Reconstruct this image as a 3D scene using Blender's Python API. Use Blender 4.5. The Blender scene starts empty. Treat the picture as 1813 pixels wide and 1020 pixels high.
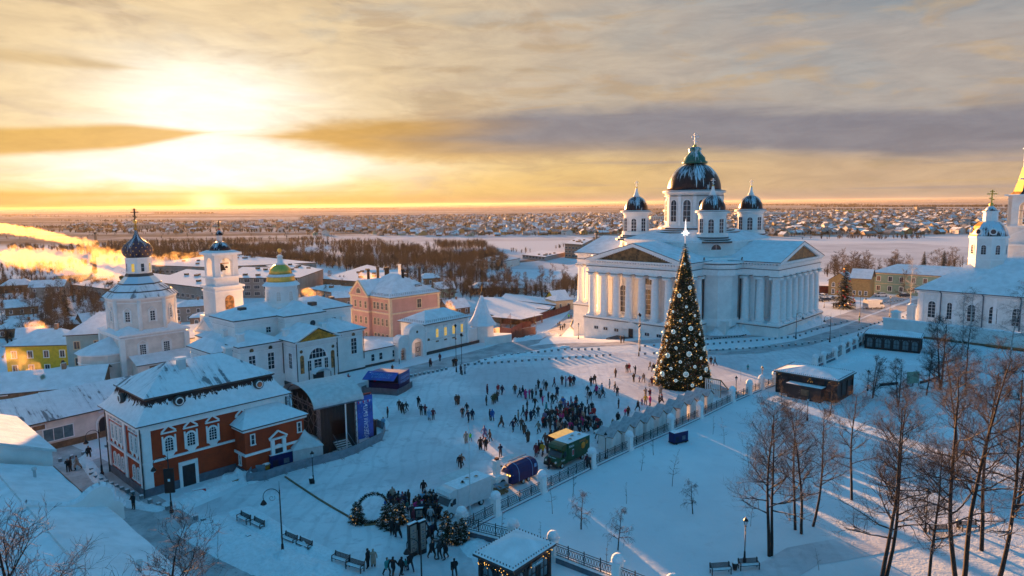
import bpy, bmesh, math, random
from math import sin, cos, pi, radians, hypot, atan2, floor, exp
from mathutils import Vector, Matrix, noise
random.seed(7)
scn = bpy.context.scene
C = scn.collection
# ------------------------------------------------------------------ camera, sky, sun, exposure
CAM_H = 33.0; FPX = 1209.0; PW, PH = 1813, 1020
pitch = radians(7.03); roll = radians(0.62)
fw = Vector((0, cos(pitch), -sin(pitch))); r0 = Vector((1, 0, 0)); u0 = r0.cross(fw)
rt = cos(roll) * r0 - sin(roll) * u0; up = rt.cross(fw)
cd = bpy.data.cameras.new('camera'); cam = bpy.data.objects.new('camera', cd); C.objects.link(cam)
cd.sensor_width = 36; cd.lens = 36 * FPX / PW; cd.clip_start = .5; cd.clip_end = 80000
cam.matrix_world = Matrix((( rt.x, up.x, -fw.x, 0), (rt.y, up.y, -fw.y, 0), (rt.z, up.z, -fw.z, CAM_H), (0, 0, 0, 1)))
scn.camera = cam
scn.render.resolution_x = 1024; scn.render.resolution_y = 576
scn.view_settings.view_transform = 'Standard'; scn.view_settings.look = 'None'
EXPO = 2.2; HAZE_D = .000017; scn.cycles.volume_bounces = 2
scn.view_settings.exposure = EXPO; scn.view_settings.gamma = 1
SUN_AZ = radians(-24.5); SUN_EL = radians(4.7)
sl = bpy.data.lights.new('sun', 'SUN'); sl.energy = 5.0; sl.angle = radians(.6); sl.color = (1, .47, .165)
so = bpy.data.objects.new('sun', sl); C.objects.link(so)
sd = Vector((sin(SUN_AZ) * cos(SUN_EL), cos(SUN_AZ) * cos(SUN_EL), sin(SUN_EL)))
so.rotation_euler = sd.to_track_quat('Z', 'Y').to_euler()

class NT:
    """tiny expression helper for shader node trees"""
    def __init__(s, tree): s.t = tree
    def n(s, kind, **kw):
        nd = s.t.nodes.new(kind)
        for k, v in kw.items(): setattr(nd, k, v)
        return nd
    def m(s, op, *a):
        nd = s.n('ShaderNodeMath', operation=op)
        for i, v in enumerate(a):
            if isinstance(v, (int, float)): nd.inputs[i].default_value = v
            else: s.t.links.new(v, nd.inputs[i])
        return nd.outputs[0]
    def add(s, a, b): return s.m('ADD', a, b)
    def sub(s, a, b): return s.m('SUBTRACT', a, b)
    def mul(s, a, b): return s.m('MULTIPLY', a, b)
    def gauss(s, x, c, w):
        d = s.mul(s.sub(x, c), 1.0 / w); return s.m('EXPONENT', s.mul(s.mul(d, d), -1))
    def g2(s, x, cx, wx, y, cy, wy): return s.mul(s.gauss(x, cx, wx), s.gauss(y, cy, wy))
    def sm(s, x, a, b):
        nd = s.n('ShaderNodeMapRange', interpolation_type='SMOOTHSTEP')
        s.t.links.new(x, nd.inputs[0]) if not isinstance(x, (int, float)) else None
        nd.inputs[1].default_value = a; nd.inputs[2].default_value = b
        return nd.outputs[0]
    def mix(s, f, a, b, blend='MIX'):
        nd = s.n('ShaderNodeMix', data_type='RGBA', blend_type=blend)
        for sock, v in ((nd.inputs[0], f), (nd.inputs[6], a), (nd.inputs[7], b)):
            if isinstance(v, (int, float)): sock.default_value = v
            elif isinstance(v, tuple): sock.default_value = (*v[:3], 1)
            else: s.t.links.new(v, sock)
        return nd.outputs[2]
    def vec(s, x, y, z=0.0):
        nd = s.n('ShaderNodeCombineXYZ')
        for i, v in enumerate((x, y, z)):
            if isinstance(v, (int, float)): nd.inputs[i].default_value = v
            else: s.t.links.new(v, nd.inputs[i])
        return nd.outputs[0]
    def noise(s, v, scale, detail=3, rough=.5, dist=0):
        nd = s.n('ShaderNodeTexNoise'); s.t.links.new(v, nd.inputs['Vector'])
        nd.inputs['Scale'].default_value = scale; nd.inputs['Detail'].default_value = detail
        nd.inputs['Roughness'].default_value = rough; nd.inputs['Distortion'].default_value = dist
        return nd.outputs[0]
    def vscale(s, v, x, y, z):
        nd = s.n('ShaderNodeVectorMath', operation='MULTIPLY'); s.t.links.new(v, nd.inputs[0]); nd.inputs[1].default_value = (x, y, z)
        return nd.outputs[0]

def sky():
    w = bpy.data.worlds.new('World'); scn.world = w; w.use_nodes = True
    t = w.node_tree; t.nodes.clear(); n = NT(t)
    tc = n.n('ShaderNodeTexCoord'); sp = n.n('ShaderNodeSeparateXYZ'); t.links.new(tc.outputs['Generated'], sp.inputs[0])
    X, Y, Z = sp.outputs
    D = 180 / pi
    az = n.mul(n.m('ARCTAN2', X, Y), D); e = n.mul(n.m('ARCSINE', Z), D)
    v = n.vec(n.mul(az, .045), n.mul(e, .16)); nz = n.noise(v, 1.0, 5, .55, .4)
    v2 = n.vec(n.mul(az, .02), n.mul(e, .55)); nz2 = n.noise(v2, 1.6, 4, .5, .2)
    v3 = n.vec(n.add(n.mul(az, .09), 7), n.mul(e, .30)); nz3 = n.noise(v3, 1.3, 5, .6, .6)
    n1 = n.sub(nz, .5); n2 = n.sub(nz2, .5); n3 = n.sub(nz3, .5)
    warm = n.sm(n.add(az, n.mul(n1, 34)), 24, -22)       # 1 at the sun side
    col = n.mix(warm, (.43, .385, .355), (.78, .59, .35))
    # pinkish patches and blue gaps
    col = n.mix(n.mul(n.sm(n3, .0, .16), .55), col, (.56, .43, .33))
    col = n.mix(n.mul(n.sm(n.sub(n.mul(n1, -1), n.mul(n.sub(12, e), .015)), .03, .14), .38), col, (.33, .37, .40))
    blue_r = n.mul(n.sm(n.add(az, n.mul(n3, 24)), 4, 34), n.sm(n.add(e, n.mul(n1, 12)), 10.5, 16))
    col = n.mix(n.mul(blue_r, .75), col, (.20, .28, .35))
    # low warm band on the horizon
    low = n.sm(n.add(e, n.mul(n1, 3)), 6.5, 2.2)
    lowc = n.mix(n.sm(az, 30, -10), (.58, .41, .27), (.86, .58, .20))
    col = n.mix(low, col, lowc)
    # glow round the hidden sun
    azn = n.add(az, n.mul(n3, 5)); en = n.add(e, n.mul(n3, 3))
    core = n.add(n.mul(n.g2(azn, -23.5, 7.4, en, 7.0, 4.0), 1.3), n.mul(n.g2(azn, -23, 14, en, 3.0, 1.35), 1.25))
    core = n.m('MINIMUM', core, 1)
    col = n.mix(n.mul(n.sm(n.add(n3, n.mul(n2, .5)), .02, .17), .5), col, (.52, .37, .21))
    col = n.mix(n.mul(n.g2(az, -25, 12, e, 6, 6), .4), col, (.95, .76, .42))
    col = n.mix(core, col, (1.12, 1.08, .96))
    # the long dark bank of cloud to the right
    thick = n.mul(n.sm(az, -25, -7), 2.15)
    cen = n.add(n.add(n.mul(n.sm(az, -10, 14), .55), 5.35), n.mul(n.sm(az, 14, 34), -1.1))
    dd = n.sub(n.add(thick, n.mul(n1, 2.4)), n.m('ABSOLUTE', n.sub(n.add(e, n.mul(n2, 1.2)), cen)))
    bank = n.mul(n.sm(n.add(dd, n.mul(n3, 1.3)), -.3, 1.15), n.sm(az, -25, -18))
    bc = n.mix(n.sm(n.add(az, n.mul(n2, 14)), -15, 3), (.60, .33, .075), (.235, .225, .27))
    bc = n.mix(n.mul(n.sm(n.sub(e, cen), -.2, -2.4), n.sm(az, 18, -8)), bc, (.78, .47, .15))
    col = n.mix(n.mul(bank, .92), col, bc)
    # streaks at the left and low right
    def streak(c0, k, w, a0, a1, colr, amt, s):
        ce = n.add(n.mul(n.sub(az, -36), k), c0)
        q = n.sub(n.add(n.mul(n.sm(az, a0, a1), w), n.mul(s, 1.1)), n.m('ABSOLUTE', n.sub(e, ce)))
        return n.mix(n.mul(n.sm(q, -.1, .45), amt), col, colr)
    col = streak(4.5, .085, .95, -22, -30, (.64, .37, .09), .9, n1)
    col = streak(.95, .005, .32, -16, -34, (.68, .43, .12), .85, n1)
    col = streak(10.0, -.02, .6, -23, -33, (.62, .44, .23), .7, n1)
    lr = n.mul(n.mul(n.sm(n2, .03, .12), n.sm(e, 4.6, 2.8)), n.sm(az, -4, 16))
    col = n.mix(n.mul(lr, .6), col, (.36, .30, .31))
    hz = n.sm(e, 1.3, .1)
    col = n.mix(n.mul(hz, .8), col, n.mix(n.sm(az, 14, -18), (.46, .35, .28), (.50, .32, .10)))
    fine = n.noise(n.vec(n.mul(az, .12), n.mul(e, .55)), 1.5, 7, .68, .5)
    col = n.mix(1.0, col, n.mix(n.sm(fine, .3, .72), (.86, .85, .86), (1.08, 1.07, 1.04)), 'MULTIPLY')
    hot = n.mul(n.g2(az, -23.7, 1.2, e, .5, .7), 1)
    col = n.mix(hot, col, (1.25, 1.05, .55))
    # the rest of the dome: clear blue dusk sky overhead and behind
    side = n.m('MAXIMUM', n.sm(e, 17, 34), n.sm(n.m('ABSOLUTE', az), 46, 85))
    dome = n.mix(n.sm(e, 4, 50), (.150, .405, .650), (.048, .275, .525))
    col = n.mix(side, col, dome)
    st = n.n('ShaderNodeTexSky', sky_type='NISHITA'); st.sun_disc = False; st.sun_elevation = SUN_EL; st.sun_rotation = SUN_AZ
    K = 1 / (0.1 * 2 ** EXPO)
    sc = n.n('ShaderNodeVectorMath', operation='SCALE'); t.links.new(col, sc.inputs[0]); sc.inputs['Scale'].default_value = K
    s2 = n.n('ShaderNodeVectorMath', operation='SCALE'); t.links.new(st.outputs[0], s2.inputs[0]); s2.inputs['Scale'].default_value = .03 * 2 ** (.9 - EXPO)
    ad = n.n('ShaderNodeVectorMath', operation='ADD'); t.links.new(sc.outputs[0], ad.inputs[0]); t.links.new(s2.outputs[0], ad.inputs[1])
    bg = n.n('ShaderNodeBackground'); t.links.new(ad.outputs[0], bg.inputs[0]); bg.inputs[1].default_value = .1
    o = n.n('ShaderNodeOutputWorld'); t.links.new(bg.outputs[0], o.inputs[0])
sky()

# ------------------------------------------------------------------ materials
M = {}
def mat(name, col, rough=.7, metal=0, var=.12, vscale=1.5, bump=0, bscale=8, emit=None, es=1, coord='Object', fn=None, spec=None):
    m = bpy.data.materials.new(name); m.use_nodes = True; t = m.node_tree; n = NT(t)
    bs = t.nodes['Principled BSDF']; bs.inputs['Roughness'].default_value = rough; bs.inputs['Metallic'].default_value = metal
    if spec is not None: bs.inputs['Specular IOR Level'].default_value = spec
    tc = n.n('ShaderNodeTexCoord'); co = tc.outputs[coord]
    c = col
    if var:
        f = n.noise(co, vscale, 5, .6)
        dk = tuple(x * (1 - var * 1.6) for x in col); lt = tuple(min(1, x * (1 + var)) for x in col)
        c = n.mix(n.sm(f, .3, .7), dk, lt)
    if fn: c = fn(n, tc, c, bs)
    if isinstance(c, tuple): bs.inputs['Base Color'].default_value = (*c, 1)
    else: t.links.new(c, bs.inputs['Base Color'])
    if bump:
        b = n.n('ShaderNodeBump'); b.inputs['Strength'].default_value = bump; b.inputs['Distance'].default_value = .1
        t.links.new(n.noise(co, bscale, 4, .6), b.inputs['Height']); t.links.new(b.outputs[0], bs.inputs['Normal'])
    if emit: bs.inputs['Emission Color'].default_value = (*emit, 1); bs.inputs['Emission Strength'].default_value = es * 2 ** (.9 - EXPO)
    M[name] = m; return m

SNOW = (.80, .84, .88)
def snow_ground(n, tc, c, bs):
    t = n.t; g = n.n('ShaderNodeNewGeometry').outputs['Position']
    # trampled, slightly dirty snow; footprints and drifts as bump
    a = n.noise(g, .05, 5, .6); b_ = n.noise(g, .6, 6, .65); d = n.noise(g, 3.0, 4, .7)
    c = n.mix(n.sm(a, .38, .68), (.70, .745, .79), (.83, .86, .89))
    c = n.mix(n.mul(n.sm(b_, .55, .72), .30), c, (.56, .57, .59))
    bm = n.n('ShaderNodeBump'); bm.inputs['Strength'].default_value = .55; bm.inputs['Distance'].default_value = .35
    t.links.new(n.add(n.mul(b_, .8), n.mul(d, .14)), bm.inputs['Height']); t.links.new(bm.outputs[0], bs.inputs['Normal'])
    return c
mat('snow', SNOW, .85, spec=0, var=0, fn=snow_ground)
def far_snow(n, tc, c, bs):
    g = n.n('ShaderNodeNewGeometry').outputs['Position']
    a = n.noise(n.vscale(g, .0006, .004, 0), 1, 6, .6); b_ = n.noise(n.vscale(g, .01, .02, 0), 1, 6, .7)
    sy = n.n('ShaderNodeSeparateXYZ'); n.t.links.new(g, sy.inputs[0]); town = n.sm(sy.outputs[1], 840, 960)
    c = n.mix(n.sm(a, .40, .56), (.60, .60, .60), (.26, .21, .17))
    c = n.mix(n.mul(n.sm(n.noise(g, .035, 6, .7), .47, .6), .62), c, (.17, .13, .10)); c = n.mix(n.mul(n.sm(b_, .5, .66), .6), c, (.22, .17, .13))
    c = n.mix(town, (.70, .72, .75), c)
    return c
mat('field_snow', SNOW, .85, spec=0, var=0, fn=far_snow)
def road_fn(n, tc, c, bs):
    g = n.n('ShaderNodeNewGeometry').outputs['Position']
    a = n.noise(g, .35, 6, .65); b_ = n.noise(g, 2.2, 5, .7)
    c = n.mix(n.sm(a, .35, .66), (.36, .355, .37), (.56, .56, .58))
    c = n.mix(n.mul(n.sm(b_, .56, .7), .7), c, (.22, .21, .22)); return c
mat('packed_snow', (.5, .5, .5), .8, spec=0, var=0, fn=road_fn, bump=.4, bscale=4)
def plaza_fn(n, tc, c, bs):
    t = n.t; g = n.n('ShaderNodeNewGeometry').outputs['Position']
    a = n.noise(g, .045, 5, .65, 1.2); b_ = n.noise(g, .5, 6, .7, .8); d = n.noise(g, 2.6, 5, .75)
    w = n.n('ShaderNodeTexWave'); t.links.new(g, w.inputs[0]); w.inputs['Scale'].default_value = .16; w.inputs['Distortion'].default_value = 9; w.inputs['Detail'].default_value = 4; w.inputs['Detail Scale'].default_value = .35
    c = n.mix(n.sm(a, .36, .64), (.60, .60, .635), (.80, .81, .84))
    c = n.mix(n.mul(n.sm(w.outputs[1], .80, .97), .22), c, (.48, .48, .51))
    c = n.mix(n.mul(n.sm(b_, .50, .68), .6), c, (.50, .49, .52)); c = n.mix(n.mul(n.sm(d, .58, .74), .35), c, (.40, .39, .41))
    bm = n.n('ShaderNodeBump'); bm.inputs['Strength'].default_value = .6; bm.inputs['Distance'].default_value = .22
    t.links.new(n.add(b_, n.mul(d, .35)), bm.inputs['Height']); t.links.new(bm.outputs[0], bs.inputs['Normal'])
    return c
mat('plaza_snow', SNOW, .85, spec=0, var=0, fn=plaza_fn)
def roof_far_fn(n, tc, c, bs):
    g = n.n('ShaderNodeNewGeometry').outputs['Position']; f = n.noise(g, .045, 2, .5); h_ = n.noise(g, .35, 3, .6)
    c = n.mix(n.mul(n.sm(f, .44, .52), .75), c, (.20, .15, .12)); return n.mix(n.mul(n.sm(h_, .55, .62), .6), c, (.20, .17, .15))
mat('roof_far', SNOW, .9, spec=0, var=0, fn=roof_far_fn)
mat('ice', (.62, .63, .66), .85, spec=0, var=.1, vscale=.02)
mat('drift', SNOW, .9, spec=0, var=.07, vscale=3, bump=1.0, bscale=3)
def roof_fn(amount, seam=.6, dark=(.11, .115, .13)):
    def f(n, tc, c, bs):
        t = n.t; uv = n.n('ShaderNodeUVMap').outputs[0]; s = n.n('ShaderNodeSeparateXYZ'); t.links.new(uv, s.inputs[0])
        u, v = s.outputs[0], s.outputs[1]
        fr = n.m('FRACT', n.mul(u, 1 / seam)); line = n.m('LESS_THAN', n.m('ABSOLUTE', n.sub(fr, .5)), .06)
        cell = n.m('FLOOR', n.mul(u, 1 / seam)); wn = n.n('ShaderNodeTexWhiteNoise', noise_dimensions='1D'); t.links.new(cell, wn.inputs[1])
        big = n.noise(n.vec(u, v), .22, 4, .6); sm_ = n.noise(n.vec(n.mul(u, 2.4), n.mul(v, .6)), 1, 4, .6)
        k = n.add(n.add(n.mul(big, .6), n.mul(sm_, .3)), n.mul(wn.outputs[0], .10))
        bare = n.sm(k, .70 - amount, .73 - amount)
        thin = n.sm(k, .60 - amount, .72 - amount)
        c = n.mix(n.mul(thin, .30), c, (.42, .45, .49))
        c = n.mix(n.mul(bare, .85), c, dark)
        c = n.mix(n.mul(line, n.mul(thin, .45)), c, dark)
        b = n.n('ShaderNodeBump'); b.inputs['Strength'].default_value = .5; b.inputs['Distance'].default_value = .12
        t.links.new(n.add(n.mul(line, .5), n.mul(n.noise(uv, 1.3, 4, .6), .8)), b.inputs['Height']); t.links.new(b.outputs[0], bs.inputs['Normal'])
        return c
    return f
mat('roof_snow', SNOW, .85, spec=0, var=.04, fn=roof_fn(.03))
mat('roof_patchy', SNOW, .85, spec=0, var=.04, fn=roof_fn(.13, .55, (.16, .17, .19)))
mat('roof_clean', (.80, .83, .87), .9, spec=0, var=.07, vscale=.6, bump=1.0, bscale=1.1)
def slide_fn(n, tc, c, bs):     # snow sliding off a steep dark slope: ragged upper limit
    t = n.t; uv = n.n('ShaderNodeUVMap').outputs[0]; s = n.n('ShaderNodeSeparateXYZ'); t.links.new(uv, s.inputs[0])
    g = n.n('ShaderNodeTexCoord').outputs['Object']; s3 = n.n('ShaderNodeSeparateXYZ'); t.links.new(g, s3.inputs[0])
    k = n.add(s3.outputs[2], n.mul(n.sub(n.noise(n.vec(n.mul(s.outputs[0], 2.2), n.mul(s.outputs[1], .5)), 1, 4, .7), .5), 2.6))
    bare = n.sm(k, 10.35, 10.45)
    return n.mix(bare, c, (.055, .04, .04))
mat('mansard', SNOW, .85, spec=0, var=.05, fn=slide_fn, bump=.4, bscale=5)
mat('plaster', (.78, .78, .77), .8, var=.06, vscale=.5, bump=.12, bscale=6)
mat('plaster_old', (.72, .65, .60), .85, var=.12, vscale=.45, bump=.2, bscale=5)
mat('trim', (.84, .84, .84), .7, var=.04)
mat('red_wall', (.43, .046, .009), .8, var=.16, vscale=.6, bump=.25, bscale=9)
mat('grey_plinth', (.12, .15, .19), .8, var=.15)
mat('dark', (.018, .018, .022), .5, var=.2)
mat('black', (.010, .010, .012), .6, var=.1)
mat('gutter', (.05, .045, .045), .5, var=.1)
mat('iron', (.02, .021, .024), .45, metal=.5, var=.1)
mat('glass', (.035, .045, .06), .12, var=.3, vscale=.7, spec=.6)
mat('glass_blue', (.10, .17, .20), .15, var=.2)
mat('lit_glass', (.3, .2, .03), .3, var=0, emit=(1, .62, .08), es=.3)
mat('gold', (.80, .50, .12), .42, metal=1, var=.1)
mat('gold_paint', (.48, .24, .03), .45, metal=.4, var=.3, vscale=1.5)
mat('icon', (.38, .17, .05), .5, var=.5, vscale=1.4)
mat('fresco', (.16, .085, .03), .6, var=.5, vscale=.9)
mat('pink', (.50, .29, .25), .8, var=.08, vscale=.4)
mat('cream', (.66, .53, .36), .8, var=.08)
mat('yellow_wall', (.62, .42, .03), .8, var=.12)
mat('ochre_wall', (.36, .24, .10), .8, var=.12)
mat('green_wall', (.25, .38, .30), .85, var=.07)
mat('blue_wall', (.30, .42, .42), .85, var=.08)
mat('brown_wall', (.20, .12, .07), .85, var=.2)
mat('brick_wall', (.30, .18, .12), .85, var=.2)
mat('grey_wall', (.30, .27, .24), .85, var=.12, vscale=.2)
mat('concrete', (.33, .32, .31), .85, var=.15)
mat('fence_brown', (.13, .025, .015), .7, var=.3)
mat('wood', (.28, .15, .07), .8, var=.2)
mat('hut', (.72, .72, .71), .7, var=.07, vscale=1.2)
mat('hut_roof', (.36, .38, .41), .8, var=.15, vscale=2)
mat('bollard', (.22, .25, .27), .8, var=.2)
mat('canvas', (.55, .60, .62), .7, var=.08)
mat('tarp', (.18, .24, .29), .55, var=.15, bump=.3, bscale=2)
mat('truss', (.28, .24, .24), .4, metal=.6, var=.15)
mat('blue_box', (.012, .06, .24), .45, var=.2, vscale=1.2)
mat('blue_dark', (.006, .018, .10), .45, var=.15, spec=.25)
mat('banner', (.010, .085, .42), .5, var=.25, vscale=.6)
mat('white_ink', (.55, .78, .86), .6, var=0)
mat('pale_ink', (.14, .38, .68), .6, var=0)
mat('red_plastic', (.5, .015, .02), .5, var=.1)
mat('truck_white', (.62, .64, .66), .35, var=.05)
mat('truck_green', (.008, .075, .03), .45, var=.15)
mat('tyre', (.015, .015, .015), .8, var=.1)
mat('orange', (.75, .28, .02), .5, var=.1)
mat('lamp_glass', (.6, .65, .7), .3, var=0)
mat('warm_bulb', (1, .6, .2), .4, var=0, emit=(1, .5, .10), es=1.6)
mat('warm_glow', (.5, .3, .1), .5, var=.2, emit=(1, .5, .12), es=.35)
mat('stage_glow', (.12, .04, .14), .5, var=.6, vscale=2, emit=(.75, .32, .55), es=.12)
mat('star_light', (.8, .9, 1), .3, var=0, emit=(.65, .85, 1), es=.6)
mat('bauble', (.30, .40, .42), .3, metal=.2, var=.3, vscale=3, emit=(.55, .78, .85), es=.07)
mat('bauble_ring', (.7, .8, .8), .3, var=0, emit=(.65, .85, .9), es=.20)
mat('tinsel', (.050, .045, .014), .55, var=.6, vscale=3)
mat('tinsel_gold', (.24, .14, .03), .4, metal=.3, var=.5)
mat('spruce', (.022, .030, .014), .8, var=.4, vscale=4)
def bark_fn(n, tc, c, bs):      # snow lies on the upper side of limbs
    t = n.t; g = n.n('ShaderNodeNewGeometry'); s = n.n('ShaderNodeSeparateXYZ'); t.links.new(g.outputs['Normal'], s.inputs[0])
    k = n.mul(n.sm(s.outputs[2], .55, .9), n.sm(n.noise(tc.outputs['Object'], 1.2, 3, .6), .46, .6))
    return n.mix(n.mul(k, .8), c, (.62, .66, .72))
mat('bark', (.030, .020, .017), .85, var=.3, vscale=3, fn=bark_fn)
mat('twig', (.042, .022, .017), .85, var=.3, vscale=2, fn=bark_fn)
mat('birch_bark', (.42, .42, .42), .8, var=.5, vscale=5)
mat('birch_twig', (.13, .10, .095), .85, var=.3)
mat('far_twig', (.095, .060, .036), .9, var=.3, vscale=.1)
mat('skin', (.42, .24, .17), .6, var=0)
mat('asphalt', (.07, .07, .075), .8, var=.2)
mat('car_silver', (.40, .42, .44), .3, metal=.4, var=.05)
mat('car_dark', (.03, .035, .05), .3, metal=.3, var=.05)
mat('car_white', (.70, .71, .73), .3, var=.03)
mat('hi_vis', (.20, .75, .04), .6, var=0)
def dome_fn(bias):
    def f(n, tc, c, bs):
        t = n.t; uv = n.n('ShaderNodeUVMap').outputs[0]; s = n.n('ShaderNodeSeparateXYZ'); t.links.new(uv, s.inputs[0])
        u, v = s.outputs[0], s.outputs[1]
        st = n.noise(n.vec(n.mul(u, 13), n.mul(v, .8)), 2.0, 3, .6)
        bg = n.noise(n.vec(n.mul(u, 1.1), n.mul(v, .9)), 1.3, 3, .5)
        k = n.add(n.add(n.mul(st, .55), n.mul(bg, .6)), n.mul(v, .12))
        return n.mix(n.sm(k, .66 - bias, .69 - bias), c, (.62, .72, .80))
    return f
mat('dome_dark', (.035, .020, .022), .28, metal=.7, var=.2, fn=dome_fn(-.02))
mat('dome_patch', (.045, .035, .035), .35, metal=.5, var=.2, fn=dome_fn(.08))
mat('purple_dome', (.050, .035, .060), .4, metal=.3, var=.3, fn=dome_fn(-.05))
mat('green_roof', (.02, .14, .10), .4, metal=.3, var=.2, fn=dome_fn(-.03))

# ------------------------------------------------------------------ geometry helpers
class MB:
    def __init__(s): s.v = []; s.f = []; s.m = []; s.T = Matrix.Identity(4); s.uv = {}; s.smooth = set()
    def vert(s, p): s.v.append(tuple(s.T @ Vector(p))); return len(s.v) - 1
    def face(s, pts, m, uv=None, smooth=False):
        i = [s.vert(p) for p in pts]; s.f.append(i); s.m.append(m)
        if uv: s.uv[len(s.f) - 1] = uv
        if smooth: s.smooth.add(len(s.f) - 1)
    def idx(s, ids, m, uv=None, smooth=False):
        s.f.append(list(ids)); s.m.append(m)
        if uv: s.uv[len(s.f) - 1] = uv
        if smooth: s.smooth.add(len(s.f) - 1)
    def box(s, x0, x1, y0, y1, z0, z1, m, top=None, bot=True):
        b = [s.vert(p) for p in ((x0,y0,z0),(x1,y0,z0),(x1,y1,z0),(x0,y1,z0),(x0,y0,z1),(x1,y0,z1),(x1,y1,z1),(x0,y1,z1))]
        for q in ((0,1,5,4),(1,2,6,5),(2,3,7,6),(3,0,4,7)): s.idx([b[k] for k in q], m)
        s.idx([b[4], b[5], b[6], b[7]], top or m)
        if bot: s.idx([b[3], b[2], b[1], b[0]], m)
    def prism(s, poly, z0, z1, m, top=None, bot=False):
        n = len(poly); a = [s.vert((x, y, z0)) for x, y in poly]; b = [s.vert((x, y, z1)) for x, y in poly]
        for i in range(n): j = (i + 1) % n; s.idx((a[i], a[j], b[j], b[i]), m)
        s.idx(b, top or m)
        if bot: s.idx(a[::-1], m)
    def frustum(s, p0, z0, p1, z1, m, top=None):
        n = len(p0); a = [s.vert((x, y, z0)) for x, y in p0]; b = [s.vert((x, y, z1)) for x, y in p1]
        for i in range(n): j = (i + 1) % n; s.idx((a[i], a[j], b[j], b[i]), m)
        s.idx(b, top or m)
    def lathe(s, prof, n, m, cx=0, cy=0, a0=0, smooth=True, cap=True):
        rings = []
        for r, z in prof: rings.append([s.vert((cx + r * cos(a0 + 2*pi*k/n), cy + r * sin(a0 + 2*pi*k/n), z)) for k in range(n)])
        zz = [p[1] for p in prof]; lo, hi = min(zz), max(zz) or 1
        for i in range(len(prof) - 1):
            for k in range(n):
                j = (k + 1) % n
                uv = [(k/n*6, (prof[i][1]-lo)/(hi-lo+1e-6)), ((k+1)/n*6, (prof[i][1]-lo)/(hi-lo+1e-6)), ((k+1)/n*6, (prof[i+1][1]-lo)/(hi-lo+1e-6)), (k/n*6, (prof[i+1][1]-lo)/(hi-lo+1e-6))]
                s.idx((rings[i][k], rings[i][j], rings[i+1][j], rings[i+1][k]), m, uv, smooth)
        if cap:
            s.idx(rings[-1], m); s.idx(rings[0][::-1], m)
    def tube(s, p, q, r0, r1, n, m, smooth=True, cap=False):
        p = Vector(p); q = Vector(q); d = (q - p)
        if d.length < 1e-6: return
        d.normalize(); a = d.orthogonal().normalized(); b = d.cross(a)
        A = [s.vert(p + (a * cos(2*pi*k/n) + b * sin(2*pi*k/n)) * r0) for k in range(n)]
        B = [s.vert(q + (a * cos(2*pi*k/n) + b * sin(2*pi*k/n)) * r1) for k in range(n)]
        for k in range(n): j = (k + 1) % n; s.idx((A[k], A[j], B[j], B[k]), m, None, smooth)
        if cap: s.idx(B, m); s.idx(A[::-1], m)
    def ball(s, c, r, m, n=10, k=6, sz=1):
        s.lathe([(max(.001, r * cos(t)), c[2] + r * sz * sin(t)) for t in [pi * (i / k - .5) for i in range(k + 1)]], n, m, c[0], c[1], cap=False)
    def bar(s, p, q, w, h, m):
        "square bar between two points"
        s.tube(p, q, w * .7071, w * .7071, 4, m, False, True)
    def gable(s, x0, x1, y0, y1, z0, z1, m, wall=None, th=.18, ov=0, edge='gutter'):
        "ridge along x; slopes to y0 and y1"
        ym = (y0 + y1) / 2; sl = (z1 - z0) / (ym - y0); zo = z0 - ov * sl
        X0, X1, Y0, Y1 = x0 - ov, x1 + ov, y0 - ov, y1 + ov
        s.face([(X0,Y0,zo+th),(X1,Y0,zo+th),(X1,ym,z1+th),(X0,ym,z1+th)], m)
        s.face([(X1,Y1,zo+th),(X0,Y1,zo+th),(X0,ym,z1+th),(X1,ym,z1+th)], m)
        for X in (X0, X1):
            s.face([(X,Y0,zo),(X,Y0,zo+th),(X,ym,z1+th),(X,ym,z1)], edge); s.face([(X,Y1,zo+th),(X,Y1,zo),(X,ym,z1),(X,ym,z1+th)], edge)
        s.face([(X0,Y0,zo),(X1,Y0,zo),(X1,Y0,zo+th),(X0,Y0,zo+th)], edge); s.face([(X1,Y1,zo),(X0,Y1,zo),(X0,Y1,zo+th),(X1,Y1,zo+th)], edge)
        s.face([(X0,Y0,zo),(X0,ym,z1),(X1,ym,z1),(X1,Y0,zo)], edge); s.face([(X1,Y1,zo),(X1,ym,z1),(X0,ym,z1),(X0,Y1,zo)], edge)
        if wall:
            for X in (x0, x1): s.face([(X,y0,z0-.01),(X,y1,z0-.01),(X,ym,z1-.02)], wall)
    def hip(s, x0, x1, y0, y1, z0, z1, m, ins=None, ov=.5, th=.18, axis='x', edge='gutter'):
        x0 -= ov; x1 += ov; y0 -= ov; y1 += ov
        if ins is None: ins = (y1 - y0) / 2 if axis == 'x' else (x1 - x0) / 2
        if axis == 'x': r0_, r1_ = (x0 + ins, (y0+y1)/2, z1), (x1 - ins, (y0+y1)/2, z1)
        else: r0_, r1_ = ((x0+x1)/2, y0 + ins, z1), ((x0+x1)/2, y1 - ins, z1)
        a, b, c, d = (x0,y0,z0+th),(x1,y0,z0+th),(x1,y1,z0+th),(x0,y1,z0+th)
        if axis == 'x':
            s.face([a, b, r1_, r0_], m); s.face([c, d, r0_, r1_], m); s.face([b, c, r1_], m); s.face([d, a, r0_], m)
        else:
            s.face([d, a, r0_, r1_], m); s.face([b, c, r1_, r0_], m); s.face([a, b, r0_], m); s.face([c, d, r1_], m)
        P = [(x0,y0),(x1,y0),(x1,y1),(x0,y1)]
        for i in range(4):
            j = (i + 1) % 4; s.face([(*P[i], z0), (*P[j], z0), (*P[j], z0+th), (*P[i], z0+th)], edge)
        s.face([(*p, z0) for p in P[::-1]], edge)
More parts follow.
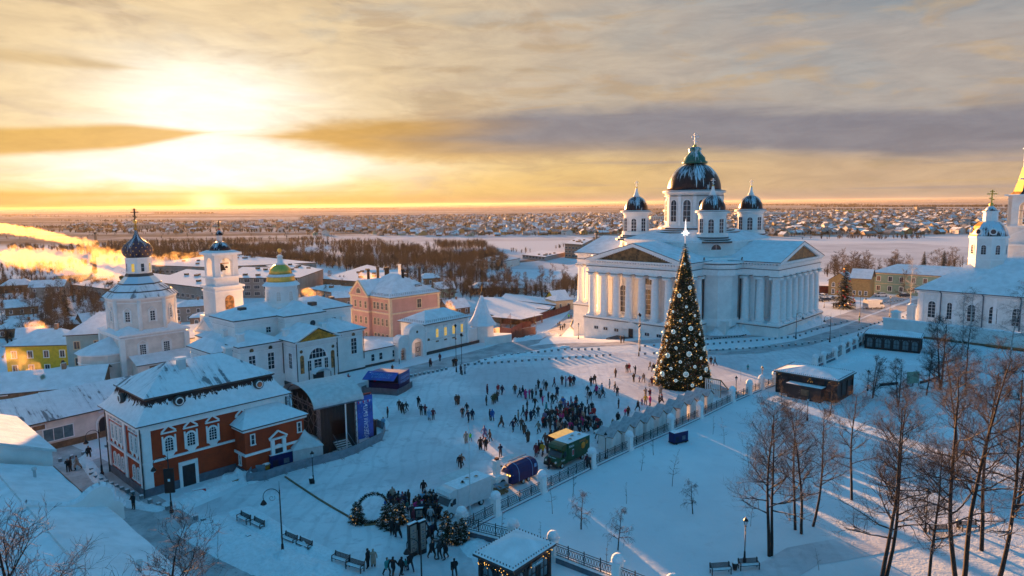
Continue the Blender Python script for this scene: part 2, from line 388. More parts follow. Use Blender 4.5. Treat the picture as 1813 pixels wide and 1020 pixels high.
    def mesh(s, name):
        me = bpy.data.meshes.new(name); me.from_pydata(s.v, [], s.f)
        keys = []
        for k in s.m:
            if k not in keys: keys.append(k)
        for k in keys: me.materials.append(M[k])
        ix = {k: i for i, k in enumerate(keys)}
        me.polygons.foreach_set('material_index', [ix[k] for k in s.m])
        if s.smooth: me.polygons.foreach_set('use_smooth', [i in s.smooth for i in range(len(s.f))])
        uvl = me.uv_layers.new(name='UVMap').data; me.update()
        flat = []
        for i, p in enumerate(me.polygons):
            if i in s.uv: flat.extend(c for q in s.uv[i] for c in q); continue
            nx, ny, nz = p.normal; h = hypot(nx, ny)
            t = (1.0, 0.0) if h < .05 else (-ny / h, nx / h)
            cz = nz if h >= .05 else 1.0
            for vi in p.vertices:
                x, y, z = s.v[vi]
                flat.append(x * t[0] + y * t[1])
                if h < .05: flat.append(y)
                else: flat.append((x * nx / h + y * ny / h) * -nz + z * h)
        uvl.foreach_set('uv', flat)
        return me

def link(o, parent=None):
    C.objects.link(o)
    if parent: o.parent = parent
    return o
def obj(name, mb, parent=None, loc=(0,0,0), rz=0):
    me = mb.mesh(name) if isinstance(mb, MB) else mb
    o = bpy.data.objects.new(name, me); o.location = loc; o.rotation_euler = (0, 0, rz)
    return link(o, parent)
def tag(o, label=None, cat=None, group=None, kind=None):
    if label: o['label'] = label
    if cat: o['category'] = cat
    if group: o['group'] = group
    if kind: o['kind'] = kind
    return o
def thing(name, label, cat, loc=(0,0,0), rz=0, group=None):
    o = bpy.data.objects.new(name, None); o.empty_display_size = .3
    o.location = loc; o.rotation_euler = (0, 0, rz); link(o)
    return tag(o, label, cat, group)
kids = {}
def copy_tree(o, parent=None, loc=None, rz=None, label=None, group=None, sc=None):
    c = o.copy(); C.objects.link(c)
    if parent: c.parent = parent
    if loc is not None: c.location = loc
    if rz is not None: c.rotation_euler = (0, 0, rz)
    if sc: c.scale = (sc, sc, sc) if isinstance(sc, (int, float)) else sc
    if label: c['label'] = label
    if group: c['group'] = group
    for ch in o.children: copy_tree(ch, c)
    return c
def struct(name, mb, **k): return tag(obj(name, mb, **k), kind='structure')
def T3(x=0, y=0, z=0, rz=0): return Matrix.Translation((x, y, z)) @ Matrix.Rotation(rz, 4, 'Z')

TH = radians(47)          # street grid of the square: X=(.68,.73) runs away right, Y=(-.73,.68) away left
XD = Vector((cos(TH), sin(TH))); YD = Vector((-sin(TH), cos(TH)))
# ------------------------------------------------------------------ terrain height
PLAT = [(-62,20),(-68,70),(-88,128),(-72,152),(-40,160),(-8,162),(22,150),(46,158),(72,204),(105,272),(190,262),(240,180),(240,20)]
def pdist(x, y):
    ins = False; best = 1e9; n = len(PLAT)
    for i in range(n):
        x0, y0 = PLAT[i]; x1, y1 = PLAT[(i + 1) % n]
        if (y0 > y) != (y1 > y) and x < (x1 - x0) * (y - y0) / (y1 - y0) + x0: ins = not ins
        dx, dy = x1 - x0, y1 - y0; t = max(0, min(1, ((x-x0)*dx + (y-y0)*dy) / (dx*dx + dy*dy)))
        best = min(best, hypot(x - x0 - t*dx, y - y0 - t*dy))
    return 0 if ins else best
def ter(x, y):
    if y > 420: return -14.0
    d = pdist(x, y)
    if d <= 0: return 0.0
    t = min(1, d / 92); return -14 * t * t * (3 - 2 * t)
def ray(px, py):
    return fw * FPX + rt * (px - PW / 2) - up * (py - PH / 2)
def G(px, py, z=None):
    "point of the real ground (or of the plane z) that the photograph shows there"
    d = ray(px, py)
    if z is not None:
        t = (z - CAM_H) / d.z; return Vector((d.x * t, d.y * t, z))
    zz = 0.0
    for _ in range(14):
        t = (zz - CAM_H) / d.z; x, y = d.x * t, d.y * t; zz = .5 * zz + .5 * ter(x, y)
    t = (zz - CAM_H) / d.z
    return Vector((d.x * t, d.y * t, ter(d.x * t, d.y * t)))
# ------------------------------------------------------------------ ground
def ground():
    def axis(lo, hi, fine_lo, fine_hi, st, grow):
        a = []; x = fine_lo
        while x <= fine_hi: a.append(x); x += st
        s = st; x = fine_lo
        while x > lo: s *= grow; x -= s; a.insert(0, x)
        s = st; x = a[-1]
        while x < hi: s *= grow; x += s; a.append(x)
        return a
    xs = axis(-60000, 60000, -190, 260, 3.0, 1.25); ys = axis(-3000, 70000, 15, 420, 3.0, 1.25)
    mb = MB(); nx = len(xs)
    for y in ys:
        for x in xs:
            z = ter(x, y)
            if z == 0 and 20 < y < 300:      # gentle drifts on the park side
                z += .0
            mb.v.append((x, y, z))
    for j in range(len(ys) - 1):
        for i in range(nx - 1):
            a = j * nx + i; far = ys[j] > 560 or abs(xs[i]) > 420
            mb.idx((a, a + 1, a + nx + 1, a + nx), 'field_snow' if far else 'snow', None, True)
    struct('ground', mb)
ground()
def strip(name, pts, w, m='packed_snow', dz=.03, px=True, step=3):
    P = [G(*p) if px else Vector((p[0], p[1], 0)) for p in pts]
    Q = []
    for a, b in zip(P, P[1:]):
        n = max(1, int((b - a).length / step))
        Q += [a.lerp(b, k / n) for k in range(n)]
    Q.append(P[-1]); mb = MB(); L = []
    for i, p in enumerate(Q):
        d = (Q[min(i+1, len(Q)-1)] - Q[max(i-1, 0)]); d.z = 0; d.normalize(); nn = Vector((-d.y, d.x, 0))
        ww = w * (1 + .12 * noise.noise(Vector((p.x * .15, p.y * .15, 3))))
        K = 5; row = []
        for k in range(K):
            q = p + nn * ww * (k / (K - 1) - .5); row.append(mb.vert((q.x, q.y, ter(q.x, q.y) + dz)))
        L.append(row)
    for r, s in zip(L, L[1:]):
        for k in range(4): mb.idx((r[k], s[k], s[k+1], r[k+1])[::-1], m)
    return struct(name, mb)
def square():
    px = [(440,858),(660,795),(690,750),(650,700),(740,662),(850,634),(1010,620),(1240,632),(1420,614),(1560,574),(1596,592),(1530,608),(1440,654),(1345,691),(1113,800),(878,913),(818,946),(862,1060),(700,1110),(560,1045),(420,950),(330,905)]
    m = MB(); m.face([(p.x, p.y, .012) for p in [G(x, y, 0) for x, y in px]], 'plaza_snow'); struct('square', m)
square()
strip('road', [(60,790),(150,835),(215,885),(300,945),(395,1010),(520,1100)], 6.5)
strip('pavement', [(520,735),(640,690),(740,655),(850,628),(930,606),(985,585),(1015,560),(1030,540)], 7, dz=.045)
strip('pavement', [(880,625),(1000,612),(1160,604),(1270,596),(1380,590),(1480,570),(1560,540),(1600,525)], 6, dz=.03)
strip('path', [(1230,1100),(1420,985),(1560,960),(1700,925),(1860,870)], 3.5, 'plaza_snow', dz=.03)
strip('pavement', [(1240,625),(1330,622),(1420,608),(1500,585),(1560,560),(1640,530)], 5, dz=.06)
def drifts(name, pts, w, h, seed, m='drift'):
    rnd = random.Random(seed); mb = MB()
    P = [G(*p) for p in pts]; Q = []
    for a, b in zip(P, P[1:]):
        n = max(2, int((b - a).length / .45)); Q += [a.lerp(b, k / n) for k in range(n)]
    L = []; K = 9
    for i, p in enumerate(Q):
        d = (Q[min(i+1, len(Q)-1)] - Q[max(i-1, 0)]); d.z = 0; d.normalize(); nn = Vector((-d.y, d.x, 0)); row = []
        en = min(1, i / 4, (len(Q) - 1 - i) / 4)
        for k in range(K):
            t = k / (K - 1); q = p + nn * w * (t - .5)
            hh = h * sin(pi * t) ** .7 * en * (.45 + .9 * abs(noise.noise(Vector((q.x * .9, q.y * .9, seed)))) + .9 * abs(noise.noise(Vector((q.x * 2.6, q.y * 2.6, seed)))))
            row.append(mb.vert((q.x, q.y, ter(q.x, q.y) - .03 + hh)))
        L.append(row)
    for r, s in zip(L, L[1:]):
        for k in range(K - 1): mb.idx((r[k], s[k], s[k+1], r[k+1])[::-1], m, None, True)
    return struct(name, mb)
for i, (pts, w, h) in enumerate([
    ([(205,800),(150,815),(175,850),(235,895),(300,905)], 1.6, .45), ([(290,900),(345,880),(420,845),(470,850)], 3.2, .8),
    ([(345,925),(430,970),(520,1010),(600,1030)], 5.5, .7), ([(420,900),(500,950),(600,1000)], 2.8, .5),
    ([(140,815),(200,790)], 1.8, .7), ([(665,672),(725,655)], 3, .5), ([(845,640),(925,628),(1010,612)], 2.4, .35),
    ([(905,605),(950,600),(985,588)], 3, .9), ([(830,955),(860,990)], 3, .8), ([(1250,592),(1330,590),(1400,585),(1450,570)], 5, 2.2),
    ([(1455,660),(1540,625)], 2.5, .7), ([(1560,640),(1640,645)], 3.5, .6), ([(880,628),(1060,632)], 1.2, .25), ([(1090,590),(1180,600)], 4, .5)]):
    drifts('snow_bank', pts, w, h, i)

# ------------------------------------------------------------------ windows and small shared things
def archpts(w, h, n=8, x0=0, z0=0):
    r = w / 2
    return [(x0 - r, z0), (x0 + r, z0)] + [(x0 + r * cos(t), z0 + h - r + r * sin(t)) for t in [pi * k / n for k in range(n + 1)]]
wcache = {}
def win(parent, x, y, z, ang, w, h, arch=False, frame='trim', pane='glass', bars=(1, 2), sur=.12, head=None, name='window'):
    """window with its pane; ang = direction of the outward normal in the parent's frame, (x,y,z) = bottom centre on the wall"""
    key = (round(w, 2), round(h, 2), arch, frame, pane, bars, sur, head)
    if key not in wcache:
        f = MB(); p = MB(); d = .10
        if arch:
            o = archpts(w + 2 * sur, h + sur, z0=-0.0); inn = archpts(w, h)
            n = len(o)
            for k in range(1, n):
                j = (k + 1) % n
                f.face([(o[k][0], d, o[k][1]), (inn[k][0], d, inn[k][1]), (inn[j][0], d, inn[j][1]), (o[j][0], d, o[j][1])], frame)
                f.face([(inn[k][0], d, inn[k][1]), (inn[k][0], .0, inn[k][1]), (inn[j][0], .0, inn[j][1]), (inn[j][0], d, inn[j][1])], frame)
                f.face([(o[k][0], 0, o[k][1]), (o[k][0], d, o[k][1]), (o[j][0], d, o[j][1]), (o[j][0], 0, o[j][1])], frame)
            p.face([(a, .015, b) for a, b in inn[::-1]], pane)
        else:
            f.box(-w/2 - sur, -w/2, 0, d, 0, h + sur, frame); f.box(w/2, w/2 + sur, 0, d, 0, h + sur, frame); f.box(-w/2, w/2, 0, d, h, h + sur, frame)
            p.face([(w/2, .015, 0), (-w/2, .015, 0), (-w/2, .015, h), (w/2, .015, h)], pane)
        f.box(-w/2 - sur * 1.3, w/2 + sur * 1.3, 0, d + .08, -sur, 0, frame)
        bw = .035 if frame != 'trim' or w > 1.1 else .022
        for k in range(bars[0]):
            xx = -w/2 + w * (k + 1) / (bars[0] + 1); f.box(xx - bw, xx + bw, .02, .05, 0, h - (.06 if not arch else .02), frame)
        for k in range(bars[1]):
            zz = h * (k + 1) / (bars[1] + 1); f.box(-w/2, w/2, .025, .048, zz - bw, zz + bw, frame)
        if head == 'brow': f.box(-w/2 - sur * 1.6, w/2 + sur * 1.6, 0, d + .12, h + sur + .25, h + sur + .42, frame, 'gutter')
        if head == 'baroque':      # old russian surround: kokoshnik above, pointed apron below
            W = w / 2 + sur
            f.box(-W - .12, -W + .05, 0, d + .06, -.25, h + .25, frame); f.box(W - .05, W + .12, 0, d + .06, -.25, h + .25, frame)
            f.box(-W - .2, W + .2, 0, d + .1, h + sur + .35, h + sur + .5, frame)
            for sx in (-1, 1):
                f.bar((sx * (W + .12), d, h + sur + .55), (0, d, h + sur + 1.25), .2, .1, frame)
            f.prism([(-W, 0), (W, 0), (W, d), (-W, d)], -.3, -.12, frame)
            f.face([(-W, d, -.2), (W, d, -.2), (W * .55, d, -.62), (0, d, -.8), (-W * .55, d, -.62)][::-1], frame)
        if head == 'kok':
            f.bar((-w/2 - .35, d, h + sur + .1), (0, d, h + sur + .75), .14, .1, frame); f.bar((w/2 + .35, d, h + sur + .1), (0, d, h + sur + .75), .14, .1, frame)
            f.box(-w/2 - sur - .25, -w/2 - sur, 0, d + .1, -.3, h + .3, frame); f.box(w/2 + sur, w/2 + sur + .25, 0, d + .1, -.3, h + .3, frame)
        wcache[key] = (f.mesh('window'), p.mesh('pane'))
    fm, pm = wcache[key]
    o = obj(name, fm, parent, (x, y, z), ang - pi / 2); obj('pane', pm, o)
    return o
S, N_, W_, E_ = -pi / 2, pi / 2, pi, 0.0      # outward directions in a building frame: S = -y, W_ = -x
def disc(mb, x, y, z, ang, r, m, n=12, d=.06):
    nx, ny = cos(ang), sin(ang); tx, ty = -ny, nx
    mb.face([(x + nx*d + tx*r*cos(t), y + ny*d + ty*r*cos(t), z + r*sin(t)) for t in [2*pi*k/n for k in range(n)]], m)
def cross(parent, x, y, z, h, m='gold', slant=True, ang=None, name='cross'):
    mb = MB(); w = h * .035
    mb.ball((0, 0, h * .10), h * .13, 'gold', 10, 6)
    mb.box(-w, w, -w, w, h * .18, h, m); mb.box(-h*.26, h*.26, -w, w, h*.72, h*.78, m); mb.box(-h*.13, h*.13, -w, w, h*.87, h*.92, m)
    if slant: mb.bar((-h*.14, 0, h*.50), (h*.14, 0, h*.40), w * 1.8, w, m)
    return obj(name, mb, parent, (x, y, z), -TH if ang is None else ang)
def ring(x0, x1, y0, y1, mb, z0, z1, o, m, top=None): mb.box(x0 - o, x1 + o, y0 - o, y1 + o, z0, z1, m, top)
def poly(n, r, cx=0, cy=0, a0=0): return [(cx + r * cos(a0 + 2*pi*k/n), cy + r * sin(a0 + 2*pi*k/n)) for k in range(n)]

# ------------------------------------------------------------------ the big cathedral
def cathedral():
    cx, cy = 51.7, 194.7
    t = thing('cathedral', 'huge white classical cathedral with four column porticoes and five dark snow-streaked domes', 'cathedral', (cx, cy, 0), TH)
    R0, W, z0, z1, zc, zap = 29.6, 13.4, 3.1, 14.9, 18.4, 22.7
    colr = 1.02
    # podium under everything
    pd = MB(); zb = -9
    for ax in range(4):
        pd.T = Matrix.Rotation(ax * pi / 2, 4, 'Z')
        pd.box(-R0 - 1.6, -19, -W - 1.7, W + 1.7, zb, z0 - .35, 'plaster', bot=False)
        pd.box(-R0 - 1.75, -19, -W - 1.85, W + 1.85, z0 - .35, z0, 'trim', 'drift', bot=False)
        pd.box(-R0 - 1.8, -19.5, -W - 1.9, W + 1.9, z0 - .62, z0 - .5, 'gutter')
    pd.T = Matrix.Identity(4)
    pd.box(-20.2, 20.2, -20.2, 20.2, zb, z0 + .4, 'plaster', bot=False)
    obj('podium', pd, t)
    # walls: cross-shaped cella, curved corner bays
    wl = MB()
    wl.box(-23.6, 23.6, -W + 1.3, W - 1.3, z0, z1, 'plaster', bot=False); wl.box(-W + 1.3, W - 1.3, -23.6, 23.6, z0, z1 - .004, 'plaster', bot=False)
    wl.box(-17.3, 17.3, -17.3, 17.3, z0, z1 + .1, 'plaster', bot=False)
    for sx in (-1, 1):
        for sy in (-1, 1):
            wl.prism(poly(8, 4.6, sx * 16.2, sy * 16.2, pi / 8), z0 + .4, z1 + .05, 'plaster'); wl.prism(poly(8, 4.85, sx * 16.2, sy * 16.2, pi / 8), z0 - 1, z0 + .9, 'trim')
    obj('wall', wl, t)
    # entablature
    en = MB()
    def band(o, a, b, m, top=None):
        for ax in (0, 1):
            q = (-R0 - o, R0 + o, -W - o, W + o); k = .004 * ax
            if ax: q = (q[2], q[3], q[0], q[1])
            en.box(*q, a + k, b + k, m, top)
        en.box(-17.6 - o, 17.6 + o, -17.6 - o, 17.6 + o, a + .008, b + .008, m, top)
        for sx in (-1, 1):
            for sy in (-1, 1): en.prism(poly(8, 4.75 + o, sx * 16.2, sy * 16.2, pi / 8), a + .012, b + .012, m, top, True)
    band(.85, z1, z1 + 1.15, 'trim'); band(1.0, z1 + 1.15, z1 + 1.45, 'trim', 'drift'); band(1.06, z1 + 1.42, z1 + 1.56, 'gutter')
    band(.8, z1 + 1.5, z1 + 2.6, 'trim'); band(1.5, z1 + 2.95, z1 + 3.3, 'trim', 'roof_clean')
    for ax in range(4):       # dentils
        en.T = Matrix.Rotation(ax * pi / 2, 4, 'Z')
        for k in range(38):
            y = -W - 1 + (2 * W + 2) * k / 37; en.box(-R0 - 1.25, -R0 - .8, y - .2, y + .2, z1 + 2.5, z1 + 2.9, 'trim')
        for sy in (-1, 1):
            for k in range(15):
                x = -R0 + k * .75; y = sy * (W + 1); en.box(x - .2, x + .2, min(y, y + sy*.25), max(y, y + sy*.25), z1 + 2.5, z1 + 2.9, 'trim')
    en.T = Matrix.Identity(4)
    obj('entablature', en, t)
    # columns
    cb = MB(); h = z1 - z0
    cb.box(-1.3, 1.3, -1.3, 1.3, 0, .35, 'trim', 'drift')
    cb.lathe([(1.25, .35), (1.3, .55), (1.1, .75), (colr, .9), (colr, h * .4), (.86, h - .9), (.95, h - .75), (.88, h - .6)], 20, 'trim')
    cb.box(-1.15, 1.15, -1.0, 1.0, h - .62, h - .25, 'trim'); cb.box(-1.25, 1.25, -1.25, 1.25, h - .22, h - .004, 'trim', bot=True)
    for sx in (-1, 1): cb.tube((sx * 1.12, -1.02, h - .7), (sx * 1.12, 1.02, h - .7), .34, .34, 10, 'trim', cap=True)
    cb.box(-1.3, 1.3, -1.3, 1.3, h - .30, h - .18, 'gutter')
    cm = cb.mesh('column'); s = 2 * W / 7
    for ax in range(4):
        Rm = Matrix.Rotation(ax * pi / 2, 3, 'Z')
        pos = [(-R0, -W + s * k) for k in range(8)] + [(-R0 + s * j, q * W) for j in (1, 2) for q in (-1, 1)]
        for p in pos:
            if ax in (1, 2) and False: continue
            q = Rm @ Vector((p[0], p[1], 0)); obj('column', cm, t, (q.x, q.y, z0), ax * pi / 2 + (0 if abs(p[0]) == R0 else pi/2))
        # pilasters against the wall behind
        pm = MB()
        for k in range(8):
            y = -W + 1.6 + (2 * W - 3.2) * k / 7; pm.box(-23.95, -23.6, y - .7, y + .7, z0, z1, 'trim', bot=False)
        for j in (0, 1, 2):
            for q in (-1, 1):
                x = -23 + j * 3.0; y0_ = q * (W - 1.3); pm.box(x - .6, x + .6, min(y0_, y0_ + q * .3), max(y0_, y0_ + q * .3), z0, z1, 'trim', bot=False)
        obj('pilaster', pm, t, (0, 0, 0), ax * pi / 2)
        # doors and windows in the portico wall
        hld = thing_part = None
        for y, w_, h_ in ((-7.4, 1.9, 7.2), (0, 2.3, 7.4), (7.4, 1.9, 7.2)):
            q = Rm @ Vector((-23.95, y, 0)); win(t, q.x, q.y, z0 + .7, W_ + ax * pi / 2, w_, h_ if y else 6.6, y != 0, 'trim', 'glass', (1, 4), .3, name='window')
        q = Rm @ Vector((-23.95, 0, 0)); win(t, q.x, q.y, z0 + 8.6, W_ + ax * pi / 2, 4.2, 2.15, True, 'trim', 'glass', (2, 0), .35)
        # pediment with painted tympanum and gable roof
        pb = MB()
        Y = W + 1.5; X = -R0 - 1.5; zz = z1 + 3.3
        pb.face([(X + .7, Y - 1.6, zz + .02), (X + .7, -Y + 1.6, zz + .02), (X + .7, 0, zap - .75)], 'fresco')
        ped = obj('tympanum', pb, t, (0, 0, 0), ax * pi / 2)
        rf = MB()
        for q in (-1, 1):
            a_, b_ = (X, q * Y, zz), (X, 0, zap)
            L = 13
            pts = [(X, q * Y, zz), (X + 1.1, q * Y, zz), (X + 1.1, 0, zap), (X, 0, zap)]
            rf.face([(X, q*Y, zz), (X, q*Y, zz - .1), (X, q*(Y-2.6), zz - .1), (X, 0, zap - .85), (X, 0, zap)], 'trim')
            rf.face([(X, q*(Y-2.6), zz), (X+.75, q*(Y-2.6), zz), (X+.75, 0, zap - .85), (X, 0, zap - .85)], 'trim')
            for k in range(22):
                f = (k + .6) / 22; y = q * (Y - 1.4) * (1 - f); z = zz + (zap - zz) * f - .52
                rf.box(X + .15, X + .6, y - .2, y + .2, z - .28, z + .05, 'trim')
            ex = -14.0
            rf.face([(X - .05, q*(Y+.1), zz + .12), (ex, q*(Y+.1), zz + .12), (ex, 0, zap + .12), (X - .05, 0, zap + .12)][::q], 'roof_clean')
            rf.face([(X - .06, q*(Y+.1), zz), (X - .06, q*(Y+.1), zz + .15), (X - .06, 0, zap + .15), (X - .06, 0, zap - .02)], 'gutter')
            rf.face([(X - .05, q*(Y+.1), zz-.05), (ex, q*(Y+.1), zz-.05), (ex, q*(Y+.1), zz+.14), (X - .05, q*(Y+.1), zz+.14)], 'gutter')
        obj('roof', rf, t, (0, 0, 0), ax * pi / 2)
    # attic over the crossing with lunette windows and stepped roof
    at = MB(); A = 17.4
    oc = [(-A, -A * .62), (-A * .62, -A), (A * .62, -A), (A, -A * .62), (A, A * .62), (A * .62, A), (-A * .62, A), (-A, A * .62)]
    sc = lambda k: [(x * k, y * k) for x, y in oc]
    at.prism(sc(1.16), z1 + 3.2, z1 + 4.0, 'trim', 'drift'); at.prism(oc, z1 + 3.4, 22.6, 'plaster')
    at.prism(sc(1.015), 20.4, 20.62, 'trim', 'gutter', True); at.prism(sc(1.03), 22.5, 22.95, 'trim', 'gutter', True)
    at.frustum(sc(1.035), 22.97, sc(.58), 25.4, 'roof_clean')
    for k, z in enumerate((24.6, 25.1, 25.6)): at.lathe([(12.8 - k * 1.5, z - .2), (12.8 - k * 1.5, z + .3)], 32, 'gutter', smooth=False); at.lathe([(12.75 - k * 1.5, z + .31), (12.7 - k * 1.5, z + .40)], 32, 'drift', smooth=False)
    ds = 11.57
    obj('attic', at, t)
    for ax in range(8):
        a = ax * pi / 4; r = (A if ax % 2 == 0 else A * 1.62 / 1.4142) + .02
        win(t, r * cos(a), r * sin(a), 20.75, a, 2.6, 1.35, True, 'trim', 'glass', (1, 0), .2)
    def drum(x, y, base, R, wallz, domez, topz, crossz, nw, main):
        d = MB(); n = 32 if main else 16
        if not main:
            for k in range(3): d.lathe([(R + 2.3 - k * .75, base - 1.5 + k * .5), (R + 2.3 - k * .75, base - 1.06 + k * .5)], 24, 'gutter', smooth=False); d.lathe([(R + 2.25 - k * .75, base - 1.05 + k * .5), (R + 2.2 - k * .75, base - .97 + k * .5)], 24, 'drift', smooth=False)
        pr = [(R + .5, base), (R + .5, base + .9), (R + .1, base + 1.0), (R, base + 1.1), (R, wallz - 1.0), (R + .25, wallz - .9), (R + .25, wallz - .5), (R + .9, wallz - .35), (R + .9, wallz)]
        d.lathe(pr, n * 2 if main else 24, 'plaster', a0=pi / n, smooth=main)
        do = obj('drum', d, t, (x, y, 0))
        e = MB(); e.lathe([(R + .95, wallz), (R + .95, wallz + .12), (R * .97, wallz + .15)], 32, 'gutter', smooth=False); e.lathe([(R + .9, wallz + .13), (R, wallz + .3), (R * .96, wallz + .31)], 32, 'drift')
        if main: e.lathe([(R + .4, wallz - 1.35), (R + .4, wallz - 1.2)], 32, 'gutter', smooth=False)
        obj('cornice', e, do)
        for k in range(nw):
            a = 2 * pi * k / nw + (pi / nw if not main else pi/12)
            hh = (wallz - base) * .56; ww = 2.0 if main else 1.35
            zb_ = base + (wallz - base) * (.22 if main else .14)
            win(do, (R + .01) * cos(a), (R + .01) * sin(a), zb_, a, ww, hh, main or k % 2 == 0, 'trim', 'glass', (1, 3), .28 if main else .15)
            pb = MB()
            if main:
                a2 = a + pi / nw; pb.T = Matrix.Rotation(a2, 4, 'Z'); pb.box(R - .1, R + .3, -.45, .45, base + 1.1, wallz - 1, 'trim')
                obj('pilaster', pb, do)
        dm = MB(); prof = []; Hd = topz - wallz - .2; Rd = R * .955
        for k in range(13):
            u = k / 12 * pi / 2 * .93; prof.append((Rd * cos(u) ** .92, wallz + .2 + Hd * sin(u) / sin(pi/2*.93)))
        dm.lathe(prof, 48 if main else 28, 'dome_dark')
        dome = obj('dome', dm, do)
        ln = MB(); s_ = R / 7.3; H3 = crossz - topz
        if main: ln.lathe([(3.3*s_, topz - .3), (3.3*s_, topz + .3), (2.8*s_, topz + .35), (2.7*s_, topz + 1.4), (1.9*s_, topz + 2.3), (1.5*s_, topz + 3.0), (1.7*s_, topz + 3.4), (1.7*s_, topz + 3.9), (1.1*s_, topz + 4.3)], 16, 'green_roof')
        else: ln.lathe([(1.9*s_, topz - .3), (1.8*s_, topz + .3), (1.1*s_, topz + .9), (.8*s_, topz + 1.6), (.7*s_, topz + 2.1), (.2, topz + 2.4)], 12, 'trim')
        obj('lantern', ln, do)
        zt = topz + (4.2 if main else 2.1)
        cross(do, 0, 0, zt, crossz - zt, 'trim' if main else 'trim', True, -TH)
    drum(0, 0, 25.2, 7.7, 35.9, 43.8, 0, 52.0, 12, True) if False else None
    drum(0, 0, 25.3, 7.75, 35.9, 0, 43.9, 52.0, 12, True)
    for sx in (-1, 1):
        for sy in (-1, 1): drum(sx * ds, sy * ds, 24.0, 3.45, 30.5, 0, 34.7, 39.0, 8, False)
    # downpipes, basement windows, porch door
    for (px_, py_) in ((-20.95, -14.3), (-14.3, -20.95), (-20.95, 14.3), (14.3, -20.95)):
        dp = MB(); dp.tube((px_, py_, z0 - 2.4), (px_, py_, z1 + 3), .17, .17, 6, 'gutter'); dp.tube((px_, py_, z1 + 3), (px_ * 1.02, py_ * 1.02, z1 + 4.3), .17, .17, 6, 'gutter'); obj('downpipe', dp, t)
    for y in (-11, -8, -4.6, 4.6, 8, 11): win(t, -R0 - 1.61, y, -.3, W_, 1.3, .8, False, 'trim', 'glass', (1, 0), .08)
    gz = ter(30.0, 171.5) + 1.9
    dr = MB(); dr.T = Matrix.Translation((0, 0, gz)); dr.prism([(-R0 - 1.9, -3), (-R0 - 1.58, -3), (-R0 - 1.58, 3), (-R0 - 1.9, 3)][::-1], -2.4, .2, 'plaster')
    for k in range(12):
        a, b = pi * k / 12, pi * (k + 1) / 12; dr.face([(-R0-1.9, 3*cos(a), -.1+2.2*sin(a)), (-R0-1.9, 3*cos(b), -.1+2.2*sin(b)), (-R0-1.58, 3*cos(b), -.1+2.2*sin(b)), (-R0-1.58, 3*cos(a), -.1+2.2*sin(a))], 'trim'); dr.face([(-R0-1.9, 0, -.1), (-R0-1.9, 3*cos(b), -.1+2.2*sin(b)), (-R0-1.9, 3*cos(a), -.1+2.2*sin(a))], 'plaster')
    dr.box(-R0 - 2.0, -R0 - 1.9, -.65, .65, -1.8, .5, 'dark')
    obj('door', dr, t)
    pt = MB(); pt.box(-R0 - 6.5, -R0 - 1.7, -4.4, 4.4, gz - 2.6, gz - 1.75, 'grey_plinth', 'asphalt'); obj('porch_slab', pt, t)
    # raised figure painting in the tympanum facing the square
    return t
cathedral()

